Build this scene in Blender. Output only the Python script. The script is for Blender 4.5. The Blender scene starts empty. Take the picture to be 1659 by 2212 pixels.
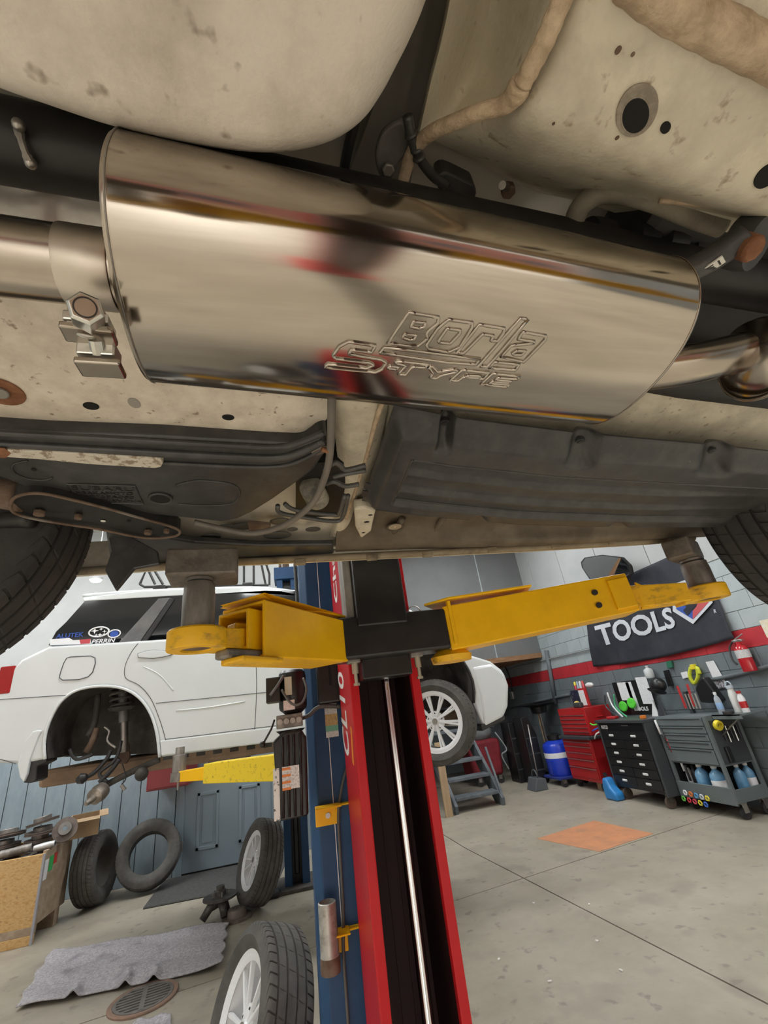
import bpy, bmesh, math, random
import numpy as np
from mathutils import Vector, Matrix

# ------------------------------------------------------------------ camera
FPX, CAM_H, YAW = 940.0, 1.5, 14.0          # focal length in px of a 1659x2212 frame, eye height, heading
ZEN = (535.0, -960.0)                       # vanishing point of the verticals
SC = bpy.context.scene
def _cam_basis():
    dx, dy = ZEN[0]-829.5, ZEN[1]-1106.0
    up = np.array([dx, -dy, -FPX]); up /= np.linalg.norm(up)
    f = np.array([0, 0, -1.0]); fh = f-up*f.dot(up); fh /= np.linalg.norm(fh)
    r = np.cross(fh, up)
    a = math.radians(YAW)
    Z = np.array([[math.cos(a), math.sin(a), 0], [-math.sin(a), math.cos(a), 0], [0, 0, 1]])
    return Z @ np.array([r, fh, up])
RC = _cam_basis()
cam_data = bpy.data.cameras.new('camera')
cam_data.sensor_fit = 'VERTICAL'; cam_data.sensor_height = 36.0
cam_data.lens = 36.0*FPX/2212.0
cam_data.clip_start = 0.02; cam_data.clip_end = 200
cam = bpy.data.objects.new('camera', cam_data)
SC.collection.objects.link(cam)
cam.matrix_world = Matrix([[*RC[0], 0], [*RC[1], 0], [*RC[2], CAM_H], [0, 0, 0, 1]])
SC.camera = cam

# ------------------------------------------------------------------ light
world = bpy.data.worlds.new('world'); SC.world = world
world.use_nodes = True
_bg = world.node_tree.nodes['Background']
_bg.inputs['Color'].default_value = (1.0, 0.97, 0.93, 1); _bg.inputs['Strength'].default_value = 1.25
sun_d = bpy.data.lights.new('sun', 'SUN'); sun_d.energy = 4.8; sun_d.angle = math.radians(2); sun_d.color = (1, .965, .91)
sun = bpy.data.objects.new('sun', sun_d); SC.collection.objects.link(sun)
sun.rotation_euler = Vector((0.12, 0.86, -0.515)).to_track_quat('-Z', 'Y').to_euler()
SC.view_settings.view_transform = 'Standard'
SC.view_settings.look = 'None'
SC.view_settings.gamma = 1.0
SC.view_settings.use_curve_mapping = False
SC.view_settings.exposure = 0.75
SC.cycles.max_bounces = 8
SC.cycles.diffuse_bounces = 5
SC.cycles.sample_clamp_indirect = 6.0
try:
    SC.cycles.use_denoising = True
except Exception:
    pass
# ------------------------------------------------------------------ measuring: a pixel of the photograph to a point on a known plane
def ray(px, py):
    return RC @ np.array([px-829.5, -(py-1106.0), -FPX])
def Pz(px, py, z):
    v = ray(px, py); t = (z-CAM_H)/v[2]; return Vector((v[0]*t, v[1]*t, z))
def Py(px, py, y):
    v = ray(px, py); t = y/v[1]; return Vector((v[0]*t, y, CAM_H+v[2]*t))
def Px(px, py, x):
    v = ray(px, py); t = x/v[0]; return Vector((x, v[1]*t, CAM_H+v[2]*t))
V = Vector
rnd = random.Random(7)

# ------------------------------------------------------------------ materials
MATS = {}
def mat(name, c, c2=None, rough=.5, metal=0., scale=8., bump=0., bscale=None, lo=.4, hi=.65, emit=None, aniso=0., trans=0., spec=None, coat=0., c3=None, s3=3., speck=None, stretch=None):
    if name in MATS: return MATS[name]
    m = bpy.data.materials.new(name); m.use_nodes = True
    nt = m.node_tree; n = nt.nodes; L = nt.links.new
    b = n['Principled BSDF']
    b.inputs['Base Color'].default_value = (*c, 1)
    b.inputs['Roughness'].default_value = rough; b.inputs['Metallic'].default_value = metal
    if spec is not None: b.inputs['Specular IOR Level'].default_value = spec
    if coat: b.inputs['Coat Weight'].default_value = coat; b.inputs['Coat Roughness'].default_value = .08
    if aniso: b.inputs['Anisotropic'].default_value = aniso
    if trans: b.inputs['Transmission Weight'].default_value = trans
    if emit:
        b.inputs['Emission Color'].default_value = (*emit[:3], 1); b.inputs['Emission Strength'].default_value = emit[3]
    if c2 or bump:
        tc = n.new('ShaderNodeTexCoord'); src = tc.outputs['Object']
        if stretch:
            mp = n.new('ShaderNodeMapping'); mp.inputs['Scale'].default_value = stretch; L(src, mp.inputs['Vector']); src = mp.outputs['Vector']
    if c2:
        t = n.new('ShaderNodeTexNoise'); t.inputs['Scale'].default_value = scale; t.inputs['Detail'].default_value = 6; t.inputs['Roughness'].default_value = .65
        L(src, t.inputs['Vector'])
        r = n.new('ShaderNodeValToRGB'); r.color_ramp.elements[0].position = lo; r.color_ramp.elements[1].position = hi
        r.color_ramp.elements[0].color = (*c, 1); r.color_ramp.elements[1].color = (*c2, 1)
        L(t.outputs['Fac'], r.inputs['Fac']); out = r.outputs['Color']
        if c3:
            t3 = n.new('ShaderNodeTexNoise'); t3.inputs['Scale'].default_value = s3; t3.inputs['Detail'].default_value = 4
            L(src, t3.inputs['Vector'])
            r3 = n.new('ShaderNodeValToRGB'); r3.color_ramp.elements[0].position = .55; r3.color_ramp.elements[1].position = .7
            r3.color_ramp.elements[0].color = (0, 0, 0, 1); r3.color_ramp.elements[1].color = (1, 1, 1, 1)
            L(t3.outputs['Fac'], r3.inputs['Fac'])
            mx = n.new('ShaderNodeMix'); mx.data_type = 'RGBA'
            L(r3.outputs['Color'], mx.inputs[0]); L(out, mx.inputs[6]); mx.inputs[7].default_value = (*c3, 1)
            out = mx.outputs[2]
        if speck:
            t4 = n.new('ShaderNodeTexNoise'); t4.inputs['Scale'].default_value = speck[1]; t4.inputs['Detail'].default_value = 3
            L(src, t4.inputs['Vector'])
            r4 = n.new('ShaderNodeValToRGB'); r4.color_ramp.elements[0].position = speck[2]; r4.color_ramp.elements[1].position = speck[2]+.08
            r4.color_ramp.elements[0].color = (0, 0, 0, 1); r4.color_ramp.elements[1].color = (1, 1, 1, 1)
            L(t4.outputs['Fac'], r4.inputs['Fac'])
            m4 = n.new('ShaderNodeMix'); m4.data_type = 'RGBA'
            L(r4.outputs['Color'], m4.inputs[0]); L(out, m4.inputs[6]); m4.inputs[7].default_value = (*speck[0], 1); out = m4.outputs[2]
        L(out, b.inputs['Base Color'])
    if bump:
        t = n.new('ShaderNodeTexNoise'); t.inputs['Scale'].default_value = bscale or scale*4; t.inputs['Detail'].default_value = 4
        L(src, t.inputs['Vector'])
        bp = n.new('ShaderNodeBump'); bp.inputs['Strength'].default_value = bump; bp.inputs['Distance'].default_value = .01
        L(t.outputs['Fac'], bp.inputs['Height']); L(bp.outputs['Normal'], b.inputs['Normal'])
    MATS[name] = m
    return m

UB = mat('underbody_paint', (.66, .61, .49), (.48, .435, .345), .5, scale=14, bump=.10, bscale=160, c3=(.72, .67, .54), s3=7, speck=((.36, .30, .22), 50, .64))
UBD = mat('underbody_dirty', (.135, .108, .075), (.085, .066, .046), .65, scale=9, bump=.15, bscale=90, c3=(.19, .155, .11), s3=5)
TANK = mat('pale_tank_paint', (.71, .66, .585), (.50, .45, .385), .5, scale=11, lo=.42, hi=.72, bump=.12, bscale=220, c3=(.75, .71, .64), s3=6, speck=((.36, .305, .25), 38, .63))
GUARD = mat('tank_guard_paint', (.72, .655, .56), (.53, .47, .39), .5, scale=22, lo=.35, hi=.7, bump=.12, bscale=170, c3=(.77, .71, .61), s3=8, speck=((.27, .21, .15), 70, .65))
SPECK = mat('speckled_zinc', (.60, .56, .48), (.28, .22, .16), .5, scale=70, lo=.5, hi=.6, bump=.1)
SEAL = mat('seam_sealer', (.60, .47, .33), (.40, .30, .20), .6, scale=40, bump=.35, bscale=120)
BLKP = mat('black_plastic', (.036, .036, .037), (.060, .060, .059), .38, scale=22, bump=.05, bscale=300, speck=((.16, .15, .14), 90, .72))
BLK = mat('black_paint', (.012, .012, .013), (.022, .021, .02), .5, scale=12)
HOLE = mat('dark_opening', (.006, .006, .006), None, .9)
RUB = mat('rubber', (.030, .030, .031), (.048, .046, .044), .75, scale=10, bump=.12, bscale=90)
RUBG = mat('dusty_rubber', (.070, .067, .062), (.11, .103, .093), .8, scale=7, bump=.1, bscale=60)
RUST = mat('rusty_steel', (.20, .085, .04), (.32, .15, .08), .8, .2, scale=30, bump=.3)
BRNR = mat('brown_rust', (.13, .085, .06), (.21, .15, .11), .8, .3, scale=18, bump=.2, c3=(.25, .22, .19), s3=9)
STEEL = mat('bare_steel', (.42, .40, .37), (.30, .28, .26), .35, .9, scale=10)
PLATEM = mat('grimy_steel_plate', (.12, .105, .09), (.22, .195, .165), .6, .4, scale=16, bump=.2, c3=(.15, .115, .09), s3=9)
ZINC = mat('zinc_plate', (.66, .66, .62), (.55, .55, .52), .28, .95, scale=12)
OLDST = mat('worn_steel', (.18, .165, .15), (.36, .34, .31), .5, .6, scale=16, bump=.15, stretch=(1, 1, .3))
STAIN = mat('brushed_stainless', (.50, .455, .40), (.41, .37, .32), .13, 1., scale=3, bump=.010, bscale=12, aniso=.4, stretch=(.15, 6, 6))
STAIN2 = mat('stainless_pipe', (.46, .41, .355), (.36, .315, .265), .2, 1., scale=6, bump=.03, bscale=20, stretch=(.4, 1, 1))
FOIL = mat('heat_shield', (.46, .44, .42), (.30, .28, .26), .38, .9, scale=7, bump=.5, bscale=9)
CHROME = mat('chrome', (.62, .62, .63), None, .12, 1.)

# ------------------------------------------------------------------ geometry
class MB:
    def __init__(s): s.v = []; s.f = []
    def add(s, vs, fs):
        o = len(s.v); s.v += [tuple(p) for p in vs]; s.f += [tuple(i+o for i in f) for f in fs]; return s
    def box(s, c, size, rot=None):
        hx, hy, hz = size[0]/2, size[1]/2, size[2]/2
        vs = [V((x, y, z)) for x in (-hx, hx) for y in (-hy, hy) for z in (-hz, hz)]
        if rot is not None: vs = [rot @ p for p in vs]
        c = V(c)
        return s.add([p+c for p in vs], [(0, 1, 3, 2), (4, 6, 7, 5), (0, 4, 5, 1), (2, 3, 7, 6), (0, 2, 6, 4), (1, 5, 7, 3)])
    def bb(s, a, b):
        return s.box([(a[i]+b[i])/2 for i in range(3)], [abs(b[i]-a[i]) for i in range(3)])
    def beam(s, a, b, w, h, up=(0, 0, 1)):
        a, b = V(a), V(b); d = (b-a); l = d.length; d.normalize(); u = V(up); sx = d.cross(u).normalized(); u = sx.cross(d)
        vs = []
        for p in (a, b):
            for i, j in ((-1, -1), (1, -1), (1, 1), (-1, 1)): vs.append(p+sx*(i*w/2)+u*(j*h/2))
        return s.add(vs, [(0, 3, 2, 1), (4, 5, 6, 7), (0, 1, 5, 4), (1, 2, 6, 5), (2, 3, 7, 6), (3, 0, 4, 7)])
    def prism(s, pts, vec):
        n = len(pts); pts = [V(p) for p in pts]; vec = V(vec)
        return s.add(pts+[p+vec for p in pts], [tuple(range(n)), tuple(range(2*n-1, n-1, -1))]+[((i+1) % n, i, i+n, (i+1) % n+n) for i in range(n)])
    def tube(s, path, r, seg=10, closed=False, cap=True):
        P_ = [V(p) for p in path]; n = len(P_); rings = []; prev = None
        for i, p in enumerate(P_):
            if closed: t = P_[(i+1) % n]-P_[i-1]
            else: t = P_[min(i+1, n-1)]-P_[max(i-1, 0)]
            t.normalize()
            if prev is None:
                a = V((0, 0, 1)) if abs(t.z) < .9 else V((1, 0, 0)); u = t.cross(a).normalized()
            else:
                u = prev-t*prev.dot(t); u = u.normalized() if u.length > 1e-6 else t.orthogonal().normalized()
            prev = u; w = t.cross(u); rr = r[i] if isinstance(r, (list, tuple)) else r
            rings.append([p+(u*math.cos(k*math.tau/seg)+w*math.sin(k*math.tau/seg))*rr for k in range(seg)])
        vs = [q for R_ in rings for q in R_]; fs = []
        for i in range(n if closed else n-1):
            j = (i+1) % n
            fs += [(i*seg+k, i*seg+(k+1) % seg, j*seg+(k+1) % seg, j*seg+k) for k in range(seg)]
        if cap and not closed: fs += [tuple(range(seg-1, -1, -1)), tuple((n-1)*seg+k for k in range(seg))]
        return s.add(vs, fs)
    def cyl(s, a, b, r, r2=None, seg=20): return s.tube([a, b], [r, r if r2 is None else r2], seg)
    def lathe(s, prof, o=(0, 0, 0), ax=(0, 0, 1), seg=32, closed=False):
        # prof: (radius, distance along the axis)
        o = V(o); ax = V(ax).normalized(); u = ax.orthogonal().normalized(); w = ax.cross(u); n = len(prof)
        vs = [o+ax*h+(u*math.cos(k*math.tau/seg)+w*math.sin(k*math.tau/seg))*r for r, h in prof for k in range(seg)]
        fs = []
        for i in range(n if closed else n-1):
            j = (i+1) % n
            fs += [(i*seg+k, i*seg+(k+1) % seg, j*seg+(k+1) % seg, j*seg+k) for k in range(seg)]
        if not closed:
            if prof[0][0] > 1e-5: fs.append(tuple(range(seg-1, -1, -1)))
            if prof[-1][0] > 1e-5: fs.append(tuple((n-1)*seg+k for k in range(seg)))
        return s.add(vs, fs)
    def sphere(s, c, r, seg=16, sc=(1, 1, 1)):
        c = V(c); rings = seg//2; vs = []; fs = []
        for i in range(rings+1):
            a = math.pi*i/rings
            for k in range(seg):
                b = math.tau*k/seg
                vs.append(c+V((math.sin(a)*math.cos(b)*r*sc[0], math.sin(a)*math.sin(b)*r*sc[1], math.cos(a)*r*sc[2])))
        for i in range(rings):
            fs += [(i*seg+k, (i+1)*seg+k, (i+1)*seg+(k+1) % seg, i*seg+(k+1) % seg) for k in range(seg)]
        return s.add(vs, fs)
    def grid(s, fn, nu, nv, thick=None):
        vs = [V(fn(i/nu, j/nv)) for j in range(nv+1) for i in range(nu+1)]
        fs = [(j*(nu+1)+i, j*(nu+1)+i+1, (j+1)*(nu+1)+i+1, (j+1)*(nu+1)+i) for j in range(nv) for i in range(nu)]
        if thick is not None:
            t = V(thick); o = len(vs); vs = vs+[p+t for p in vs]; fs = fs+[tuple(o+k for k in reversed(f)) for f in fs]
            edge = [i for i in range(nu+1)]+[(j)*(nu+1)+nu for j in range(1, nv+1)]+[nv*(nu+1)+i for i in range(nu-1, -1, -1)]+[j*(nu+1) for j in range(nv-1, 0, -1)]
            m = len(edge)
            fs += [(edge[(k+1) % m], edge[k], edge[k]+o, edge[(k+1) % m]+o) for k in range(m)]
        return s.add(vs, fs)
    def build(s, name, m, parent=None, smooth=False, bevel=0, bseg=2, subsurf=0, kind=None, local=False):
        me = bpy.data.meshes.new(name)
        off = V((0, 0, 0))
        if parent is not None and not local:
            q = parent
            while q is not None: off = off+q.location; q = q.parent
        me.from_pydata([V(p)-off for p in s.v], [], s.f); me.validate(); me.update()
        bm = bmesh.new(); bm.from_mesh(me); bmesh.ops.recalc_face_normals(bm, faces=bm.faces); bm.to_mesh(me); bm.free()
        me.materials.append(m)
        if smooth:
            me.polygons.foreach_set('use_smooth', [True]*len(me.polygons))
            if smooth != 'all':
                try: me.set_sharp_from_angle(angle=math.radians(40 if smooth is True else smooth))
                except Exception: pass
        o = bpy.data.objects.new(name, me); SC.collection.objects.link(o)
        if parent is not None: o.parent = parent
        if bevel:
            b = o.modifiers.new('bevel', 'BEVEL'); b.width = bevel; b.segments = bseg; b.limit_method = 'ANGLE'; b.angle_limit = math.radians(35)
        if subsurf:
            q = o.modifiers.new('subsurf', 'SUBSURF'); q.levels = subsurf; q.render_levels = subsurf
        if kind: o['kind'] = kind
        return o
def T(name, label, cat, loc=(0, 0, 0), group=None, kind=None):
    o = bpy.data.objects.new(name, None); SC.collection.objects.link(o); o.location = loc; o.empty_display_size = .1
    return tag(o, label, cat, group, kind)
def tag(o, label, cat=None, group=None, kind=None):
    o['label'] = label
    if cat: o['category'] = cat
    if group: o['group'] = group
    if kind: o['kind'] = kind
    return o
def lab(o, l): o['label'] = l; return o
def struct(o, label=None):
    o['kind'] = 'structure'
    if label: o['label'] = label
    return o
def inst(src, loc=None, parent=None, rot=None, scale=None, name=None):
    o = src.copy(); SC.collection.objects.link(o)
    if parent is not None: o.parent = parent
    if loc is not None: o.location = loc
    if rot is not None: o.rotation_euler = rot
    if scale is not None: o.scale = scale
    return o
def copy_tree(o, parent=None):
    c = o.copy(); SC.collection.objects.link(c); c.parent = parent
    for ch in list(o.children): copy_tree(ch, c)
    return c
def smoothpath(pts, n=8):
    P_ = [V(p) for p in pts]; out = []
    for i in range(len(P_)-1):
        p0, p1, p2, p3 = P_[max(i-1, 0)], P_[i], P_[i+1], P_[min(i+2, len(P_)-1)]
        for k in range(n):
            t = k/n
            out.append(.5*((2*p1)+(p2-p0)*t+(2*p0-5*p1+4*p2-p3)*t*t+(3*p1-p0-3*p2+p3)*t**3))
    out.append(P_[-1]); return out
def spline_grid(rows, n=6):
    """rows of control points (world) -> dense smooth grid (rows of points)"""
    rr = [smoothpath(r, n) for r in rows]
    cols = [smoothpath([r[i] for r in rr], n) for i in range(len(rr[0]))]
    return [[cols[i][j] for i in range(len(cols))] for j in range(len(cols[0]))]
def patch(name, rows, m, parent, n=6, thick=(0, 0, .01), disp=None, smooth='all'):
    g = spline_grid(rows, n); nv = len(g)-1; nu = len(g[0])-1; mb = MB()
    def fn(u, v):
        p = V(g[round(v*nv)][round(u*nu)])
        if disp: p = p+V((0, 0, disp(u, v)))
        return p
    mb.grid(fn, nu, nv, thick)
    return mb.build(name, m, parent, smooth=60)
def pillow(name, outline, z, depth, rnd_, m, parent, steps=7):
    """rounded-edge body seen from below: outline (XY) at z, edges curling up by depth with roundness rnd_"""
    c = sum((V(p) for p in outline), V((0, 0, 0)))/len(outline); n = len(outline); mb = MB(); vs = []; fs = []
    prof = []
    for k in range(steps+1):
        a = math.pi/2*k/steps
        prof.append((1-rnd_*(1-math.sin(a)), depth*(1-math.cos(a))))
    prof.append((1, depth+.08))
    for sc_, dz in prof:
        for p in outline:
            q = c+(V(p)-c)*sc_; vs.append(V((q.x, q.y, z+dz)))
    for i in range(len(prof)-1):
        fs += [(i*n+k, i*n+(k+1) % n, (i+1)*n+(k+1) % n, (i+1)*n+k) for k in range(n)]
    vs.append(V((c.x, c.y, z-.004))); fs += [(k, (k+1) % n, len(vs)-1) for k in range(n)]
    fs.append(tuple((len(prof)-1)*n+k for k in range(n)))
    mb.add(vs, fs)
    return mb.build(name, m, parent, smooth='all')
def slab(name, pix, z, thick, m, parent, bevel=.004, bseg=2, smooth=False, n=0, kind=None):
    """outline measured in the photograph, put on the level z and given its thickness upward"""
    pts = [Pz(a, b, z) for a, b in pix]
    if n: pts = smoothpath(pts+[pts[0]], n)[:-1]
    return MB().prism(pts, (0, 0, thick)).build(name, m, parent, bevel=bevel, bseg=bseg, smooth=smooth, kind=kind)
def disc(name, px, py, z, r, m, parent, th=.006, seg=24, sy=1., rot=0.):
    c = Pz(px, py, z); pts = []
    for k in range(seg):
        a = math.tau*k/seg; x, y = math.cos(a)*r, math.sin(a)*r*sy
        pts.append(c+V((x*math.cos(rot)-y*math.sin(rot), x*math.sin(rot)+y*math.cos(rot), 0)))
    return MB().prism(pts, (0, 0, -th)).build(name, m, parent, bevel=min(.002, th*.4))
_fonts = {}
def text_mesh(body, size, extrude=0., spacing=1., shear=0., bold=0.):
    cu = bpy.data.curves.new('t', 'FONT'); cu.body = body; cu.size = size; cu.extrude = extrude; cu.resolution_u = 3
    cu.space_character = spacing; cu.shear = shear; cu.offset = bold
    ob = bpy.data.objects.new('t', cu); SC.collection.objects.link(ob)
    dg = bpy.context.evaluated_depsgraph_get(); ev = ob.evaluated_get(dg); me = ev.to_mesh()
    vs = [V(v.co) for v in me.vertices]; fs = [tuple(p.vertices) for p in me.polygons]
    ev.to_mesh_clear(); bpy.data.objects.remove(ob); bpy.data.curves.remove(cu)
    return vs, fs
def text(name, body, o, ux, uy, size, m, parent, ext=.001, fit=None, shear=0., bold=0., label=None):
    """flat lettering: o = lower left, ux / uy = unit directions of the line and of the letters' height; fit = (width, height)"""
    vs, fs = text_mesh(body, 1.0, 0, shear=shear, bold=bold)
    x0 = min(v.x for v in vs); x1 = max(v.x for v in vs); y0 = min(v.y for v in vs); y1 = max(v.y for v in vs)
    kx, ky = (fit[0]/(x1-x0), fit[1]/(y1-y0)) if fit else (size, size)
    ux, uy = V(ux).normalized(), V(uy).normalized(); nn = ux.cross(uy).normalized()
    w = [V(o)+ux*((v.x-x0)*kx)+uy*((v.y-y0)*ky) for v in vs]
    mb = MB(); n = len(w)
    # front face, back face and the edges between
    from collections import Counter
    ec = Counter()
    for f in fs:
        for i in range(len(f)): ec[tuple(sorted((f[i], f[(i+1) % len(f)])))] += 1
    side = [(a, b, b+n, a+n) for (a, b), k in ec.items() if k == 1]
    mb.add([p+nn*ext for p in w]+w, fs+side)
    ob = mb.build(name, m, parent)
    if label: ob['label'] = label
    return ob
# ------------------------------------------------------------------ the room
CONC = mat('concrete', (.30, .27, .21), (.40, .362, .29), .5, scale=1.6, bump=.06, bscale=40, lo=.35, hi=.7, c3=(.28, .25, .20), s3=2.6, speck=((.24, .21, .17), 9, .62))
CONC_OUT = mat('outdoor_concrete', (.48, .45, .40), (.42, .40, .36), .8, scale=1.)
JOINT = mat('joint_dirt', (.045, .04, .035), None, .9)
W_GREY = mat('grey_block_paint', (.14, .165, .178), (.16, .187, .20), .5, scale=3, bump=.1, bscale=60)
W_RED = mat('red_stripe_paint', (.50, .035, .045), (.42, .03, .04), .5, scale=3, bump=.1, bscale=60)
W_LIGHT = mat('light_block_paint', (.40, .45, .46), (.36, .41, .42), .5, scale=3, bump=.1, bscale=60)
W_MORT = mat('mortar', (.24, .26, .27), None, .7)
W_WHITE = mat('white_wall_paint', (.44, .455, .45), (.40, .415, .41), .6, scale=2)
CEILM = mat('ceiling_paint', (.60, .60, .57), None, .8)
PLANKM = mat('blue_grey_plank_paint', (.23, .29, .33), (.28, .345, .385), .45, scale=9, bump=.25, bscale=22, stretch=(1, 1, .35))
GROOVE = mat('plank_groove', (.03, .036, .042), None, .9)
MEZZ = mat('dark_grey_panel', (.15, .156, .156), (.13, .136, .136), .6, scale=2)
WOODB = mat('brown_timber', (.22, .11, .05), (.30, .17, .085), .7, scale=5, stretch=(1, 6, 6))
DOORM = mat('door_paint', (.23, .295, .34), None, .4)
STAIRM = mat('stair_paint', (.085, .10, .115), (.14, .155, .165), .6, scale=8, bump=.1)
PINE = mat('pine_board', (.45, .32, .19), (.38, .26, .15), .7, scale=6, stretch=(6, 6, .6))

XR, YB, ZC = 4.95, 7.02, 4.6
fl = struct(MB().bb((-7.2, -5.2, -.2), (5.2, 11.2, -.012)).build('floor', JOINT), 'stained grey concrete floor with sawn joints')
# slabs between the sawn joints
J1 = [V((1.52, 11.2, 0)), V((1.80, 5.72, 0)), V((2.15, 2.5, 0)), V((2.95, -5.2, 0))]
def jx(y):
    for a, b in zip(J1[:-1], J1[1:]):
        if b.y <= y <= a.y: return a.x+(b.x-a.x)*(y-a.y)/(b.y-a.y)
    return 2.
def jy(x): return 4.447+(x-1.187)*.155
g_ = .006
def slab4(pts):
    c = MB().prism([V(p)-V((0, 0, .012)) for p in pts], (0, 0, .012)).build('slab', CONC, fl); return c
jc = V((jx(jy(1.93)), 0, 0)); jc.y = jy(jc.x)
slab4([(-7.2, jy(-7.2)+g_, 0), (jc.x-g_, jc.y+g_, 0), (1.80-g_, 5.72, 0), (1.52-g_, 11.2, 0), (-7.2, 11.2, 0)])
slab4([(jc.x+g_, jc.y+g_, 0), (5.2, jy(5.2)+g_, 0), (5.2, 11.2, 0), (1.52+g_, 11.2, 0), (1.80+g_, 5.72, 0)])
slab4([(-7.2, -5.2, 0), (2.95-g_, -5.2, 0), (2.15-g_, 2.5, 0), (jc.x-g_, jc.y-g_, 0), (-7.2, jy(-7.2)-g_, 0)])
slab4([(2.95+g_, -5.2, 0), (5.2, -5.2, 0), (5.2, jy(5.2)-g_, 0), (jc.x+g_, jc.y-g_, 0), (2.15+g_, 2.5, 0)])
ap = struct(MB().bb((-30, -40, -.3), (30, -5.2, -.01)).build('ground_outside', CONC_OUT), 'pale concrete apron outside the open bay')
bo = struct(MB().bb((-26, -22, 0), (26, -21, 6.5)).build('wall_reflection_blocker', mat('blocker_brick', (.30, .13, .10), (.24, .10, .08), .8, scale=2)), 'unseen brick building added outside the bay to darken the muffler reflection')  # unseen building added to darken and redden the sky mirrored in the muffler
MB().bb((-26.2, -22.2, 6.5), (26.2, -20.8, 6.8)).build('blocker_roof_edge', W_WHITE, bo)
for k in range(9): MB().bb((-22+k*5, -21.03, 1.6), (-19.6+k*5, -20.99, 3.6)).build('blocker_window', mat('blocker_glass', (.05, .06, .07), None, .1), bo)
patch_pts = [Pz(1160, 1812, 0), Pz(1295, 1840, 0), Pz(1412, 1801, 0), Pz(1283, 1773, 0)]
ORP = mat('orange_floor_paint', (.62, .27, .13), (.50, .23, .12), .55, scale=5, c3=(.42, .22, .13), s3=4)
o = MB().prism([p+V((0, 0, .0)) for p in patch_pts], (0, 0, .0025)).build('floor_patch', ORP)
tag(o, 'worn orange patch on the bare concrete floor', 'floor patch')

# right wall: painted block work
wr = struct(MB().bb((XR, -5.2, 0), (XR+.2, 11.2, ZC)).build('wall_right', W_MORT), 'block wall, grey below, red stripe, light grey above')
bl = {}
for nm, m_ in (('g', W_GREY), ('r', W_RED), ('l', W_LIGHT)):
    bl[nm] = MB().bb((-.006, -.1975, -.0975), (.012, .1975, .0975)).build('block', m_, wr, bevel=.003, local=True)
used = set()
for row in range(13):
    k = 'g' if row < 8 else ('r' if row == 8 else 'l')
    for i in range(20):
        y = 2.9+i*.4+(.2 if row % 2 else 0)
        if y > 10.9: continue
        loc = (XR-.006, y, .1+row*.2)
        if k not in used: used.add(k); bl[k].location = loc
        else: inst(bl[k], loc, wr)
for i in range(10):
    y0 = 1.0+i*1.0
    MB().bb((XR-.02, y0+.006, 2.6), (XR, y0+.994, ZC)).build('panel', W_WHITE, wr, bevel=.006)

# back wall of painted planks with the door
wb = struct(MB().bb((-7.2, YB, 0), (.7, YB+.2, ZC)).build('wall_back', GROOVE), 'blue grey plank wall with a door, pale above')
D0, D1 = -1.40, -.32
x = -7.1; proto = {}
while x < .66:
    w = .215
    a, b = x+.004, min(x+w, .7)-.004
    pieces = []
    if b < D0-.07 or a > D1+.07: pieces = [(a, b, 0, 2.6)]
    else:
        pieces = [(a, b, 2.155, 2.6)]
        if a < D0-.07: pieces.append((a, D0-.07, 0, 2.155))
        if b > D1+.07: pieces.append((D1+.07, b, 0, 2.155))
    for a, b, z0, z1 in pieces:
        MB().bb((a, YB-.016, z0), (b, YB, z1)).build('plank', PLANKM, wb, bevel=.004)
    x += w
MB().bb((-7.2, YB-.01, 2.6), (.7, YB, ZC)).build('upper_panel', W_WHITE, wb)
MB().bb((-7.2, YB-.03, 2.56), (.7, YB, 2.63)).build('ledge', W_WHITE, wb, bevel=.004)
# door
dr = struct(MB().bb((D0, YB-.03, .02), (D1, YB+.01, 2.08)).build('door_1', DOORM), 'blue grey panelled door with a small window')
for a, b, c, d in ((D0-.07, D0, 0, 2.15), (D1, D1+.07, 0, 2.15), (D0-.07, D1+.07, 2.08, 2.15)):
    MB().bb((a, YB-.05, c), (b, YB, d)).build('door_frame', DOORM, dr, bevel=.006)
dw = D1-D0
for k in range(2):
    a = D0+.15+k*(dw*.5-.03); b = a+dw*.5-.27
    for (i0, i1, j0, j1) in ((a, b, .22, .26), (a, b, .80, .84), (a, a+.04, .22, .84), (b-.04, b, .22, .84)):
        MB().bb((i0, YB-.042, j0), (i1, YB-.03, j1)).build('panel_moulding', DOORM, dr, bevel=.008)
    MB().bb((a+.07, YB-.038, .29), (b-.07, YB-.03, .77)).build('raised_panel', DOORM, dr, bevel=.007)
MB().bb((D0+.22, YB-.045, 1.04), (D1-.22, YB-.03, 1.90)).build('window_frame', DOORM, dr, bevel=.006)
MB().bb((D0+.27, YB-.05, 1.09), (D1-.27, YB-.044, 1.85)).build('pane', mat('dark_door_glass', (.03, .04, .045), None, .08), dr)
hd = MB(); hd.cyl((D1-.09, YB-.03, 1.0), (D1-.09, YB-.06, 1.0), .028); hd.sphere((D1-.09, YB-.085, 1.0), .032)
hd.build('handle', ZINC, dr, smooth=True)
for z in (.3, 1.1, 1.85): MB().cyl((D0+.0, YB-.055, z-.05), (D0+.0, YB-.055, z+.05), .012, seg=8).build('hinge', STEEL, dr)

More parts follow.
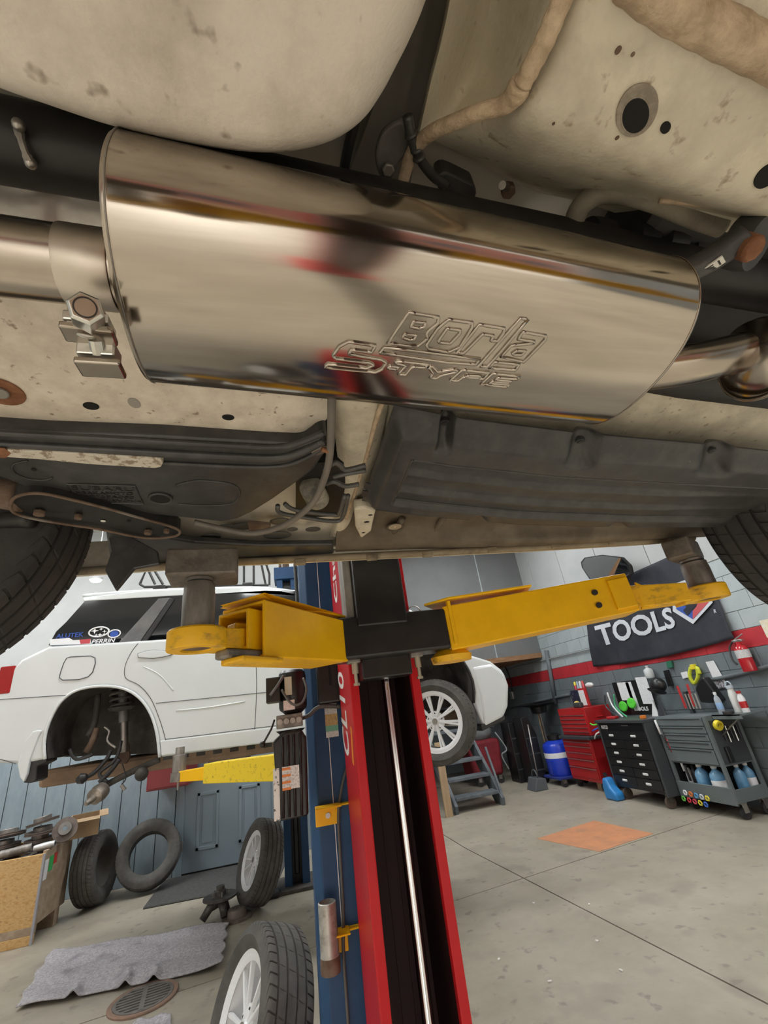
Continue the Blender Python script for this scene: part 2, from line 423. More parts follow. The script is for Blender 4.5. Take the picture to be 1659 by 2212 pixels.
# alcove behind, mezzanine above it
wc = struct(MB().bb((.62, YB+.2, 0), (.70, 11.2, ZC)).build('wall_alcove', W_GREY))
wd = struct(MB().bb((.62, 11.0, 0), (XR, 11.2, ZC)).build('wall_far', W_GREY), 'dark grey wall at the far end of the alcove')
mz = struct(MB().bb((.70, 8.43, 2.14), (XR-.02, 8.55, ZC)).build('wall_mezzanine', MEZZ), 'plain dark grey panel wall of the mezzanine')
MB().bb((3.95, 8.415, 2.14), (3.97, 8.43, ZC)).build('seam', W_LIGHT, mz)
mf = struct(MB().bb((.70, 8.43, 2.05), (XR-.02, 11.0, 2.14)).build('trim_mezzanine', WOODB))
wl = struct(MB().bb((-7.4, -5.2, 0), (-7.2, 11.2, ZC)).build('wall_left', W_WHITE))
cl = struct(MB().bb((-7.4, -5.2, ZC), (5.2, 11.2, ZC+.2)).build('ceiling', CEILM))
wf = MB(); wf.bb((-7.4, -5.4, 4.2), (5.2, -5.2, ZC+.2)); wf.bb((-7.4, -5.4, 0), (-6.6, -5.2, 4.2)); wf.bb((4.6, -5.4, 0), (5.2, -5.2, 4.2))
struct(wf.build('wall_front', W_WHITE), 'front wall around the open bay')

# lamps under the ceiling
LAMPM = mat('lamp_diffuser', (.9, .9, .85), None, .5, emit=(.97, .99, 1.0, 27.0))
LAMPH = mat('lamp_housing', (.5, .5, .5), None, .4, .5)
LSPOT = [(-4.8, -2.6, 'at the left of the open bay'), (-.4, -3.2, 'in the middle of the open bay'), (3.6, -2.6, 'at the right of the open bay'), (-4.6, .8, 'left of the raised car'), (3.9, 1.0, 'right of the raised car'),
         (-4.4, 3.4, 'behind the tail of the white car'), (-.6, 2.9, 'between the two raised cars'), (3.0, 3.6, 'above the orange floor patch'), (-4.6, 5.9, 'above the crate'), (-2.2, 5.2, 'above the old tyres'), (1.0, 6.3, 'above the far column'), (3.2, 6.6, 'above the stairs')]
for i, (x, y, where) in enumerate(LSPOT):
    t = T('ceiling_light', 'long white ceiling light '+where, 'light', (x, y, ZC-.07), 'long ceiling lights')
    MB().bb((x-.7, y-.17, ZC-.06), (x+.7, y+.17, ZC)).build('housing', LAMPH, t, bevel=.008)
    MB().bb((x-.68, y-.15, ZC-.075), (x+.68, y+.15, ZC-.06)).build('diffuser', LAMPM, t)
lp = Py(207, 1252, 6.2)
t = T('work_lamp', 'small bright round lamp hung beside the rear tyre', 'lamp', lp)
MB().lathe([(.0, -.03), (.055, -.025), (.065, 0)], lp, seg=20).build('bulb', mat('bright_bulb', (1, 1, .9), None, .5, emit=(1, .97, .85, 60)), t, smooth=True)
MB().lathe([(.075, -.005), (.08, .03), (.04, .08), (.02, .09)], lp, seg=20).build('shade', LAMPH, t, smooth=True)
MB().cyl(lp+V((0, 0, .08)), (lp.x, lp.y, ZC), .008, seg=8).build('rod', LAMPH, t)

# stairs up to the mezzanine
a, b = Pz(988, 1765, 0), Pz(1090, 1738, 0); sx0, sx1, sy = a.x+.02, b.x, 7.22
st = T('staircase', 'worn grey open wooden stairs beside the white car', 'stairs', ((sx0+sx1)/2, sy+.8, 0))
rise, run, nst = .21, .21, 10
for xx in (sx0, sx1-.05):
    pts = [(xx, sy, 0), (xx, sy+.26, 0), (xx, sy+.26+run*nst, rise*nst), (xx, sy+run*nst, rise*nst), (xx, sy-.02, .1)]
    MB().prism(pts, (.05, 0, 0)).build('stringer', STAIRM, st, bevel=.004)
for k in range(9):
    z = .19+k*rise; y = sy+.03+k*run
    MB().bb((sx0+.05, y, z-.04), (sx1-.05, y+.25, z)).build('tread', STAIRM, st, bevel=.005)
MB().beam((sx1-.02, sy+.3, .75), (sx1-.02, sy+.0, .1), .03, .03).build('brace', STAIRM, st)
o = MB().bb((sx0-.16, sy-.04, 0), (sx0-.05, sy, .95)).build('timber_post', PINE, None, bevel=.003); tag(o, 'pale upright timber board left of the stairs', 'timber')
# ------------------------------------------------------------------ the car on the red lift, seen from below
car = T('lifted_car', 'pale car raised on the red lift, underside filling the upper picture', 'car', (.4, .45, 1.95))
MB().bb((-1.65, -.36, 2.30), (2.5, 1.29, 2.34)).build('floor_panel', UBD, car)
# body shell above (door skins, bonnet and cabin)
PAINT = mat('car_silver_paint', (.40, .38, .33), None, .3, .3, coat=.5)
prof = [(-1.75, 2.16), (-1.8, 2.5), (-1.6, 2.72), (-1.1, 2.85), (-.55, 3.22), (.7, 3.24), (1.35, 2.86), (2.35, 2.70), (2.62, 2.5), (2.62, 2.16), (2.15, 2.14), (2.1, 2.34), (1.78, 2.42), (1.46, 2.34), (1.40, 2.06), (-.45, 2.06), (-.52, 2.34), (-.85, 2.42), (-1.18, 2.34), (-1.25, 2.14)]
for y0, y1 in ((1.285, 1.335), (-.42, -.36)):
    MB().prism([(x, y0, z) for x, z in prof], (0, y1-y0, 0)).build('side_panel', PAINT, car)
MB().prism([(x, -.36, z) for x, z in prof[:10]], (0, 1.645, 0)).build('upper_body', PAINT, car)

# muffler ----------------------------------------------------------------------------
mA, mB_ = V((-.132, .338, 1.936)), V((.463, .378, 1.912))
ma, mb_, mphi = .118, .083, math.radians(-4)
mdir = (mB_-mA).normalized()
mY = V((0, 1, 0)); mY = (mY-mdir*mY.dot(mdir)).normalized(); mZ = mdir.cross(mY)
if mZ.z < 0: mZ = -mZ
mU = mY*math.cos(mphi)+mZ*math.sin(mphi); mW = -mY*math.sin(mphi)+mZ*math.cos(mphi)
def muf(s, a, k=1.0, off=0.):
    # superellipse section: a little flatter underneath than an ellipse
    ca, sa = math.cos(a), math.sin(a); e = .88
    x = math.copysign(abs(ca)**e, ca)*ma*k; z = math.copysign(abs(sa)**e, sa)*mb_*k
    p = mA+(mB_-mA)*s+mU*x+mW*z
    if off: p += (mU*ca/ma+mW*sa/mb_).normalized()*off
    return p
N = 96; L_ = (mB_-mA).length
q = MB(); ns = 40
q.add([muf(s/ns, k*math.tau/N) for s in range(ns+1) for k in range(N)],
      [(s*N+k, s*N+(k+1) % N, (s+1)*N+(k+1) % N, (s+1)*N+k) for s in range(ns) for k in range(N)])
muffler = lab(q.build('muffler', STAIN, car, smooth='all'), 'polished oval stainless muffler')
for s, sg in ((0, -1), (1, 1)):
    q = MB(); vs = []
    for kk, off in ((1.0, .0), (1.002, .002), (.985, .006), (.80, .006), (.5, .005)):
        vs += [muf(s, k*math.tau/N, kk)+mdir*(sg*off) for k in range(N)]
    fs = [(r*N+k, r*N+(k+1) % N, (r+1)*N+(k+1) % N, (r+1)*N+k) for r in range(4) for k in range(N)]+[tuple(4*N+k for k in range(N))]
    q.add(vs, fs); q.build('end_cap', STAIN2, muffler, smooth=True)
    MB().tube([muf(s, k*math.tau/N, 1.003)+mdir*(sg*.002) for k in range(N)], .0008, 6, closed=True).build('weld_seam', OLDST if s == 0 else STAIN2, muffler, smooth='all')
def onmuf(px, py):
    """where the line of sight through a pixel meets the muffler skin -> (s, angle)"""
    best = None
    o_ = V((0, 0, CAM_H)); d = V(ray(px, py)).normalized()
    lo_, hi_ = .15, 1.2; t = lo_
    def ins(t):
        p = o_+d*t-mA; s = p.dot(mdir)/L_; x = p.dot(mU); z = p.dot(mW)
        return (abs(x)/ma)**(2/.88)+(abs(z)/mb_)**(2/.88)-1, s, math.atan2(math.copysign(abs(z/mb_)**(1/.88), z), math.copysign(abs(x/ma)**(1/.88), x))
    pt = t
    while t < hi_:
        if ins(t)[0] < 0: break
        pt = t; t += .004
    a_, b_ = pt, t
    for _ in range(20):
        m_ = (a_+b_)/2
        if ins(m_)[0] < 0: b_ = m_
        else: a_ = m_
    r_ = ins(b_); return r_[1], r_[2]
def lx(x, y): return 690+x*510/1659., 660+y*200/651.
LOGO = [
 # (closed, points) traced in the zoomed logo
 ('B', 1, [(480, 262), (625, 48), (838, 82), (830, 125), (760, 180), (752, 200), (758, 230), (690, 283), (640, 284)]),
 ('B', 1, [(655, 112), (745, 122), (735, 150), (700, 160), (640, 148)]),
 ('B', 1, [(595, 200), (680, 208), (665, 235), (635, 240), (580, 222)]),
 ('O', 1, [(750, 275), (830, 160), (905, 98), (1075, 120), (1070, 155), (985, 290), (905, 326), (762, 300)]),
 ('O', 1, [(835, 245), (895, 160), (990, 172), (985, 195), (920, 265), (840, 258)]),
 ('R', 1, [(965, 328), (1120, 132), (1300, 160), (1290, 195), (1250, 248), (1205, 245), (1222, 212), (1145, 200), (1110, 235), (1015, 332)]),
 ('L', 1, [(1115, 425), (1410, 88), (1465, 95), (1185, 425)]),
 ('A', 1, [(1275, 358), (1345, 280), (1505, 262), (1510, 252), (1395, 235), (1425, 185), (1590, 212), (1585, 240), (1435, 395)]),
 ('A', 1, [(1355, 335), (1385, 315), (1448, 318), (1420, 345), (1365, 343)]),
 ('bar', 1, [(425, 328), (455, 290), (1130, 375), (1095, 412), (900, 398), (430, 332)]),
 ('bar', 1, [(1190, 435), (1225, 395), (1405, 412), (1375, 452)]),
 ('S', 1, [(40, 428), (60, 408), (330, 440), (380, 415), (350, 400), (115, 372), (95, 350), (140, 285), (205, 252), (395, 280), (365, 328), (220, 308), (205, 340), (430, 378), (468, 400), (440, 445), (390, 468), (90, 438)]),
 ('dash', 1, [(478, 438), (490, 425), (555, 432), (540, 446)]),
 ('T', 1, [(530, 400), (545, 388), (760, 412), (740, 436), (650, 428), (605, 485), (555, 480), (605, 420)]),
 ('Y', 1, [(765, 430), (790, 425), (830, 465), (975, 445), (960, 465), (850, 490), (820, 510), (778, 503), (800, 475)]),
 ('P', 1, [(920, 523), (1000, 450), (1190, 470), (1150, 515), (1010, 500), (970, 528)]),
 ('P', 1, [(1025, 488), (1140, 492), (1120, 508), (1030, 500)]),
 ('E', 1, [(1135, 550), (1215, 475), (1408, 495), (1390, 515), (1250, 505), (1235, 520), (1350, 528), (1335, 542), (1215, 530), (1190, 545), (1335, 552), (1315, 570)]),
]
for nm, closed, pts in LOGO:
    pp = []
    n_ = len(pts)
    for i in range(n_):
        a, b = V((*pts[i], 0)), V((*pts[(i+1) % n_], 0))
        for k in range(4): pp.append(a.lerp(b, k/4))
    path = []
    for p in pp:
        s_, a_ = onmuf(*lx(p.x, p.y)); path.append(muf(s_, a_, 1, .0006))
    o = MB().tube(path, .0019, 8, closed=True).build('embossed_letter' if nm not in ('bar', 'dash') else 'embossed_bar', STAIN, muffler, smooth='all')

# exhaust pipes
p0 = [(-1.2, .27, 1.94), (-.52, .31, 1.935), (-.40, .318, 1.935), (-.28, .325, 1.933), (-.145, .334, 1.933)]
ip = MB().tube(smoothpath(p0, 6), [.041]*7+[.041, .040, .038, .0365, .036]+[.0355]*(6*4+1-12), 28).build('inlet_pipe', STAIN2, car, smooth=True)
c1 = V((-.176, .332, 1.932)); dx = (V(p0[4])-V(p0[3])).normalized()
cb = MB(); cb.lathe([(.0355, -.024), (.0372, -.024), (.0377, -.022), (.0377, .018), (.0372, .020), (.0355, .020)], c1, dx, 48, closed=True)
clamp = lab(cb.build('band_clamp', mat('satin_stainless', (.58, .53, .46), (.50, .45, .39), .38, 1., scale=10), car, smooth=True), 'stainless band clamp with zinc nut')
MB().tube([c1+dx*.026+V((0, math.cos(a)*.0375, math.sin(a)*.0375)) for a in [k*math.tau/32 for k in range(32)]], .0016, 6, closed=True).build('clamp_edge', STAIN2, clamp, smooth='all')
def block(name, px, py, size, rotz, tilt, m, par, yy, bevel=.0015):
    c = Py(px, py, yy); R_ = Matrix.Rotation(tilt, 3, 'X') @ Matrix.Rotation(rotz, 3, 'Z')
    return MB().box(c, size, R_).build(name, m, par, bevel=bevel)
yy = .315
block('clamp_lug', 195, 702, (.034, .026, .009), .08, .25, ZINC, clamp, yy)
block('clamp_fold', 193, 722, (.040, .020, .006), .10, .1, STAIN2, clamp, yy)
block('clamp_lug', 215, 765, (.030, .022, .014), .05, .2, ZINC, clamp, yy+.02)
block('clamp_fold', 218, 795, (.036, .022, .006), .05, .1, STAIN2, clamp, yy+.022)
n0 = Py(190, 694, yy-.004); n1 = Py(184, 664, yy-.030)
MB().lathe([(.0095, 0), (.0155, .0005), (.0162, .002), (.0150, .0045)], n0, n1-n0, 24).build('clamp_washer', ZINC, clamp, smooth=True)
ln = (n1-n0).length
nb = MB(); nb.lathe([(.0138, .002), (.0138, ln-.002), (.0115, ln)], n0, n1-n0, 6)
nb.build('clamp_nut', ZINC, clamp, bevel=.0006)
MB().lathe([(.0, ln-.003), (.0070, ln-.003), (.0074, ln+.0004), (.0086, ln+.0004), (.0086, ln-.001)], n0, n1-n0, 24).build('clamp_thread', mat('dark_thread', (.05, .048, .045), None, .5, .5), clamp, smooth=30)
MB().cyl(Py(207, 735, yy+.005), Py(213, 765, yy+.015), .006, seg=12).build('clamp_bolt', ZINC, clamp)

op = smoothpath([(.40, .425, 1.925), (.50, .425, 1.915), (.60, .402, 1.912), (.70, .39, 1.93)], 6)
MB().tube(op, .030, 28).build('outlet_pipe', STAIN2, car, smooth=True)
fc = Pz(1632, 778, 1.915); fd = (V(op[-1])-V(op[-6])).normalized()
fl_ = lab(MB().lathe([(.030, -.02), (.040, -.012), (.056, -.004), (.060, .0), (.058, .008), (.046, .016), (.044, .05), (.052, .07), (.052, .3)], fc, fd, 40).build('pipe_flange', STAIN2, car, smooth=True), 'flared stainless collar on the outlet pipe')
MB().tube([fc+V((0, math.cos(a)*.0595, math.sin(a)*.0595))+fd*.002 for a in [k*math.tau/40 for k in range(40)]], .004, 8, closed=True).build('flange_lip', STAIN2, fl_, smooth='all')

# propeller shaft
MB().cyl((-1.3, .208, 2.035), (1.6, .42, 2.05), .036, seg=40).build('drive_shaft', BLK, car, smooth=True)
ps = Pz(40, 290, 2.0)
sh = MB(); sh.tube(smoothpath([Py(38, 268, .255), Py(45, 300, .262), Py(55, 330, .27), Py(68, 356, .278)], 4), [.0042]*4+[.003]*5+[.0042]*4, 8)
sh.build('shaft_weld_tab', OLDST, car, smooth=True)
for a in ((40, 270), (66, 352)): MB().sphere(Py(*a, .252 if a[1] < 300 else .277), .0055, 10).build('shaft_rivet', STEEL, car, smooth=True)

# pale rounded tank above the shaft
lobe = [Pz(a, b, 2.035) for a, b in ((-420, -60), (-200, 60), (0, 150), (115, 192), (230, 232), (340, 262), (450, 285), (560, 300), (650, 298), (730, 276), (790, 236), (830, 180), (862, 120), (892, 60), (925, -20), (960, -140), (980, -320))]
lobe += [V((.10, -.20, 2.035)), V((-.1, -.32, 2.035)), V((-.5, -.34, 2.035)), V((-.7, -.2, 2.035))]
lobe = smoothpath(lobe+[lobe[0]], 4)[:-1]
lab(pillow('saddle_tank', lobe, 1.955, .10, .30, TANK, car, 9), 'pale rounded tank bulge above the shaft')
# brackets and dark gaps between tank and shaft
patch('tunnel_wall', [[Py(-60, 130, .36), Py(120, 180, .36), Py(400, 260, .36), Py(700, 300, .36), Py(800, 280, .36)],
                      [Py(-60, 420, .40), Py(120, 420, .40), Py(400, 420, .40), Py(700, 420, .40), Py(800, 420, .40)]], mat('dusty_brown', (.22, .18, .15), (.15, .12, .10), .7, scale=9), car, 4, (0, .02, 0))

# panels above and right of the muffler -------------------------------------------------
# ceiling of the recess
patch('recess_panel', [[Pz(560, 60, 2.25), Pz(900, 60, 2.25), Pz(1300, 60, 2.24), Pz(1900, 200, 2.24)],
                       [Pz(560, 330, 2.25), Pz(900, 330, 2.23), Pz(1300, 400, 2.22), Pz(1900, 450, 2.22)],
                       [Pz(560, 700, 2.25), Pz(900, 700, 2.20), Pz(1300, 700, 2.20), Pz(1900, 700, 2.20)]], UB, car, 6)
# the big pressed rail with the oval hole
rail = [[Pz(1180, -260, 2.10), Pz(1160, -40, 2.07), Pz(1118, 130, 2.06), Pz(1070, 225, 2.06), Pz(1000, 275, 2.08), Pz(925, 300, 2.11)],
        [Pz(1330, -260, 2.01), Pz(1250, -40, 1.995), Pz(1200, 130, 1.985), Pz(1140, 248, 1.985), Pz(1085, 322, 2.045), Pz(1020, 345, 2.12)],
        [Pz(1500, -240, 1.995), Pz(1420, -20, 1.97), Pz(1400, 160, 1.965), Pz(1280, 306, 1.968), Pz(1195, 376, 2.04), Pz(1150, 410, 2.13)],
        [Pz(1760, -120, 1.995), Pz(1690, 60, 1.97), Pz(1600, 260, 1.965), Pz(1430, 378, 1.970), Pz(1345, 412, 2.04), Pz(1300, 450, 2.13)],
        [Pz(2100, 60, 1.995), Pz(2020, 220, 1.97), Pz(1900, 400, 1.965), Pz(1740, 490, 1.972), Pz(1640, 495, 2.04), Pz(1600, 560, 2.13)]]
fr = lab(patch('frame_rail', rail, UB, car, 8, (0, 0, .012)), 'pale pressed frame rail with an oval hole')
sl = MB().tube(smoothpath([Pz(1236, -60, 1.985), Pz(1205, 20, 1.985), Pz(1178, 85, 1.985), Pz(1150, 140, 1.985), Pz(1128, 182, 1.987)], 6), [.0085+.0004*math.sin(k*1.7) for k in range(25)], 10)
sl.tube(smoothpath([Pz(1126, 178, 1.987), Pz(1112, 205, 1.992), Pz(1085, 228, 1.998), Pz(1040, 240, 2.01), Pz(985, 262, 2.03), Pz(930, 288, 2.05), Pz(890, 330, 2.07), Pz(868, 400, 2.08)], 5), [.009, .010, .0105, .0108, .0105, .010, .0095, .009, .0088, .0085, .008]+[.0075]*25, 10)
sl.build('sealer_bead', SEAL, car, smooth='all')
sl = MB().tube(smoothpath([Pz(1360, -60, 1.968), Pz(1450, 10, 1.966), Pz(1560, 70, 1.964), Pz(1680, 130, 1.962), Pz(1800, 190, 1.962)], 6), [.016+.0005*math.sin(k*2.1) for k in range(25)], 10)
sl.build('sealer_bead', SEAL, car, smooth='all')
patch('rail_flange', [[Pz(1400, -120, 1.985), Pz(1500, -40, 1.98), Pz(1680, 60, 1.98), Pz(1900, 160, 1.98)],
                      [Pz(1560, -320, 1.985), Pz(1660, -240, 1.98), Pz(1800, -120, 1.98), Pz(2000, -20, 1.98)]], UB, car, 5)
from mathutils.bvhtree import BVHTree
def surf_hit(ob, px, py):
    off = V((0, 0, 0)); q_ = ob
    while q_ is not None: off = off+q_.location; q_ = q_.parent
    bv = BVHTree.FromPolygons([v.co+off for v in ob.data.vertices], [tuple(p.vertices) for p in ob.data.polygons])
    loc, nrm, _, _ = bv.ray_cast(V((0, 0, CAM_H)), V(ray(px, py)).normalized())
    if nrm.dot(V(ray(px, py))) > 0: nrm = -nrm
    return loc, nrm
def on_surf(name, ob, px, py, rx, ry, rot, m, th=.0015, seg=28, lip=0):
    c, n_ = surf_hit(ob, px, py); ux = (V((math.cos(rot), math.sin(rot), 0))); ux = (ux-n_*ux.dot(n_)).normalized(); uy = n_.cross(ux)
    pts = [c+ux*(math.cos(k*math.tau/seg)*rx)+uy*(math.sin(k*math.tau/seg)*ry) for k in range(seg)]
    if lip: return MB().tube(pts, lip, 6, closed=True).build(name, m, ob, smooth='all')
    return MB().prism([p-n_*.001 for p in pts], n_*(th+.001)).build(name, m, ob)
def ell(name, px, py, z, rx, ry, rot, m, th=.004, par=None):
    return disc(name, px, py, z, rx, m, par or car, th, 28, ry/rx, rot)
SOOT = mat('soot', (.22, .19, .15), (.36, .32, .26), .8, scale=60)
on_surf('soot_ring', fr, 1376, 240, .022, .017, .49, SOOT, .0006)
on_surf('rail_hole', fr, 1372, 250, .0155, .0105, .49, HOLE, .0012)
on_surf('hole_lip', fr, 1372, 250, .0160, .0110, .49, SOOT, lip=.0012)
on_surf('rail_hole', fr, 1437, 275, .0058, .0042, .44, HOLE, .0012)
on_surf('rail_hole', fr, 1655, 380, .014, .011, .44, HOLE, .0012)
for a in ((1335, 108, .0022), (1367, 117, .0013), (1333, 297, .0016), (1196, 266, .0012)): on_surf('rail_pit', fr, a[0], a[1], a[2], a[2]*1.3, .3, BRNR, .0010, 12)
# pocket left of the rail
patch('pocket_panel', [[Pz(1010, -200, 2.07), Pz(1090, -200, 2.13), Pz(1190, -200, 2.06)],
                       [Pz(960, 60, 2.08), Pz(1050, 60, 2.14), Pz(1150, 60, 2.06)],
                       [Pz(930, 180, 2.085), Pz(1010, 180, 2.14), Pz(1105, 180, 2.055)],
                       [Pz(905, 290, 2.10), Pz(950, 285, 2.10), Pz(1010, 275, 2.07)]], UB, car, 6)
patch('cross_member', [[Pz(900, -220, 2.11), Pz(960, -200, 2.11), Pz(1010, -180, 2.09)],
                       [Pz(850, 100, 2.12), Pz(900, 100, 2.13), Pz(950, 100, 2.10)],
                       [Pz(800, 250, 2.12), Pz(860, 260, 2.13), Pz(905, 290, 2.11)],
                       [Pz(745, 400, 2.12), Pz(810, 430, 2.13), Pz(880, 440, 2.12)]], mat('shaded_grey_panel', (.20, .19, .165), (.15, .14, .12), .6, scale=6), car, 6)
MB().tube(smoothpath([Pz(770, 250, 2.09), Pz(750, 330, 2.09), Pz(738, 400, 2.09)], 5), .006, 10).build('edge_strip', BLK, car, smooth='all')
# hanger bracket, grommets, wiring
slab('hanger_bracket', ((848, 268), (872, 262), (884, 290), (880, 330), (858, 360), (846, 388), (828, 392), (815, 365), (812, 330), (825, 290)), 2.075, .01, mat('grey_casting', (.10, .095, .09), (.16, .15, .14), .6, scale=20), car, .003, n=3)
disc('bracket_bolt', 838, 363, 2.073, .008, OLDST, car, .006, 6)
MB().tube(smoothpath([Pz(880, 250, 2.06), Pz(890, 300, 2.06), Pz(905, 340, 2.065), Pz(935, 380, 2.08), Pz(965, 400, 2.09)], 6), .0055, 10).build('wiring_loom', BLKP, car, smooth='all')
for k, a in enumerate(((888, 290), (900, 322), (905, 340))): MB().lathe([(.0065, -.002), (.0078, 0), (.0065, .002)], Pz(*a, 2.06), Pz(910, 350, 2.062)-Pz(880, 250, 2.06), 14).build('loom_clip', BLKP, car, smooth='all')
slab('rubber_grommet', ((945, 380), (965, 372), (1010, 392), (1026, 402), (1028, 425), (1012, 436), (985, 432), (948, 412)), 2.095, .03, BLKP, car, .006, 3, n=3)
disc('weld_nut', 1095, 405, 2.11, .010, BRNR, car, .012, 6)
MB().cyl(Pz(1095, 405, 2.10), Pz(1085, 400, 2.085), .005, seg=10).build('weld_stud', STEEL, car)
# curved bracket and bushes right of the shaft
MB().tube(smoothpath([Pz(1235, 500, 2.06), Pz(1255, 445, 2.06), Pz(1310, 415, 2.06), Pz(1400, 430, 2.055), Pz(1500, 470, 2.04), Pz(1560, 490, 2.03)], 6), .013, 14).build('formed_bracket', mat('grimy_paint', (.30, .27, .21), (.16, .14, .11), .6, scale=14), car, smooth='all')
patch('bracket_web', [[Pz(1330, 420, 2.05), Pz(1450, 432, 2.04), Pz(1600, 455, 2.02), Pz(1680, 485, 2.01)],
                      [Pz(1400, 450, 2.06), Pz(1480, 480, 2.045), Pz(1560, 500, 2.03), Pz(1640, 510, 2.02)]], UB, car, 5)
MB().tube(smoothpath([Pz(1425, 434, 2.025), Pz(1500, 440, 2.02), Pz(1580, 452, 2.01), Pz(1610, 462, 2.005)], 5), .0032, 8).build('flange_edge', SEAL, car, smooth='all')
for k, (a, r) in enumerate((((1290, 510), .022), ((1375, 520), .026), ((1440, 525), .024), ((1495, 545), .022))):
    c = Pz(*a, 2.07); MB().lathe([(.4*r, -.02), (r, -.018), (r*1.05, 0), (r, .018), (.4*r, .02)], c, (1, .1, .12), 24).build('rubber_bush', BLK, car, smooth=True)
lk = MB().tube(smoothpath([Pz(1455, 600, 1.95), Pz(1500, 580, 1.955), Pz(1560, 545, 1.96), Pz(1610, 505, 1.965)], 5), [.016]*16, 16)
link = lab(lk.build('drop_link', BLKP, car, smooth='all'), 'black drop link with white printed mark')
lb = Pz(1612, 525, 1.975); MB().lathe([(.030, -.014), (.032, 0), (.030, .014)], lb, (.35, -.5, -.8), 28).build('link_eye', BLKP, link, smooth=True)
rb = MB(); rb.lathe([(.0, -.016), (.013, -.016), (.0155, -.012), (.016, .01)], Pz(1608, 532, 1.955), (-.1, .35, .9), 9); rb.build('rusty_bolt', RUST, link, bevel=.002)
wm = mat('white_print', (.75, .74, .70), None, .5)
mk = Pz(1541, 574, 1.943); mx_ = (Pz(1560, 562, 1.943)-Pz(1522, 588, 1.943)).normalized(); my_ = (Pz(1538, 562, 1.943)-Pz(1545, 586, 1.943)); my_ = (my_-mx_*my_.dot(mx_)).normalized()
MB().box(mk, (.0225, .0135, .002), Matrix((mx_, my_, mx_.cross(my_))).transposed()).build('white_mark', wm, link)
text('mark_letter', 'E1', mk-mx_*.007-my_*.0045+V((0, 0, -.0012)), mx_, my_, .01, BLK, link, .0006, fit=(.014, .009))
# dark gearbox mass; its black also paints the shadow behind the muffler's right end
gb = MB(); gb.bb((.50, .20, 2.06), (1.5, .62, 2.16)); gb.build('gearbox_shadow_cover', BLK, car, bevel=.02)
MB().tube([(.46, .50, 2.03), (.8, .54, 2.03), (1.5, .60, 2.03)], [.04, .05, .06], 20).build('gearbox_tail', BLK, car, smooth='all')

# floor panels beyond the muffler ------------------------------------------------------
patch('tunnel_side', [[Pz(690, 640, 2.10), Pz(1000, 640, 2.10), Pz(1300, 660, 2.08), Pz(1800, 700, 2.07)],
                      [Pz(700, 800, 2.07), Pz(1000, 820, 2.065), Pz(1300, 830, 2.06), Pz(1800, 850, 2.05)],
                      [Pz(720, 880, 2.06), Pz(1000, 905, 2.05), Pz(1300, 935, 2.04), Pz(1800, 985, 2.02)],
                      [Pz(740, 990, 2.06), Pz(1000, 990, 2.05), Pz(1300, 1000, 2.04), Pz(1800, 1040, 2.02)]], UB, car, 6)
# heat shield left of the muffler
patch('heat_shield', [[Pz(-120, 330, 2.07), Pz(60, 350, 2.07), Pz(160, 380, 2.075), Pz(300, 400, 2.07)],
                      [Pz(-120, 440, 2.06), Pz(60, 455, 2.05), Pz(150, 460, 2.06), Pz(300, 470, 2.055)],
                      [Pz(-120, 580, 2.05), Pz(60, 600, 2.05), Pz(160, 610, 2.05), Pz(300, 620, 2.05)]], FOIL, car, 6)
# tank guard plate
gd = [[Pz(-160, 560, 2.03), Pz(100, 570, 2.04), Pz(350, 590, 2.04), Pz(600, 640, 2.04), Pz(690, 660, 2.05)],
      [Pz(-160, 700, 2.01), Pz(100, 720, 2.01), Pz(350, 740, 2.01), Pz(600, 760, 2.01), Pz(712, 780, 2.03)],
      [Pz(-160, 800, 2.005), Pz(100, 820, 2.0), Pz(350, 840, 2.0), Pz(620, 850, 2.0), Pz(716, 850, 2.02)],
      [Pz(-160, 925, 2.0), Pz(100, 935, 2.0), Pz(350, 942, 2.0), Pz(640, 950, 2.0), Pz(706, 905, 2.02)]]
guard = lab(patch('tank_guard', gd, GUARD, car, 7), 'beige steel guard plate with drain holes')
for a, b, r in ((197, 876, .0115), (493, 900, .0105)): disc('drain_hole', a, b, 1.9995, r, HOLE, guard, .002, sy=.8)
disc('wear_mark', 290, 870, 1.9995, .009, mat('dull_mark', (.30, .28, .25), None, .6), guard, .0015, sy=1.4)
disc('rust_ring', 2, 845, 2.0005, .030, RUST, guard, .003); disc('guard_bolt', 0, 845, 1.998, .012, OLDST, guard, .006, 18)
patch('guard_bulge', [[Pz(370, 938, 1.992), Pz(400, 940, 1.99), Pz(640, 952, 1.99), Pz(694, 925, 1.995)], [Pz(345, 950, 1.995), Pz(400, 962, 1.985), Pz(640, 968, 1.985), Pz(700, 935, 1.995)]], BLKP, guard, 4)
# plastic tank
tk = [(-140, 925), (100, 938), (345, 945), (655, 962), (690, 944), (708, 950), (700, 985), (680, 1015), (640, 1045), (590, 1080), (545, 1108), (515, 1122), (480, 1129), (380, 1118), (280, 1108), (200, 1098), (120, 1078), (60, 1056), (0, 1032), (-140, 985)]
ptank = lab(slab('plastic_tank', tk, 1.972, .12, BLKP, car, .016, 4, smooth=True), 'black plastic tank with moulded lettering')
for off, w_, dz in ((0, .006, -.002), (24, .009, -.004), (46, .005, -.001)):
    MB().tube(smoothpath([Pz(-140, 928+off, 1.970), Pz(200, 946+off, 1.970), Pz(500, 962+off*.98, 1.970), Pz(600, 966+off*.9, 1.970), Pz(650, 955+off*.85, 1.970), Pz(700, 934+off*.7, 1.974)], 6), w_, 10).build('tank_ridge', BLKP, ptank, smooth='all')
slab('strap', ((-140, 966), (100, 976), (330, 990), (346, 991), (353, 999), (348, 1009), (335, 1012), (200, 1004), (85, 993), (-140, 978)), 1.9585, .014, SPECK, car, .002)
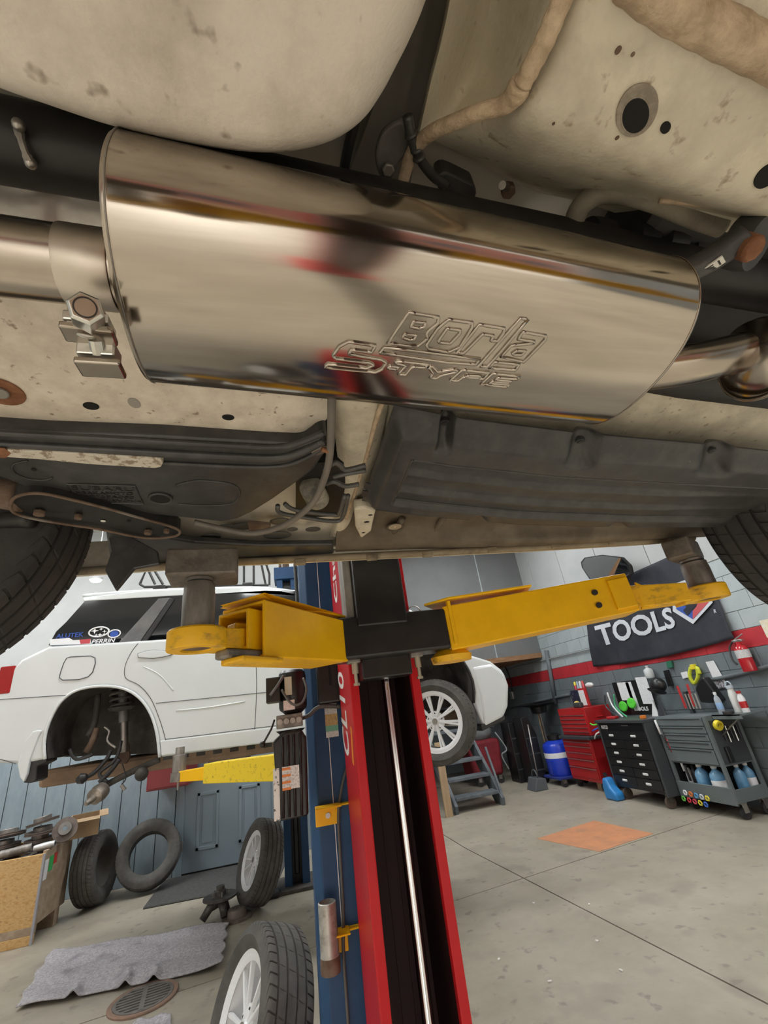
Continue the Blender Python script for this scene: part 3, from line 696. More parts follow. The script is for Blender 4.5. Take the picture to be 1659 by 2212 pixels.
slab('strap_rust', ((-140, 965), (10, 969), (24, 980), (12, 990), (-140, 979)), 1.9578, .002, RUST, car, .0005)
# moulded plate of lettering
pl = [Pz(a, b, 1.9705) for a, b in ((143, 1047), (292, 1050), (310, 1088), (172, 1084))]
slab('moulded_plate', ((143, 1046), (292, 1050), (310, 1089), (172, 1085)), 1.9705, .003, BLKP, ptank, .001)
ux = (pl[1]-pl[0]).normalized(); uy = (pl[0]-pl[3]); uy = (uy-ux*uy.dot(ux)).normalized()
MB().tube([Pz(a, b, 1.970) for a, b in ((143, 1046), (292, 1050), (310, 1089), (172, 1085))], .0012, 6, closed=True).build('plate_border', BLKP, ptank)
GLOSSP = mat('moulded_letter_plastic', (.03, .03, .03), None, .35)
for txt, (a, b), w_, h_ in (('SUBARU', (155, 1058), (295-160), 9), ('>SAKAMOTO', (166, 1067), 122, 6), ('42013FA000', (170, 1075), 120, 6), ('>HD-PE, EVOH<', (166, 1083), 140, 6)):
    o_ = Pz(a, b, 1.9695); e_ = Pz(a+w_, b+w_*.025, 1.9695); t_ = Pz(a-3, b-h_, 1.9695)
    text('moulded_letters', txt, o_, (e_-o_), (t_-o_), .01, GLOSSP, ptank, -.0012, fit=((e_-o_).length, (t_-o_).length))
disc('tank_recess', 347, 1077, 1.9705, .019, HOLE, ptank, .002, sy=1.1)
MB().tube([Pz(347, 1077, 1.970)+V((math.cos(a)*.021, math.sin(a)*.023, 0)) for a in [k*math.tau/24 for k in range(24)]], .003, 8, closed=True).build('recess_lip', BLKP, ptank, smooth='all')
MB().tube(smoothpath([Pz(a, b, 1.971) for a, b in ((380, 1048), (430, 1038), (500, 1046), (518, 1066), (500, 1088), (440, 1092), (385, 1088))], 5), .0022, 8).build('moulded_dome_edge', BLKP, ptank, smooth='all')
MB().tube(smoothpath([Pz(a, b, 1.971) for a, b in ((60, 995), (30, 1003), (30, 1020), (60, 1034), (95, 1037), (113, 1032))], 5), .0016, 8).build('moulded_ring', BLKP, ptank, smooth='all')
disc('tank_pin', 73, 1014, 1.9705, .004, HOLE, ptank, .002)

# trailing link towards the left wheel
lo = [(22, 1094), (28, 1078), (50, 1068), (90, 1066), (150, 1078), (230, 1098), (300, 1118), (382, 1142), (378, 1158), (312, 1162), (220, 1144), (140, 1132), (70, 1120), (32, 1108)]
tl = lab(slab('trailing_link', lo, 1.955, .035, BLK, car, .003, n=3), 'black channel trailing link with bolts')
MB().tube(smoothpath([Pz(a, b, 1.948) for a, b in lo]+[Pz(*lo[0], 1.948)], 4)[:-1], .0032, 8, closed=True).build('channel_lip', BRNR, tl, smooth='all')
for a, b, r, m_ in ((86, 1104, .011, BRNR), (170, 1112, .008, BRNR), (320, 1146, .009, BRNR), (360, 1143, .007, BRNR)): disc('link_bolt', a, b, 1.952, r, m_, tl, .010, 6)
disc('link_hole', 223, 1125, 1.9535, .005, wm, tl, .0012); disc('link_hole', 278, 1126, 1.9535, .004, HOLE, tl, .0012)
MB().tube(smoothpath([Pz(-150, 1040, 2.0), Pz(-30, 1060, 1.99), Pz(50, 1075, 1.975)], 4), .03, 14).build('hub_carrier', BRNR, car, smooth='all')
MB().tube(smoothpath([Pz(-160, 1200, 1.98), Pz(-40, 1135, 1.97), Pz(70, 1122, 1.96)], 4), .018, 12).build('lower_link', BLK, car, smooth='all')

# white floor area with rubber plugs
patch('rear_floor', [[Pz(290, 1080, 2.06), Pz(450, 1060, 2.06), Pz(600, 1030, 2.06), Pz(720, 960, 2.06)],
                     [Pz(300, 1135, 2.03), Pz(450, 1130, 2.03), Pz(600, 1120, 2.03), Pz(730, 1100, 2.04)],
                     [Pz(310, 1165, 2.005), Pz(450, 1168, 2.005), Pz(600, 1165, 2.01), Pz(725, 1160, 2.02)],
                     [Py(310, 1195, 1.27), Py(450, 1195, 1.27), Py(600, 1190, 1.27), Py(725, 1185, 1.27)]], mat('clean_underbody', (.60, .56, .47), (.48, .44, .36), .55, scale=10), car, 6)
GP = mat('grey_rubber_plug', (.075, .075, .073), None, .5)
for a, b, z, r, sy in ((455, 1158, 2.006, .028, .62), (488, 1136, 2.018, .022, .6), (527, 1136, 2.02, .035, .6), (606, 1125, 2.02, .030, .7), (600, 1155, 2.006, .040, .62), (632, 1142, 2.012, .015, .8), (676, 1142, 2.012, .022, .7)):
    disc('floor_plug', a, b, z-.006, r, GP, car, .004, sy=sy)
disc('floor_plug', 520, 1184, 1.985, .026, GP, car, .003, sy=.6)
slab('clip_bracket', ((535, 1132), (585, 1136), (583, 1146), (560, 1152), (538, 1150)), 1.99, .012, BRNR, car, .002)
# central rail with brown sealer
cr = [[Pz(705, 760, 2.06), Pz(735, 760, 2.045), Pz(800, 760, 2.045), Pz(850, 760, 2.06)],
      [Pz(712, 860, 2.05), Pz(742, 860, 2.03), Pz(805, 860, 2.03), Pz(842, 860, 2.05)],
      [Pz(728, 980, 2.045), Pz(750, 980, 2.025), Pz(790, 985, 2.025), Pz(815, 990, 2.045)],
      [Pz(735, 1070, 2.04), Pz(748, 1070, 2.025), Pz(768, 1075, 2.025), Pz(782, 1080, 2.045)],
      [Pz(712, 1160, 2.02), Pz(722, 1160, 2.005), Pz(738, 1162, 2.005), Pz(752, 1165, 2.02)]]
patch('centre_rail', cr, UB, car, 6)
MB().tube(smoothpath([Pz(834, 850, 2.03), Pz(812, 910, 2.028), Pz(790, 990, 2.026), Pz(768, 1060, 2.025), Pz(748, 1120, 2.015)], 6), .0055, 8).build('sealer_bead', SEAL, car, smooth='all')
# fuel lines and brake cable
LINE = mat('grey_line', (.075, .075, .075), (.11, .11, .105), .4, .2, scale=20)
for pts in (((700, 1015, 1.99), (722, 1000, 1.985), (735, 1005, 1.985), (748, 1015, 1.985), (790, 1005, 1.99)),
            ((720, 1030, 1.985), (745, 1024, 1.985), (790, 1016, 1.99)),
            ((705, 1045, 1.985), (722, 1040, 1.98), (745, 1050, 1.98), (775, 1046, 1.985)),
            ((600, 1092, 1.985), (606, 1108, 1.98), (660, 1118, 1.98), (725, 1126, 1.98), (742, 1112, 1.985), (752, 1070, 1.99)),
            ((615, 1088, 1.99), (640, 1102, 1.985), (720, 1112, 1.985), (733, 1108, 1.985), (745, 1070, 1.99))):
    MB().tube(smoothpath([Pz(*p) for p in pts], 6), .0058, 10).build('fuel_line', LINE, car, smooth='all')
cable = [(716, 830, 1.99), (716, 900, 1.975), (712, 985, 1.965), (700, 1035, 1.96), (680, 1080, 1.955), (645, 1115, 1.95), (600, 1140, 1.955), (540, 1152, 1.96), (470, 1140, 1.975), (420, 1128, 1.99)]
MB().tube(smoothpath([Pz(*p) for p in cable], 6), .0075, 12).build('brake_cable', mat('cable_sheath', (.19, .17, .15), (.14, .125, .11), .6, scale=10), car, smooth='all')
c0, c1_ = Pz(668, 1045, 2.01), Pz(690, 1085, 2.01)
ff = MB(); ff.lathe([(.012, -.045), (.028, -.038), (.030, -.01), (.024, -.005), (.030, .0), (.030, .035), (.020, .045)], (c0+c1_)/2, c1_-c0, 24); ff.build('fuel_filter', mat('smudged_pale_plastic', (.36, .34, .28), (.08, .075, .065), .5, scale=22), car, smooth=True)
MB().bb(Pz(640, 1000, 2.03), Pz(740, 1095, 2.06)).build('filter_bracket', BLK, car)
slab('pull_tab', ((672, 978), (695, 965), (708, 968), (700, 980), (680, 985)), 1.97, .004, STEEL, car, .001); MB().cyl(Pz(695, 970, 1.966), Pz(710, 975, 1.964), .005, seg=10).build('rusty_pin', RUST, car)

# splash shield ------------------------------------------------------------------------
def sh_pt(u, v):
    a = [Pz(852, 876, 2.01), Pz(1000, 905, 2.0), Pz(1250, 936, 1.985), Pz(1500, 958, 1.975), Pz(1760, 985, 1.965)]
    b = [Pz(782, 1082, 2.0), Pz(900, 1098, 1.99), Pz(1100, 1118, 1.97), Pz(1350, 1126, 1.955), Pz(1640, 1126, 1.945)]
    def at(c, u):
        x = u*(len(c)-1); i = min(int(x), len(c)-2); return c[i].lerp(c[i+1], x-i)
    p = at(a, u).lerp(at(b, u), v)
    def st(e0, e1, x): t = max(0, min(1, (x-e0)/(e1-e0))); return t*t*(3-2*t)
    h = st(0, .05, u)*st(0, .14, v)*st(0, .06, 1-v)*.034                  # rolled rim: the middle hangs lower
    inner = st(.10, .118, u)*st(.30, .318, v)*st(.16, .178, 1-v)
    h -= inner*.016
    h += st(.10, .20, u)*st(.42, .46, v)*st(.46, .42, v-.04)*0
    for vc in (.46, .66): h += inner*.013*math.exp(-((v-vc-.02)/.026)**2)*st(.0, .25, .98-u)
    for uc in (.20, .52, .80): h -= .036*math.exp(-((u-uc)/.024)**4)*math.exp(-((v-.09)/.09)**4)
    for uc in (.40, .72): h -= .020*math.exp(-((u-uc)/.016)**4)*math.exp(-((v-.93)/.05)**4)
    return p+V((0, 0, -h))
shield = lab(MB().grid(sh_pt, 180, 70, (0, 0, .004)).build('splash_shield', BLKP, car, smooth=70), 'ribbed black plastic splash shield')
for u_, v_ in ((.203, .09), (.522, .095), (.80, .09)):
    c = sh_pt(u_, v_)
    q = MB(); q.lathe([(0, -.004), (.006, -.004), (.0065, -.002), (.012, -.002), (.0125, .004)], c, (0, 0, 1), 24); q.build('shield_clip', BLKP, shield, smooth=30)
for u_, v_ in ((.40, .93), (.72, .93)):
    c = sh_pt(u_, v_); MB().lathe([(0, -.003), (.007, -.003), (.009, .004)], c, (0, 0, 1), 20).build('shield_clip', RUST if u_ > .6 else OLDST, shield, smooth=30)
for k in range(2):
    c = sh_pt(.004, .74+.1*k)
    MB().prism([c+V((-.01, 0, -.002)), c+V((.05, .015, -.012)), c+V((.045, .03, -.012)), c+V((-.01, .03, -.002))], (0, 0, .003)).build('shield_rib', BLKP, shield)

for v0, r_ in ((.305, .0042), (.815, .003)):
    MB().tube([sh_pt(.112+.86*k/40, v0)+V((0, 0, -.0005)) for k in range(41)], r_, 8).build('shield_ridge', BLKP, shield, smooth='all')
MB().tube([sh_pt(.108, .305+.51*k/12)+V((0, 0, -.0005)) for k in range(13)], .0035, 8).build('shield_ridge', BLKP, shield, smooth='all')
# outer floor and sill
of = [[Pz(745, 1070, 2.03), Pz(900, 1085, 2.02), Pz(1150, 1100, 2.01), Pz(1400, 1105, 2.0), Pz(1800, 1080, 2.0)],
      [Pz(730, 1130, 2.02), Pz(900, 1130, 2.01), Pz(1150, 1135, 2.0), Pz(1400, 1130, 1.985), Pz(1800, 1105, 1.985)],
      [Py(725, 1178, 1.26), Py(900, 1172, 1.26), Py(1150, 1168, 1.26), Py(1400, 1158, 1.26), Py(1800, 1128, 1.26)],
      [Py(725, 1192, 1.30), Py(900, 1186, 1.30), Py(1150, 1182, 1.30), Py(1400, 1168, 1.30), Py(1800, 1140, 1.30)]]
outer = lab(patch('outer_floor', of, UBD, car, 7), 'brown grimy outer floor pan')
for pts in (((870, 1120), (835, 1170)), ((960, 1115), (920, 1172)), ((1180, 1125), (1150, 1165)), ((1300, 1128), (1270, 1160))):
    MB().tube([Pz(*pts[0], 2.008), Pz(*pts[1], 1.996)], .010, 8).build('floor_rib', UBD, outer, smooth='all')
disc('floor_grommet', 853, 1137, 2.002, .028, UBD, outer, .006); disc('grommet_centre', 853, 1137, 1.996, .020, mat('tan_plug', (.35, .29, .21), None, .6), outer, .003); disc('floor_pin', 853, 1137, 1.993, .004, SEAL, outer, .003)
MB().bb(Pz(1238, 1120, 1.995), Pz(1300, 1150, 1.998)+V((0, 0, .01))).build('floor_pad', BRNR, outer, bevel=.004)
br = MB(); br.prism([Pz(a, b, 1.985) for a, b in ((765, 1100), (788, 1096), (812, 1104), (802, 1148), (780, 1164), (768, 1140))], (0, 0, .03)); br.build('jack_bracket', UB, car, bevel=.006)
for a, b, r in ((800, 1112, .006), (792, 1127, .008), (785, 1150, .005)): disc('bracket_hole', a, b, 1.9855, r, HOLE, car, .0015, sy=.7)
sg = MB()
sp = [(-.62, 1.95), (-.2, 1.953), (.14, 1.947), (.8, 1.937), (1.3, 1.934), (1.52, 1.936)]
sg.prism([(x, 1.305, z+.002) for x, z in sp]+[(x, 1.305, z+.10) for x, z in reversed(sp)], (0, .030, 0))
sill = lab(sg.build('sill', UB, car, bevel=.006), 'dirty sill edge with pinch weld')
SILL2 = mat('muddy_sill', (.22, .17, .11), (.30, .25, .17), .7, scale=14, c3=(.12, .09, .06), s3=12)
sg = MB(); sg.tube([(x, 1.300, z+.006) for x, z in [(-.6, 1.952)]+sp[1:]], .011, 10); sg.build('pinch_weld', SILL2, sill, smooth='all')
for x in (.02, .245, .43, .66, .90, 1.13): MB().bb((x, 1.285, 1.933), (x+.035, 1.302, 1.952)).build('weld_lug', SILL2, sill, bevel=.004)
# black guard and mud flap ahead of the left wheel
slab('sill_guard', ((228, 1150), (300, 1152), (420, 1172), (560, 1180), (720, 1178), (722, 1200), (600, 1212), (480, 1218), (330, 1222), (240, 1226)), 1.968, .02, BLKP, car, .006)
mf_ = MB(); mf_.prism([Py(a, b, 1.10) for a, b in ((232, 1150), (262, 1150), (300, 1168), (340, 1190), (345, 1218), (290, 1228), (262, 1262), (250, 1276), (240, 1258), (226, 1232), (240, 1190))], (0, .012, 0)); mf_.build('mud_flap', BLKP, car, bevel=.003)
# ------------------------------------------------------------------ wheels
def tire_mesh(name, R=.33, W=.215, rim=.205, pitches=56, m=RUB, style=0):
    """tyre round the Y axis: circumferential grooves, sipes across the blocks, rounded sidewalls"""
    gz = [-.062, -.022, .022, .062]
    prof = []
    hw = W/2
    prof += [(rim-.012, -hw*.70, 0), (rim+.004, -hw*.80, 0), (rim+.03, -hw*.96, 0), ((rim+R)/2, -hw*1.04, 0), (R-.045, -hw*1.0, 0), (R-.02, -hw*.93, 0), (R-.010, -hw*.86, 1)]
    edges = [-hw*.80]
    for g in gz: edges += [g-.0045, g+.0045]
    edges.append(hw*.80)
    def cr(y): return R-.0045*(y/(hw*.8))**2
    for i in range(0, len(edges), 2):
        a, b = edges[i], edges[i+1]
        prof += [(cr(a), a+.0005, 1), (cr((a+b)/2), (a+b)/2, 1 if i in (0, 8) else 2), (cr(b), b-.0005, 1)]
        if i+2 < len(edges): prof += [(cr(b)-.008, b+.0012, 0), (cr(b)-.008, edges[i+2]-.0012, 0)]
    prof += [(R-.010, hw*.86, 1), (R-.02, hw*.93, 0), (R-.045, hw*1.0, 0), ((rim+R)/2, hw*1.04, 0), (rim+.03, hw*.96, 0), (rim+.004, hw*.80, 0), (rim-.012, hw*.70, 0), (rim-.006, 0, 0)]
    steps = []
    for p in range(pitches):
        a = p/pitches
        for f, g in ((0, 0), (.80, 0), (.84, 1), (.96, 1)): steps.append(((a+f/pitches)*math.tau, g))
    n = len(steps); q = MB(); vs = []
    for r, y, fl_ in prof:
        for k, (a, g) in enumerate(steps):
            sk = 0.
            if fl_:
                sk = -abs(y)*1.1*math.copysign(1, y if style == 0 else 1)/R*.35
            rr = r-(.0055 if (g and fl_ == 1 and abs(y) > .058) else (.003 if (g and fl_ == 2 and (k//4) % 2 == 0) else 0))
            vs.append(V((math.cos(a+sk)*rr, y, math.sin(a+sk)*rr)))
    m_ = len(prof); fs = [(i*n+k, i*n+(k+1) % n, ((i+1) % m_)*n+(k+1) % n, ((i+1) % m_)*n+k) for i in range(m_) for k in range(n)]
    q.add(vs, fs); return q
def rim_parts(par, rim=.205, W=.215, face=-1, spokes=10, m=None, mdark=None, pair=True, width=.020):
    """alloy wheel round Y; face = side of the spokes"""
    hw = W/2*.80; f = face*hw*.80
    q = MB(); q.lathe([(rim+.004, -hw), (rim-.012, -hw*.95), (rim-.026, -hw*.6), (rim-.030, hw*.6), (rim-.012, hw*.95), (rim+.004, hw), (rim-.002, hw*.8), (rim-.018, hw*.6), (rim-.018, -hw*.6), (rim-.002, -hw*.8)], (0, 0, 0), (0, 1, 0), 56, closed=True)
    q.build('rim_barrel', m, par, smooth=True, local=True)
    q = MB(); q.lathe([(rim-.022, f-face*.004), (rim-.004, f+face*.006), (rim-.002, f+face*.012), (rim-.012, f+face*.014), (rim-.034, f+face*.002)], (0, 0, 0), (0, 1, 0), 56, closed=True); q.build('rim_lip', m, par, smooth=True, local=True)
    src = None
    for k in range(spokes):
        a = k*math.tau/spokes+((.10 if k % 2 else -.10) if pair else 0)
        if src is None:
            s_ = MB(); r0, r1 = .035, rim-.014
            for (w0, w1, y0, y1) in ((width*.62, width, f-face*.010, f),):
                s_.add([(r0, y0-face*.016, -w0/2), (r0, y0-face*.016, w0/2), (r0, y0, w0*.35), (r0, y0, -w0*.35), (r1, y1-face*.022, -w1/2), (r1, y1-face*.022, w1/2), (r1, y1, w1*.35), (r1, y1, -w1*.35)],
                       [(0, 1, 2, 3), (4, 7, 6, 5), (0, 4, 5, 1), (1, 5, 6, 2), (2, 6, 7, 3), (3, 7, 4, 0)])
            src = s_.build('spoke', m, par, bevel=.002, local=True); o_ = src
        else: o_ = inst(src, parent=par)
        o_.rotation_euler = (0, -a, 0)
    q = MB(); q.lathe([(.0, f-face*.002), (.026, f-face*.003), (.030, f-face*.012), (.075, f-face*.018), (.078, f-face*.035), (.0, f-face*.04)], (0, 0, 0), (0, 1, 0), 32); q.build('hub', m, par, smooth=True, local=True)
    src = None
    for k in range(5):
        a = k*math.tau/5+.3
        if src is None:
            src = MB().cyl((.055, f-face*.020, 0), (.055, f-face*.0155, 0), .011, seg=14).build('lug_hole', mdark or HOLE, par, local=True); o_ = src
        else: o_ = inst(src, parent=par)
        o_.rotation_euler = (0, -a, 0)
    MB().cyl((0, f-face*.0025, 0), (0, f+face*.003, 0), .022, seg=24).build('centre_cap', STEEL, par, local=True)
ALLOY = mat('silver_alloy', (.62, .63, .64), None, .35, .55)
ALLOYW = mat('white_alloy', (.80, .81, .82), None, .4, .1)
def wheel(name, label, cat, loc, rot, R, W, rim, par=None, face=-1, spokes=10, m=ALLOYW, tm=RUB, group=None, pair=True, width=.02, has_rim=True):
    w = bpy.data.objects.new(name, None); SC.collection.objects.link(w); w.location = loc; w.rotation_euler = rot
    if par is not None:
        w.parent = par; w.location = V(loc)-par.location; lab(w, label)
    else: tag(w, label, cat, group)
    tire_mesh(name, R, W, rim, m=tm).build('tire', tm, w, smooth=35, local=True)
    if has_rim: rim_parts(w, rim, W, face, spokes, m, None, pair, width)
    return w
wheel('wheel', 'rear wheel hanging at the left', None, (-.868, 1.085, 2.024), (0, 0, 0), .378, .225, .235, car, face=1, spokes=5, m=ALLOY, pair=False, width=.05)
wheel('wheel', 'front wheel hanging at the right', None, (1.775, 1.17, 1.95), (0, .1, .25), .335, .22, .21, car, face=1, spokes=5, m=ALLOY, pair=False, width=.05)
hb = MB(); hb.cyl((-.868, .94, 2.024), (-.868, 1.06, 2.024), .14, seg=32); hb.cyl((-.868, .86, 2.024), (-.868, 1.0, 2.024), .06); hb.build('brake_disc', BRNR, car, smooth=True)
# ------------------------------------------------------------------ the red two post lift
LRED = mat('red_lift_paint', (.55, .008, .014), (.48, .006, .012), .35, scale=3, coat=.1, spec=.25)
LDARK = mat('shaded_channel_red', (.022, .004, .005), (.035, .008, .008), .6, scale=6)  # red in shade: the channel's inner darkness is put into this maroon
LYEL = mat('yellow_arm_paint', (.95, .54, .004), (.84, .46, .004), .38, scale=6, coat=.1, spec=.3, c3=(.90, .50, .005), s3=3)
LYELD = mat('scuffed_yellow_paint', (.88, .50, .008), (.34, .19, .03), .45, scale=22, lo=.5, hi=.72, stretch=(1, 1, 2))
LBLK = mat('black_carriage_paint', (.006, .006, .0065), (.016, .015, .014), .34, scale=9)
LBLUE = mat('blue_lift_paint', (.014, .055, .135), (.02, .07, .165), .45, scale=6, c3=(.026, .085, .18), s3=2, spec=.3)
LETT = mat('white_decal', (.80, .78, .76), None, .4)
y0c = 1.65
xa, xb = Py(776, 1700, y0c).x, Py(943, 1700, y0c).x
y1c = y0c+.40
lift = T('car_lift', 'red and black lift column with two yellow arms under the car', 'car lift', ((xa+xb)/2, (y0c+y1c)/2, 0))
H = 3.7; th = .010; lipw = .032
q = MB(); q.prism([(xa, y0c, .02), (xa, y1c, .02), (xb, y1c, .02), (xb, y0c, .02), (xb-lipw, y0c, .02), (xb-lipw, y0c+.03, .02), (xb-lipw+th, y0c+.03, .02), (xb-lipw+th, y0c+th, .02), (xb-th, y0c+th, .02), (xb-th, y1c-th, .02), (xa+th, y1c-th, .02), (xa+th, y0c+th, .02), (xa+lipw-th, y0c+th, .02), (xa+lipw-th, y0c+.03, .02), (xa+lipw, y0c+.03, .02), (xa+lipw, y0c, .02)], (0, 0, H))
col = lab(q.build('column', LRED, lift, bevel=.006), 'glossy red channel column')
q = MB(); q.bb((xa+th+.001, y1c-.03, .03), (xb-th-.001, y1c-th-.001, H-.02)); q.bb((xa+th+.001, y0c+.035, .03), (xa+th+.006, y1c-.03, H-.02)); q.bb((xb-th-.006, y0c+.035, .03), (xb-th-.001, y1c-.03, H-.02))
q.build('channel_shade', LDARK, lift)
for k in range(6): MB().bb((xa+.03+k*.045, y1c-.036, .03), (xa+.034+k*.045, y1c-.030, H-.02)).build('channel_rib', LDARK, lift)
MB().bb((xa-.08, y0c-.05, 0), (xb+.08, y1c+.12, .02)).build('base_plate', LRED, lift, bevel=.004)
xr = Py(849, 1588, y0c+.10).x
MB().cyl((xr, y0c+.10, .03), (xr, y0c+.10, 1.72), .0185, seg=28).build('piston_rod', CHROME, lift, smooth=True)
# lettering running up the left face of the column
def side_text(txt, ptop, pbot, h, nm='column_letters'):
    zt, zb = Px(*ptop, xa).z, Px(*pbot, xa).z; yc = Px((ptop[0]+pbot[0])/2, (ptop[1]+pbot[1])/2, xa).y
    text(nm, txt, (xa-.0008, yc-h/2, zb), (0, 0, 1), (0, 1, 0), .1, LETT, col, .001, fit=(zt-zb, h), shear=.25, bold=.012)
side_text('CL10', (733, 1452), (752, 1632), .21)
zt = Px(722, 1318, xa).z
text('column_letters', 'Challenger', (xa-.0008, y0c+.10, zt), (0, 0, 1), (0, 1, 0), .1, LETT, col, .001, fit=(.62, .17), shear=.25, bold=.02)
o = MB().box((xa-.001, y0c+.09, Px(752, 1625, xa).z+.03), (.001, .03, .12), Matrix.Rotation(.25, 3, 'X')).build('orange_swoosh', mat('orange_decal', (.8, .28, .03), None, .4), col)
# carriage
car_y = 1.50
c0, c1 = Py(726, 1345, car_y), Py(985, 1410, car_y)
zc0, zc1 = 1.665, 1.805
cg = lab(MB().bb((c0.x, car_y, zc0), (c1.x-.01, car_y+.135, zc1)).build('carriage', LBLK, lift, bevel=.010, bseg=3), 'black steel carriage beam')
v0, v1 = Py(768, 1300, car_y-.012).x, Py(876, 1300, car_y-.012).x
MB().bb((v0, car_y-.012, 1.765), (v1, car_y+.16, 2.55)).build('carriage_post', LBLK, cg, bevel=.008)
MB().bb((v0-.03, car_y+.03, 1.78), (v0, car_y+.16, 2.5)).build('carriage_cheek', OLDST, cg, bevel=.004)
w0, w1 = Py(781, 1435, car_y+.06).x, Py(888, 1435, car_y+.06).x
MB().bb((w0, car_y+.05, 1.60), (w1, car_y+.16, 1.67)).build('carriage_foot', LBLK, cg, bevel=.006)
for a, b in (((768, 1425), .0), ((902, 1412), .0)):
    c = Py(*a, car_y+.05)
    q = MB(); q.bb(c+V((-.03, -.02, -.012)), c+V((.014, .02, .022))); q.build('lock_block', OLDST, cg, bevel=.003)
    q = MB(); q.cyl(c+V((-.004, 0, -.012)), c+V((-.004, 0, -.045)), .011, seg=12); q.cyl(c+V((-.004, 0, -.045)), c+V((-.004, 0, -.075)), .006, seg=10); q.cyl(c+V((-.004, 0, -.075)), c+V((-.004, 0, -.083)), .011, seg=6)
    q.build('lock_pin', mat('brass_pin', (.50, .46, .36), None, .35, .8), cg)
for a in ((768, 1318), (895, 1322)):
    c = Py(*a, car_y+.05); q = MB(); q.tube([c+V((math.cos(k*math.pi/10)*.026, 0, math.sin(k*math.pi/10)*.032-.01)) for k in range(-2, 13)], .0022, 6); q.build('pull_ring', ZINC, cg, smooth='all')

def box_arm(name, a, b, h0, h1, w0, w1, m, par, wall=.008, bevel=.004, open_end=True):
    """hollow rectangular arm from a to b (points on its axis), open at b"""
    a, b = V(a), V(b); d = (b-a).normalized(); s_ = d.cross(V((0, 0, 1))).normalized(); u = s_.cross(d)
    q = MB(); vs = []
    for p, h, w in ((a, h0, w0), (b, h1, w1)):
        vs += [p+s_*(i*w/2)+u*(j*h/2) for i, j in ((-1, -1), (1, -1), (1, 1), (-1, 1))]
    for p, h, w in ((a+d*.02, h0-2*wall, w0-2*wall), (b, h1-2*wall, w1-2*wall)):
        vs += [p+s_*(i*w/2)+u*(j*h/2) for i, j in ((-1, -1), (1, -1), (1, 1), (-1, 1))]
    fs = [(0, 3, 2, 1)]
    for k in range(4):
        n = (k+1) % 4; fs += [(k, n, 4+n, 4+k), (8+n, 8+k, 12+k, 12+n), (4+k, 4+n, 12+n, 12+k)]
    fs.append((8, 9, 10, 11))
    q.add(vs, fs); return q.build(name, m, par, bevel=bevel)
def pad(cx, cy, z0, z1, z2, r, ring_m, par, plate, rot, plate_m, label):
    rg = MB(); rg.lathe([(.036, 0), (.064, 0), (.066, .003), (.066, .042), (.063, .046), (.036, .046)], (cx, cy, z0), (0, 0, 1), 40, closed=True)
    g = rg.build('pad_socket', ring_m, par, smooth=35)
    MB().lathe([(0, .004), (.034, .004), (.034, .01), (0, .01)], (cx, cy, z0), (0, 0, 1), 28).build('socket_bush', BRNR, g)
    q = MB(); q.lathe([(r, 0), (r*1.02, .004), (r*1.02, (z1-z0-.046)*.75), (r*.98, (z1-z0-.046)*.8), (r*.99, (z1-z0-.046)*.96), (r*.9, z1-z0-.046)], (cx, cy, z0+.046), (0, 0, 1), 36)
    p = lab(q.build('pad_post', OLDST, par, smooth=True), label)
    MB().lathe([(r*.75, 0), (r*.9, .003), (r*.9, .010), (r*.75, .013)], (cx, cy, z1), (0, 0, 1), 30).build('pad_neck', STEEL, p, smooth=True)
    MB().box((cx+plate[3], cy+plate[4], (z1+.012+z2)/2), (plate[0], plate[1], z2-z1-.012), Matrix.Rotation(rot, 3, 'Z')).build('pad_plate', plate_m, p, bevel=.007)
# left arm
pl_ = V((-.214, 1.115, 1.68))
s0, s1 = V((.125, 1.56, 1.728)), V((-.125, 1.235, 1.735))
al = lab(box_arm('left_arm', s0, s1, .135, .150, .155, .150, LYEL, lift, .009, .006), 'short yellow telescopic arm towards the rear wheel')
d_ = (s1-s0).normalized(); sd = d_.cross(V((0, 0, 1))).normalized()
tp = MB(); tp.prism([s0+V((.07, -.01, .085)), s0+V((-.02, -.10, .092)), s1+V((0, 0, .082))+sd*.075, s1+V((0, 0, .082))-sd*.075, s0+V((-.16, .05, .085)), s0+V((-.02, .10, .085))], (0, 0, .008)); tp.build('top_plate', LYEL, al, bevel=.003)
i0, i1 = s1-d_*.10, s1+d_*.035
box_arm('inner_arm', i0, i1, .105, .105, .105, .105, LYEL, al, .009, .005)
e0, e1 = s1-d_*.05, V((pl_.x, pl_.y, 1.705))-(V((pl_.x, pl_.y, 1.705))-s1).normalized()*.03
box_arm('end_bar', V((e0.x, e0.y, 1.715)), V((e1.x, e1.y, 1.706)), .060, .044, .065, .085, LYELD, al, .02, .008)
MB().beam((e0.x+.03, e0.y-.03, 1.668), (e1.x+.03, e1.y+.01, 1.672), .05, .022).build('slide_bar', OLDST, al, bevel=.006)
MB().beam((e0.x+.05, e0.y-.03, 1.652), (e1.x+.06, e1.y-.0, 1.655), .07, .012).build('slide_plate', LYELD, al, bevel=.004)
MB().box(V((e0.x, e0.y, 1.735))+d_*.06, (.05, .04, .04), Matrix.Rotation(.7, 3, 'Z')).build('stop_block', LYELD, al, bevel=.004)
pad(pl_.x, pl_.y, 1.682, 1.842, 1.925, .0365, LYELD, lift, (.165, .11, 0, .005, .02), .10, PLATEM, 'worn steel pad post under the sill by the rear wheel')
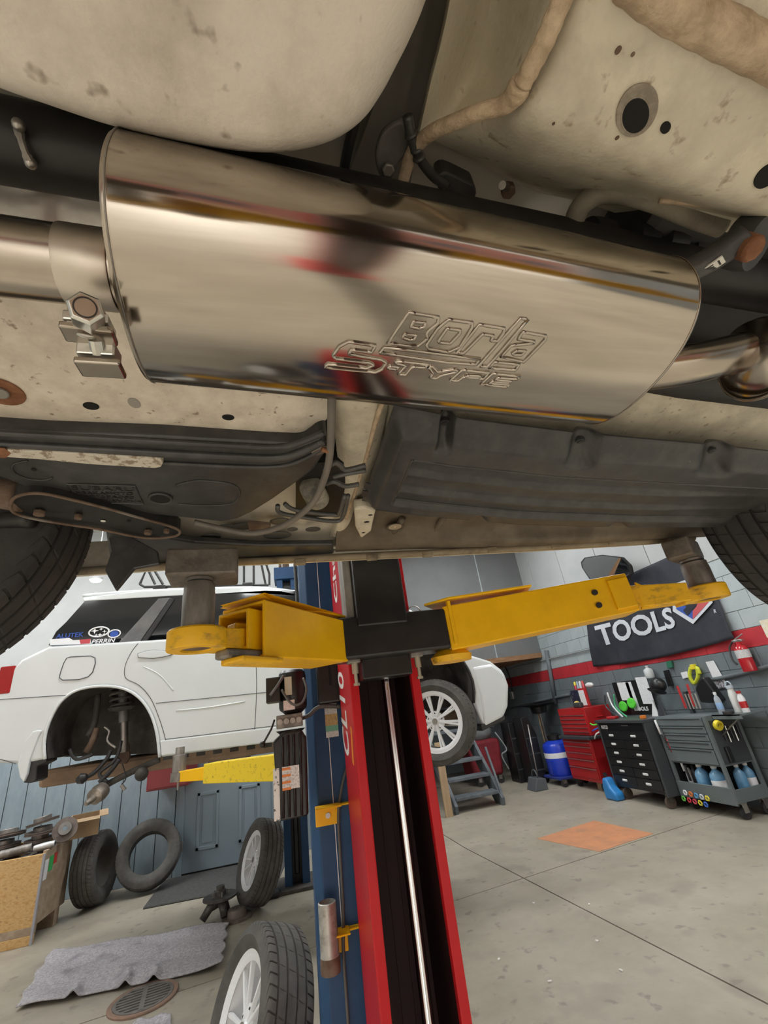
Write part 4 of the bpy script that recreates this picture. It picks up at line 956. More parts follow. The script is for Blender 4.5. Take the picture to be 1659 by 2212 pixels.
# right arm
pr_ = V((1.415, 1.255, 1.70))
s0, s1 = V((.565, 1.575, 1.735)), V((1.20, 1.375, 1.765))
ar = lab(box_arm('right_arm', s0, s1, .155, .135, .14, .13, LYEL, lift, .009, .006), 'long yellow telescopic arm towards the front wheel')
d_ = (s1-s0).normalized(); sd = d_.cross(V((0, 0, 1))).normalized()
gs = MB(); gs.prism([s0+V((-.08, -.03, .092)), s0+V((.0, -.085, .098)), s0+d_*.33+V((0, 0, .085))-sd*-.066, s0+d_*.33+V((0, 0, .085))-sd*.066, s0+V((0, .085, .095))], (0, 0, .009)); gs.build('top_plate', LYEL, ar, bevel=.003)
MB().beam(s0+V((.0, -.07, -.06)), s0+V((.0, -.07, .095)), .02, .012, up=(1, 0, 0)).build('gusset', LYEL, ar, bevel=.002)
for k in range(2): MB().cyl(s1-d_*.13+sd*.066+V((0, 0, .02-.045*k)), s1-d_*.13+sd*.074+V((0, 0, .02-.045*k)), .010, seg=14).build('arm_screw', BLK, ar)
MB().beam(s1-d_*.075+sd*.069, s1-d_*.005+sd*.069, .012, .105).build('wear_plate', LYEL, ar, bevel=.003)
i0, i1 = s1-d_*.05, s1+d_*.165
box_arm('inner_arm', i0+V((0, 0, -.01)), V((pr_.x, pr_.y, 1.735))-d_*.065, .085, .062, .095, .085, LYELD, ar, .01, .004)
MB().prism([i0+d_*.06+sd*.05+V((0, 0, -.065)), i0+d_*.13+sd*.05+V((0, 0, -.065)), i0+d_*.13+sd*.05+V((0, 0, -.02)), i0+d_*.07+sd*.05+V((0, 0, .03))], sd*.012).build('stop_plate', LYEL, ar, bevel=.002)
box_arm('end_bar', V((pr_.x, pr_.y, 1.722))-d_*.10, V((pr_.x, pr_.y, 1.722))-d_*.035, .05, .04, .07, .08, LYELD, ar, .02, .006)
pad(pr_.x, pr_.y, 1.70, 1.835, 1.915, .042, LYELD, lift, (.15, .085, 0, -.02, .0), .55, PLATEM, 'worn steel pad post under the sill by the front wheel')
MB().lathe([(0, 0), (.07, 0), (.075, .02), (.05, .04)], (s0.x+.0, s0.y-.0, 1.625), (0, 0, 1), 30).build('pivot_gear', LYELD, ar, smooth=30)

# ------------------------------------------------------------------ the blue lift under the white car
yb0, yb1 = 2.14, 2.42
bx0, bx1 = Py(660, 1213, yb0).x-.005, Py(660, 1213, yb0).x+.33
bl_ = T('lift_column', 'blue lift column standing right behind the red column', 'lift column', ((bx0+bx1)/2, 2.28, 0), 'blue lift columns')
q = MB(); q.prism([(bx0, yb0, 0), (bx1, yb0, 0), (bx1, yb1, 0), (bx1-.04, yb1, 0), (bx1-.04, yb1-.012, 0), (bx1-.012, yb1-.012, 0), (bx1-.012, yb0+.012, 0), (bx0+.0, yb0+.012, 0), (bx0-.018, yb0+.05, 0), (bx0-.018, yb1, 0), (bx0-.03, yb1, 0), (bx0-.03, yb0+.045, 0)], (0, 0, 3.6))
bc = q.build('column', LBLUE, bl_, bevel=.005)
MB().bb((bx0+.06, yb0-.001, .3), (bx0+.063, yb0, 3.3)).build('scratch_line', LETT, bc)
MB().bb((bx0-.12, yb0-.03, 0), (bx1+.1, yb1+.12, .015)).build('base_plate', LBLUE, bl_)
HOSE = mat('grey_hose', (.10, .10, .095), None, .5)
MB().tube(smoothpath([Py(748, 1660, yb0-.02), Py(738, 1700, yb0-.02), Py(731, 1760, yb0-.015), Py(735, 1850, yb0-.015), Py(741, 1960, yb0-.015), Py(742, 2060, yb0-.015), Py(752, 2212, yb0-.015), Py(760, 2400, yb0-.015)], 5), .006, 8).build('hose', HOSE, bl_, smooth='all')
MB().tube(smoothpath([Py(636, 1200, yb1), Py(640, 1260, yb1), Py(643, 1330, yb1), Py(645, 1420, yb1)], 4), .010, 8).build('hose', HOSE, bl_, smooth='all')
MB().tube(smoothpath([Py(649, 1552, yb0-.03), Py(668, 1545, yb0-.04), Py(690, 1527, yb0-.04), Py(735, 1526, yb0-.03)], 5), .009, 10).build('hose', HOSE, bl_, smooth='all')
cv = MB(); a = Py(681, 1440, yb0); b = Py(732, 1518, yb0); cv.bb((a.x, yb0-.045, b.z), (b.x+.04, yb0, a.z)); cv.build('cover_box', LBLK, bl_, bevel=.012, bseg=3)
MB().bb((a.x+.055, yb0-.047, b.z+.075), (a.x+.066, yb0-.044, a.z)).build('cover_slot', HOLE, bl_)
def label_plate(x0, x1, z0, z1, y, cols, par):
    m0 = mat('label_white', (.72, .72, .69), (.55, .56, .55), .5, scale=120, lo=.5, hi=.55)
    n = len(cols); 
    for k, c in enumerate(cols):
        MB().bb((x0, y-.001, z1-(z1-z0)*(k+1)/n), (x1, y, z1-(z1-z0)*k/n)).build('warning_label', c or m0, par)
LBY = mat('label_tan', (.60, .42, .18), (.40, .28, .12), .5, scale=90); LBG = mat('label_green', (.18, .45, .30), None, .5)
a, b = Py(700, 1520, yb0), Py(732, 1590, yb0)
label_plate(a.x, b.x, b.z, a.z, yb0-.0005, [None, None, LBY, LBY, LBG, None], bl_)
for (px, py) in ((680, 1742), (693, 2012)):
    c = Py(px, py, yb0-.0)
    w_ = .115
    q = MB(); q.bb((c.x, yb0-.006, c.z-.072), (c.x+w_*.85, yb0, c.z)); q.bb((c.x, yb0-.075, c.z-.006), (c.x+w_*.9, yb0, c.z)); q.bb((c.x+w_*.9, yb0-.03, c.z-.010), (c.x+w_*1.45, yb0, c.z-.003))
    h = q.build('hanger_hook', LYEL, bl_, bevel=.004)
    MB().bb((c.x+w_*1.4, yb0-.05, c.z-.06), (c.x+w_*1.75, yb0-.044, c.z+.006)).build('hook_tab', LYEL, h, bevel=.003)
    MB().cyl((c.x+.05, yb0-.012, c.z-.038), (c.x+.05, yb0-.004, c.z-.038), .010, seg=12).build('hook_bolt', STEEL, h)
c = Py(711, 2030, yb0-.06)
ad = T('pad_adapter', 'short worn steel tube standing in the lower yellow hook', 'adapter tube', (c.x, yb0-.055, c.z-.09))
q = MB(); q.lathe([(.030, 0), (.034, .002), (.034, .045), (.033, .05), (.033, .195), (.029, .197), (.029, .05)], (c.x, yb0-.055, c.z-.09), (0, 0, 1), 32); q.build('tube', mat('galvanised', (.45, .45, .42), (.20, .18, .15), .5, .6, scale=20, lo=.45, hi=.7), ad, smooth=35)
MB().lathe([(.0345, .0), (.0355, .002), (.0355, .03), (.0345, .045)], (c.x, yb0-.055, c.z-.09), (0, 0, 1), 32).build('rusty_foot', BRNR, ad, smooth=35)

# power unit on the blue column
py_ = 1.975
pu = T('power_unit', 'black hydraulic power unit with ribbed tank on the blue column', 'power unit', Py(630, 1775, py_))
q = MB(); q.prism([Py(a, b, py_) for a, b in ((612, 1580), (650, 1574), (662, 1592), (667, 1762), (603, 1776), (589, 1602))], (0, .15, 0)); tkk = q.build('reservoir', LBLK, pu, bevel=.010, bseg=3)
for a, b in (((610, 1592), (612, 1768)), ((622, 1588), (625, 1765)), ((634, 1586), (638, 1763)), ((648, 1584), (652, 1761))):
    MB().tube([Py(*a, py_-.002), Py(*b, py_-.002)], .0055, 8).build('tank_rib', LBLK, tkk, smooth='all')
a, b = Py(597, 1660, py_), Py(605, 1772, py_)
MB().bb((Py(590, 1665, py_).x, py_-.004, b.z), (Py(603, 1665, py_).x, py_+.0, a.z)).build('size_label', mat('label_print', (.74, .74, .72), (.12, .12, .12), .5, scale=55, lo=.56, hi=.6), tkk)
a, b = Py(609, 1657, py_), Py(648, 1700, py_)
o = MB().bb((a.x, py_-.008, b.z), (b.x, py_-.006, a.z)).build('warning_label', mat('label_lined', (.70, .70, .68), (.45, .46, .46), .5, scale=160, lo=.5, hi=.55), tkk)
for k in range(4): MB().bb((a.x, py_-.009, a.z-.012-k*.022), (a.x+.032, py_-.008, a.z-.004-k*.022)).build('orange_band', mat('orange_label', (.70, .22, .05), None, .5), tkk)
mt = Py(632, 1495, py_+.07); ml = (Py(632, 1450, py_+.07)-Py(632, 1545, py_+.07)).length
q = MB(); q.lathe([(.03, -ml/2), (.055, -ml/2+.02), (.058, -ml/2+.03), (.058, ml/2-.03), (.055, ml/2-.01), (.045, ml/2)], mt, (0, 0, 1), 28); mo = q.build('motor', LBLK, pu, smooth=30)
a = Py(614, 1463, py_+.005); b = Py(631, 1500, py_+.005); MB().bb((a.x, py_+.008, b.z), (b.x, py_+.016, a.z)).build('rating_plate', mat('aged_plate', (.50, .46, .36), None, .5), mo)
a = Py(612, 1514, py_+.005); b = Py(637, 1532, py_+.005); MB().bb((a.x, py_+.008, b.z), (b.x, py_+.014, a.z)).build('red_print_label', mat('pinkish_label', (.66, .50, .47), (.72, .68, .66), .5, scale=90), mo)
a, b = Py(574, 1465, py_), Py(606, 1516, py_)
MB().bb((a.x, py_, b.z), (b.x, py_+.09, a.z)).build('capacitor_box', LBLK, pu, bevel=.004)
q = MB(); c = Py(627, 1557, py_+.07); q.bb(c+V((-.055, -.05, -.025)), c+V((.05, .05, .025))); q.build('valve_block', OLDST, pu, bevel=.004)
for k in range(4): MB().cyl(c+V((-.04+k*.025, -.05, 0)), c+V((-.04+k*.025, -.066, 0)), .011, seg=10).build('valve_fitting', STEEL, pu)
MB().lathe([(.05, -.03), (.045, .0), (.06, .012)], c+V((0, 0, -.045)), (0, 0, 1), 24).build('tank_neck', LBLK, pu, smooth=True)
q = MB(); q.tube([Py(593, 1555, py_), Py(586, 1575, py_-.01), Py(570, 1604, py_-.02)], .004, 8); q.sphere(Py(567, 1608, py_-.02), .012, 12); q.build('release_lever', LBLK, pu, smooth='all')
MB().tube(smoothpath([Py(612, 1460, py_-.02), Py(600, 1480, py_-.03), Py(584, 1502, py_-.02)], 5), .006, 8).build('cable', HOSE, pu, smooth='all')
MB().tube(smoothpath([Py(655, 1465, py_), Py(662, 1490, py_-.02), Py(652, 1518, py_-.02), Py(630, 1520, py_-.02), Py(608, 1490, py_-.01)], 5), .005, 8).build('cable', HOSE, pu, smooth='all')
o = MB(); c = Py(668, 1738, py_); 
# yellow arm of the blue lift under the white car
ya = 3.55
ba = T('lift_arm', 'speckled yellow lift arm under the sill of the white car', 'lift arm', Py(500, 1670, ya))
a0, a1 = Py(640, 1648, 3.0), Py(408, 1672, ya)
box_arm('sleeve', Py(640, 1652, 3.0), Py(455, 1668, ya-.1), .14, .11, .14, .12, mat('speckled_yellow', (.85, .62, .02), (.40, .28, .03), .45, scale=40, lo=.55, hi=.7), ba)
box_arm('inner_arm', Py(470, 1667, ya-.13), Py(392, 1676, ya), .08, .06, .09, .08, LYEL, ba)
c = Py(386, 1676, ya)
MB().lathe([(.05, -.03), (.05, .02), (.042, .02), (.042, .12), (.028, .125), (.028, .17)], c, (0, 0, 1), 24).build('pad_post', OLDST, ba, smooth=30)
MB().cyl(c+V((0, 0, -.03)), c+V((0, 0, -.08)), .008, seg=8).build('locking_pin', STEEL, ba)
# far column
yf = 5.62
fx0, fx1 = Py(614, 1850, yf).x, Py(668, 1850, yf).x
fc_ = T('lift_column', 'far blue lift column behind the leaning tyre', 'lift column', ((fx0+fx1)/2, yf+.15, 0), 'blue lift columns')
q = MB()
for a, b in ((fx0, fx0+.075), (fx1-.075, fx1)): q.bb((a, yf, 0), (b, yf+.28, 3.35))
q.bb((fx0, yf+.24, 0), (fx1, yf+.28, 3.35)); q.build('column', LBLUE, fc_, bevel=.004)
MB().bb((fx0+.076, yf+.10, .02), (fx1-.076, yf+.24, 3.3)).build('slide_channel', LBLK, fc_)
MB().bb((fx0+.10, yf+.06, .1), (fx1-.10, yf+.10, 1.3)).build('carriage_rail', LBLK, fc_, bevel=.01)
MB().bb((fx0-.25, yf-.12, 0), (fx1+.12, yf+.35, .03)).build('base_plate', mat('dark_base_steel', (.06, .055, .05), (.10, .09, .08), .7, scale=12), fc_, bevel=.005)
MB().bb((fx0-.03, yf-.03, 3.2), (fx1+.03, yf+.3, 3.36)).build('top_plate', LBLUE, fc_, bevel=.006)
for k in range(3): MB().cyl((fx0+.05+k*.1, yf+.05, 3.36), (fx0+.05+k*.1, yf+.05, 3.46), .02, seg=10).build('pulley_bolt', BRNR, fc_)
MB().bb((fx0+.08, yf+.05, 3.36), (fx1-.10, yf+.09, 3.95)).build('cable_guide', BRNR, fc_)
# ------------------------------------------------------------------ white estate car on the blue lift
SY = 3.75
CW = mat('white_car_paint', (.72, .76, .77), (.68, .72, .73), .22, scale=1.5, coat=.6)
CGL = mat('tinted_glass', (.016, .018, .02), None, .06, coat=.3)
CBLK = mat('black_trim', (.02, .02, .021), (.035, .034, .033), .5, scale=10)
CLINE = mat('panel_gap', (.10, .11, .115), None, .8)
LINER = mat('wheel_arch_liner', (.035, .032, .029), (.085, .077, .068), .85, scale=6)
suv = T('white_car', 'white estate car on the blue lift with its rear wheel off', 'car', (0, 4.6, 1.4))
def S(px, py, y=SY): p = Py(px, py, y); return p
def arc(c, r, a0, a1, n, sx=1.): return [V((c.x+math.cos(math.radians(a0+(a1-a0)*k/n))*r*sx, SY, c.z+math.sin(math.radians(a0+(a1-a0)*k/n))*r)) for k in range(n+1)]
sillL, sillR = S(345, 1636), S(598, 1604)
beltz = S(360, 1380).z
rearx = -2.02
arch_r = [S(a, b) for a, b in ((98, 1640), (96, 1610), (100, 1580), (112, 1548), (130, 1518), (156, 1496), (190, 1485), (230, 1482), (265, 1487), (292, 1500), (314, 1522), (330, 1552), (340, 1590), (345, 1636))]
fa = V((1.11, SY, 1.60)); fr_ = .385
arch_f = arc(fa, fr_, 208, -22, 18)
body = [V((rearx-.02, SY, S(0, 1640).z)), S(35, 1650), S(60, 1648)]+arch_r+[V((.35, SY, sillR.z)), V((.70, SY, sillR.z)), arch_f[0]]+arch_f[1:]
zb = arch_f[-1].z
body += [S(1045, 1572), S(1088, 1549), S(1096, 1520), S(1095, 1478), S(1086, 1448), S(1060, 1428), V((1.45, SY, S(1060, 1428).z+.10)), V((1.05, SY, beltz+.06)), V((.85, SY, beltz+.05)), V((.3, SY, beltz)), S(360, 1380), S(105, 1396), V((rearx+.10, SY, beltz-.05)), V((rearx-.04, SY, beltz-.25)), V((rearx-.08, SY, 1.75))]
# a slightly curved skin: near side leans in above the shoulder line
q = MB(); n = len(body); W_ = 1.72
q.prism(body, (0, W_, 0)); bd = lab(q.build('body', CW, suv, bevel=.02, bseg=3, smooth=30), 'white painted body side')
# inner filling behind the arches
inner = [V((rearx+.1, SY+.38, S(0, 1640).z-.02)), V((-.85, SY+.38, sillL.z)), V((1.6, SY+.38, 1.45)), V((1.6, SY+.38, beltz-.05)), V((rearx+.1, SY+.38, beltz-.05))]
MB().prism(inner, (0, W_-.76, 0)).build('arch_liner', LINER, suv)
for arch_, cc_ in ((arch_r, S(220, 1610)), (arch_f, fa)):
    ap_ = [cc_+(p-cc_)*.975 for p in smoothpath(arch_, 3)]
    q = MB().grid(lambda u, v: ap_[round(u*(len(ap_)-1))]+V((0, .012+v*.40, 0)), len(ap_)-1, 2); q.build('arch_liner', LINER, suv, smooth='all')
MB().tube([p+V((0, -.004, 0)) for p in smoothpath(arch_r, 3)], .010, 8).build('arch_lip', CW, suv, smooth='all')
MB().tube([p+V((0, -.004, 0)) for p in arch_f], .010, 8).build('arch_lip', CBLK, suv, smooth='all')
# front bumper, rounded corner
MB().prism([S(a, b, SY-.01) for a, b in ((1018, 1440), (1062, 1432), (1090, 1452), (1100, 1480), (1099, 1525), (1088, 1552), (1046, 1574), (1042, 1545), (1036, 1500))], (0, .5, 0)).build('front_bumper', CW, suv, bevel=.03, bseg=4, smooth=30)
MB().prism([S(a, b, SY-.005) for a, b in ((1038, 1566), (1090, 1544), (1092, 1554), (1042, 1580))], (0, .4, 0)).build('bumper_lip', CBLK, suv, bevel=.008)
# glass house
GY = SY+.07
gl = [S(104, 1394, GY), S(121, 1364, GY), S(142, 1344, GY), S(183, 1298, GY), V((-.2, GY, S(400, 1288, GY).z)), V((.45, GY, S(640, 1286, GY).z)), V((.98, GY, beltz+.05))]
MB().prism(gl, (0, W_-.14, 0)).build('window_glass', CGL, suv, bevel=.004)
# pillars
for nm, pts, m_ in (('pillar', ((255, 1389), (300, 1389), (368, 1291), (342, 1293)), mat('grey_pillar', (.12, .12, .12), (.17, .17, .165), .5, scale=8)), ('pillar', ((302, 1389), (314, 1389), (378, 1293), (368, 1292)), CBLK), ('pillar', ((540, 1376), (560, 1375), (566, 1288), (552, 1288)), CBLK)):
    MB().prism([S(a, b, GY-.012) for a, b in pts], (0, .02, 0)).build(nm, m_, suv, bevel=.004)
MB().prism([S(104, 1400, GY-.02), S(640, 1367, GY-.02), S(640, 1376, GY-.02), S(104, 1407, GY-.02)], (0, .03, 0)).build('window_trim', CBLK, suv, bevel=.004)
# roof
rf = [S(180, 1300, GY), S(176, 1290, GY), S(300, 1276, GY), S(420, 1270, GY), S(520, 1268, GY), S(600, 1272, GY), S(650, 1284, GY), S(650, 1290, GY), S(560, 1285, GY), S(420, 1285, GY)]
MB().prism(rf, (0, W_-.14, 0)).build('roof', CW, suv, bevel=.015, bseg=3)
MB().tube(smoothpath([S(180, 1288, GY+.05), S(300, 1279, GY+.05), S(450, 1273, GY+.05), S(560, 1271, GY+.05), S(640, 1280, GY+.05)], 5), .018, 10).build('roof_rail', CW, suv, smooth='all')
rk = GY+.09
rr = MB()
r_ = lambda a, b: S(a, b, rk)
for pts in (((302, 1262), (318, 1226), (580, 1218)), ((302, 1262), (312, 1268), (580, 1264)), ((318, 1226), (335, 1262)), ((330, 1226), (352, 1262)), ((366, 1224), (380, 1264)), ((527, 1222), (527, 1264)), ((548, 1221), (548, 1264)), ((575, 1219), (582, 1240), (582, 1264)), ((565, 1220), (574, 1264))):
    rr.tube([r_(*p) for p in pts], .011, 6)
rr.build('roof_rack', CBLK, suv)
for a, b in (((330, 1264), (356, 1276)), ((523, 1258), (545, 1270))):
    p, p2 = S(*a, rk-.04), S(*b, rk-.04); MB().bb((p.x, rk-.04, p2.z), (p2.x, rk+.05, p.z)).build('rack_foot', CBLK, suv, bevel=.01)
# panel gaps, fuel flap, handle
def gap(pts, nm='panel_gap', r=.0024, n=5, y=SY-.001): return MB().tube(smoothpath([S(a, b, y) for a, b in pts], n), r, 6).build(nm, CLINE, suv, smooth='all')
gap(((298, 1390), (283, 1410), (270, 1440), (272, 1465), (300, 1480), (325, 1508), (345, 1555), (358, 1600), (360, 1625)))
gap(((552, 1378), (553, 1430), (554, 1490), (551, 1560), (547, 1600)))
gap(((0, 1511), (60, 1507), (150, 1501))); gap(((337, 1519), (450, 1508), (560, 1497), (600, 1494)))
gap(((358, 1597), (450, 1586), (550, 1573), (620, 1565))); gap(((0, 1640), (34, 1650)))
fp = [S(a, b, SY-.003) for a, b in ((144, 1422), (152, 1419), (196, 1417), (205, 1421), (206, 1432), (200, 1452), (190, 1462), (170, 1468), (135, 1469), (128, 1464), (131, 1452), (138, 1432))]
q = MB().prism(fp, (0, .01, 0)).build('fuel_flap', CW, suv, bevel=.003); MB().tube(fp, .0035, 6, closed=True).build('flap_gap', CLINE, q, smooth='all')
hp = [S(a, b, SY-.012) for a, b in ((297, 1412), (312, 1407), (330, 1404), (348, 1405), (372, 1407), (373, 1413), (356, 1418), (330, 1422), (312, 1421), (298, 1420))]
h_ = MB().prism(hp, (0, .02, 0)).build('door_handle', CW, suv, bevel=.006); MB().tube([p+V((0, .008, 0)) for p in hp], .003, 6, closed=True).build('handle_gap', CLINE, h_, smooth='all')
MB().tube(smoothpath([S(310, 1440), S(345, 1458), S(375, 1492)], 5), .004, 8).build('door_crease', CW, suv, smooth='all')
MB().tube(smoothpath([S(380, 1535), S(450, 1528), S(530, 1515)], 5), .005, 8).build('door_crease', CW, suv, smooth='all')
MB().bb((rearx-.02, SY-.004, S(5, 1500).z), (rearx+.075, SY+.05, S(5, 1440).z)).build('tail_lamp', mat('red_lens', (.35, .02, .02), None, .15), suv, bevel=.01)
# bumper end and mud flap
MB().prism([S(a, b, SY-.015) for a, b in ((82, 1577), (90, 1578), (82, 1592), (64, 1640), (58, 1672), (50, 1690), (42, 1680), (37, 1652), (52, 1602), (70, 1580))], (0, .12, 0)).build('bumper_end', CW, suv, bevel=.008)
MB().prism([S(a, b, SY+.01) for a, b in ((88, 1585), (98, 1600), (100, 1645), (80, 1655), (78, 1685), (66, 1692), (50, 1691), (58, 1670), (64, 1640), (78, 1600))], (0, .16, 0)).build('mud_flap', CBLK, suv, bevel=.006)
# sill
MB().prism([S(345, 1600, SY-.008), S(620, 1567, SY-.008), S(620, 1600, SY-.008), S(348, 1633, SY-.008)], (0, .03, 0)).build('side_skirt', CW, suv, bevel=.008)
q = MB()
for k in range(7): p = S(362+k*36, 1631-k*4.4, SY+.02); q.bb(p+V((-.03, 0, -.03)), p+V((.03, .01, .0)))
q.build('pinch_weld', CBLK, suv)
MB().bb((-1.9, SY+.5, 1.30), (1.5, SY+1.5, 1.42)).build('underbody', mat('tan_underbody', (.30, .20, .13), (.18, .13, .09), .8, scale=4), suv, bevel=.03)
# suspension left hanging in the wheel arch
st_c = lambda a, b, y=SY+.2: Py(a, b, y)
stt = lab(MB().cyl(st_c(266, 1490), st_c(268, 1560), .035, seg=16).build('strut', mat('grey_strut', (.10, .10, .10), (.18, .17, .16), .5, .3, scale=14), suv, smooth=True), 'bare strut and spring')
MB().cyl(st_c(268, 1545), st_c(269, 1625), .026, seg=16).build('strut_tube', STEEL, stt, smooth=True)
MB().lathe([(.02, .0), (.085, .012), (.10, .03), (.09, .032), (.0, .02)], st_c(264, 1537), (0, 0, 1), 28).build('spring_seat', LINER, stt, smooth=True)
top, bot = st_c(262, 1482), st_c(264, 1532)
MB().tube([bot.lerp(top, k/60)+V((math.cos(k*.42)*.075, math.sin(k*.42)*.075, 0)) for k in range(61)], .009, 8).build('coil_spring', LINER, stt, smooth='all')
MB().prism([st_c(a, b) for a, b in ((256, 1608), (277, 1606), (280, 1635), (272, 1650), (258, 1650))], (0, .03, 0)).build('strut_clevis', BRNR, stt, bevel=.003)
for pts, r, m_ in ((((232, 1690), (215, 1670), (250, 1640), (262, 1600)), .012, CBLK), (((175, 1682), (200, 1672), (230, 1640), (240, 1620)), .014, CBLK), (((215, 1690), (240, 1664), (258, 1640)), .016, CBLK),
                  (((210, 1710), (240, 1690), (300, 1660), (345, 1640)), .022, LINER), (((190, 1590), (205, 1560), (212, 1500)), .02, LINER), (((186, 1625), (200, 1600), (210, 1572)), .022, BRNR), (((150, 1618), (165, 1640), (200, 1630)), .012, CBLK), (((225, 1570), (236, 1580), (232, 1600), (250, 1615)), .008, STEEL), (((264, 1650), (272, 1680), (262, 1695)), .004, CBLK)):
    MB().tube(smoothpath([st_c(*p, SY+.12 if r < .02 else SY+.16) for p in pts], 4), r, 10).build('suspension_arm', m_, suv, smooth='all')
a, b = st_c(222, 1706, SY-.02), st_c(203, 1722, SY-.10)
q = MB(); q.lathe([(.025, -.05), (.05, -.04), (.055, 0), (.045, .035), (.05, .04), (.022, .05), (.020, .09), (.012, .12)], a.lerp(b, .5), b-a, 24); lab(q.build('drive_axle', mat('greasy_steel', (.20, .17, .14), (.34, .30, .26), .4, .7, scale=18), suv, smooth=True), 'bare drive axle end')
MB().lathe([(.02, -.03), (.035, 0), (.02, .03)], st_c(177, 1682, SY+.06), (1, 0, .3), 14).build('arm_bush', CBLK, suv, smooth=True)
MB().sphere(st_c(306, 1672, SY+.1), .045, 14).build('ball_joint', LINER, suv, smooth='all')
MB().cyl(st_c(262, 1696, SY+.06), st_c(270, 1706, SY+.06), .012, seg=10).build('sensor_plug', STEEL, suv)
# front wheel
wheel('wheel', 'front alloy wheel with paired silver spokes', None, (1.16, SY+.12, Py(957, 1556, SY+.05).z), (0, 0, -.55), .325, .20, .228, suv, face=-1, spokes=20, m=ALLOYW, tm=RUBG, width=.024)
# stickers in the rear side window
SYs = GY-.004
def sq(px, py): return Py(px, py, SYs)
stw = mat('sticker_white', (.85, .86, .88), None, .4); stb = mat('sticker_blue', (.03, .09, .42), None, .4); strd = mat('sticker_red', (.55, .06, .08), None, .4)
def stick(txt, p, q_, h, m_, shear=.2, bold=.02):
    a, b = sq(*p), sq(*q_); c = sq(p[0], p[1]-h); text('sticker_letters', txt, a, b-a, c-a, .1, m_, suv, .001, fit=((b-a).length, (c-a).length), shear=shear, bold=bold)
stick('ALUTEK', (120, 1380), (181, 1375), 10, stb); MB().prism([sq(a, b) for a, b in ((108, 1381), (150, 1378), (158, 1383), (196, 1381), (196, 1391), (108, 1394))], (0, -.001, 0)).build('white_sticker', stw, suv)
MB().prism([sq(a, b)-V((0, .001, 0)) for a, b in ((172, 1382), (196, 1380), (194, 1390), (174, 1391))], (0, -.001, 0)).build('red_sticker', strd, suv)
stick('PERRIN', (197, 1391), (250, 1387), 9, stw, .35)
def oval(px, py, rx, ry, m_, nm, r=.006):
    c = sq(px, py); w = (sq(px+rx, py)-c).length; h = (sq(px, py-ry)-c).length
    MB().tube([c+V((math.cos(k*math.tau/36)*w, -.002, math.sin(k*math.tau/36)*h)) for k in range(36)], r, 6, closed=True).build(nm, m_, suv, smooth='all'); return c, w, h
oval(214, 1365, 21, 10, stw, 'oval_emblem_ring')
def star(px, py, r):
    c = sq(px, py); R_ = (sq(px+r, py)-c).length
    MB().prism([c+V((math.cos(k*math.pi/4)*(R_ if k % 2 == 0 else R_*.32), -.002, math.sin(k*math.pi/4)*(R_ if k % 2 == 0 else R_*.32)*.8)) for k in range(8)], (0, -.001, 0)).build('emblem_star', stw, suv)
for s_ in ((205, 1363, 9), (219, 1359, 5), (226, 1364, 5), (225, 1370, 4), (216, 1371, 5), (208, 1372, 4)): star(*s_)
c, w, h = oval(247, 1369, 13, 8, stw, 'round_badge_ring', .005)
MB().prism([c+V((math.cos(k*math.tau/24)*w*.7, -.001, math.sin(k*math.tau/24)*h*.95)) for k in range(24)], (0, -.001, 0)).build('round_badge', stb, suv)
stick('R', (244, 1373), (251, 1372.6), 8, stw)
stick('limited', (262, 1384), (294, 1382), 5, stw, .1, 0)
# ------------------------------------------------------------------ the right wall: banner, mirror, extinguisher
WX = XR-.02
def WP(px, py, x=WX): return Px(px, py, x)
FLAGM = mat('banner_cloth', (.020, .022, .032), (.030, .032, .042), .75, scale=5, bump=.3, bscale=6)
fT0, fT1 = WP(1280, 1276), WP(1556, 1165); fB0, fB1 = WP(1286, 1440), WP(1602, 1380)
flag = T('banner', 'black tool brand banner hung on the wall above the carts', 'banner', (WX, (fT0.y+fT1.y)/2, fB0.z))
def fpt(u, v):
    a = V((WX, 6.62, 2.84)).lerp(V((WX, 4.26, 2.84)), u); b = V((WX, 6.86, 1.70)).lerp(V((WX, 4.22, 1.72)), u)
    p = a.lerp(b, v); s = .014*math.sin(u*19+v*5)*(.3+v)+.012*math.sin(v*7+u*4); sag = -.10*math.sin(math.pi*u)*v+.0
    return p+V((-.035+s, 0, sag*.5))
MB().grid(fpt, 60, 30, (.004, 0, 0)).build('cloth', FLAGM, flag, smooth='all')
BW = mat('banner_white', (.62, .65, .70), (.55, .58, .63), .7, scale=6)
def fl_px(px, py, off=-.012):
    # a point on the banner: match (y,z) on the wall plane, then follow the cloth
    p = WP(px, py, WX-.04); best = None
    v = (2.84-p.z)/1.13; 
    for _ in range(3):
        a0 = 6.62+(6.86-6.62)*v; a1 = 4.26+(4.22-4.26)*v; u = (a0-p.y)/(a0-a1); v = (2.84-.05*math.sin(math.pi*max(0, min(1, u)))*v-p.z)/1.13
    q = fpt(u, v); return V((q.x+off, p.y, p.z))
def ftext(txt, p00, p10, p01):
    vs, fs = text_mesh(txt, 1.0, 0, bold=.03); x0 = min(v.x for v in vs); x1 = max(v.x for v in vs); y0 = min(v.y for v in vs); y1 = max(v.y for v in vs)
    q = MB(); w = []
    for v in vs:
        a, b = (v.x-x0)/(x1-x0), (v.y-y0)/(y1-y0)
        w.append(fl_px(p00[0]+(p10[0]-p00[0])*a+(p01[0]-p00[0])*b, p00[1]+(p10[1]-p00[1])*a+(p01[1]-p00[1])*b))
    q.add(w, fs); q.build('banner_letters', BW, flag)
ftext('TOOLS', (1298, 1397), (1462, 1355), (1286, 1352))
ftext('R', (1542, 1325), (1548, 1323), (1540, 1317))
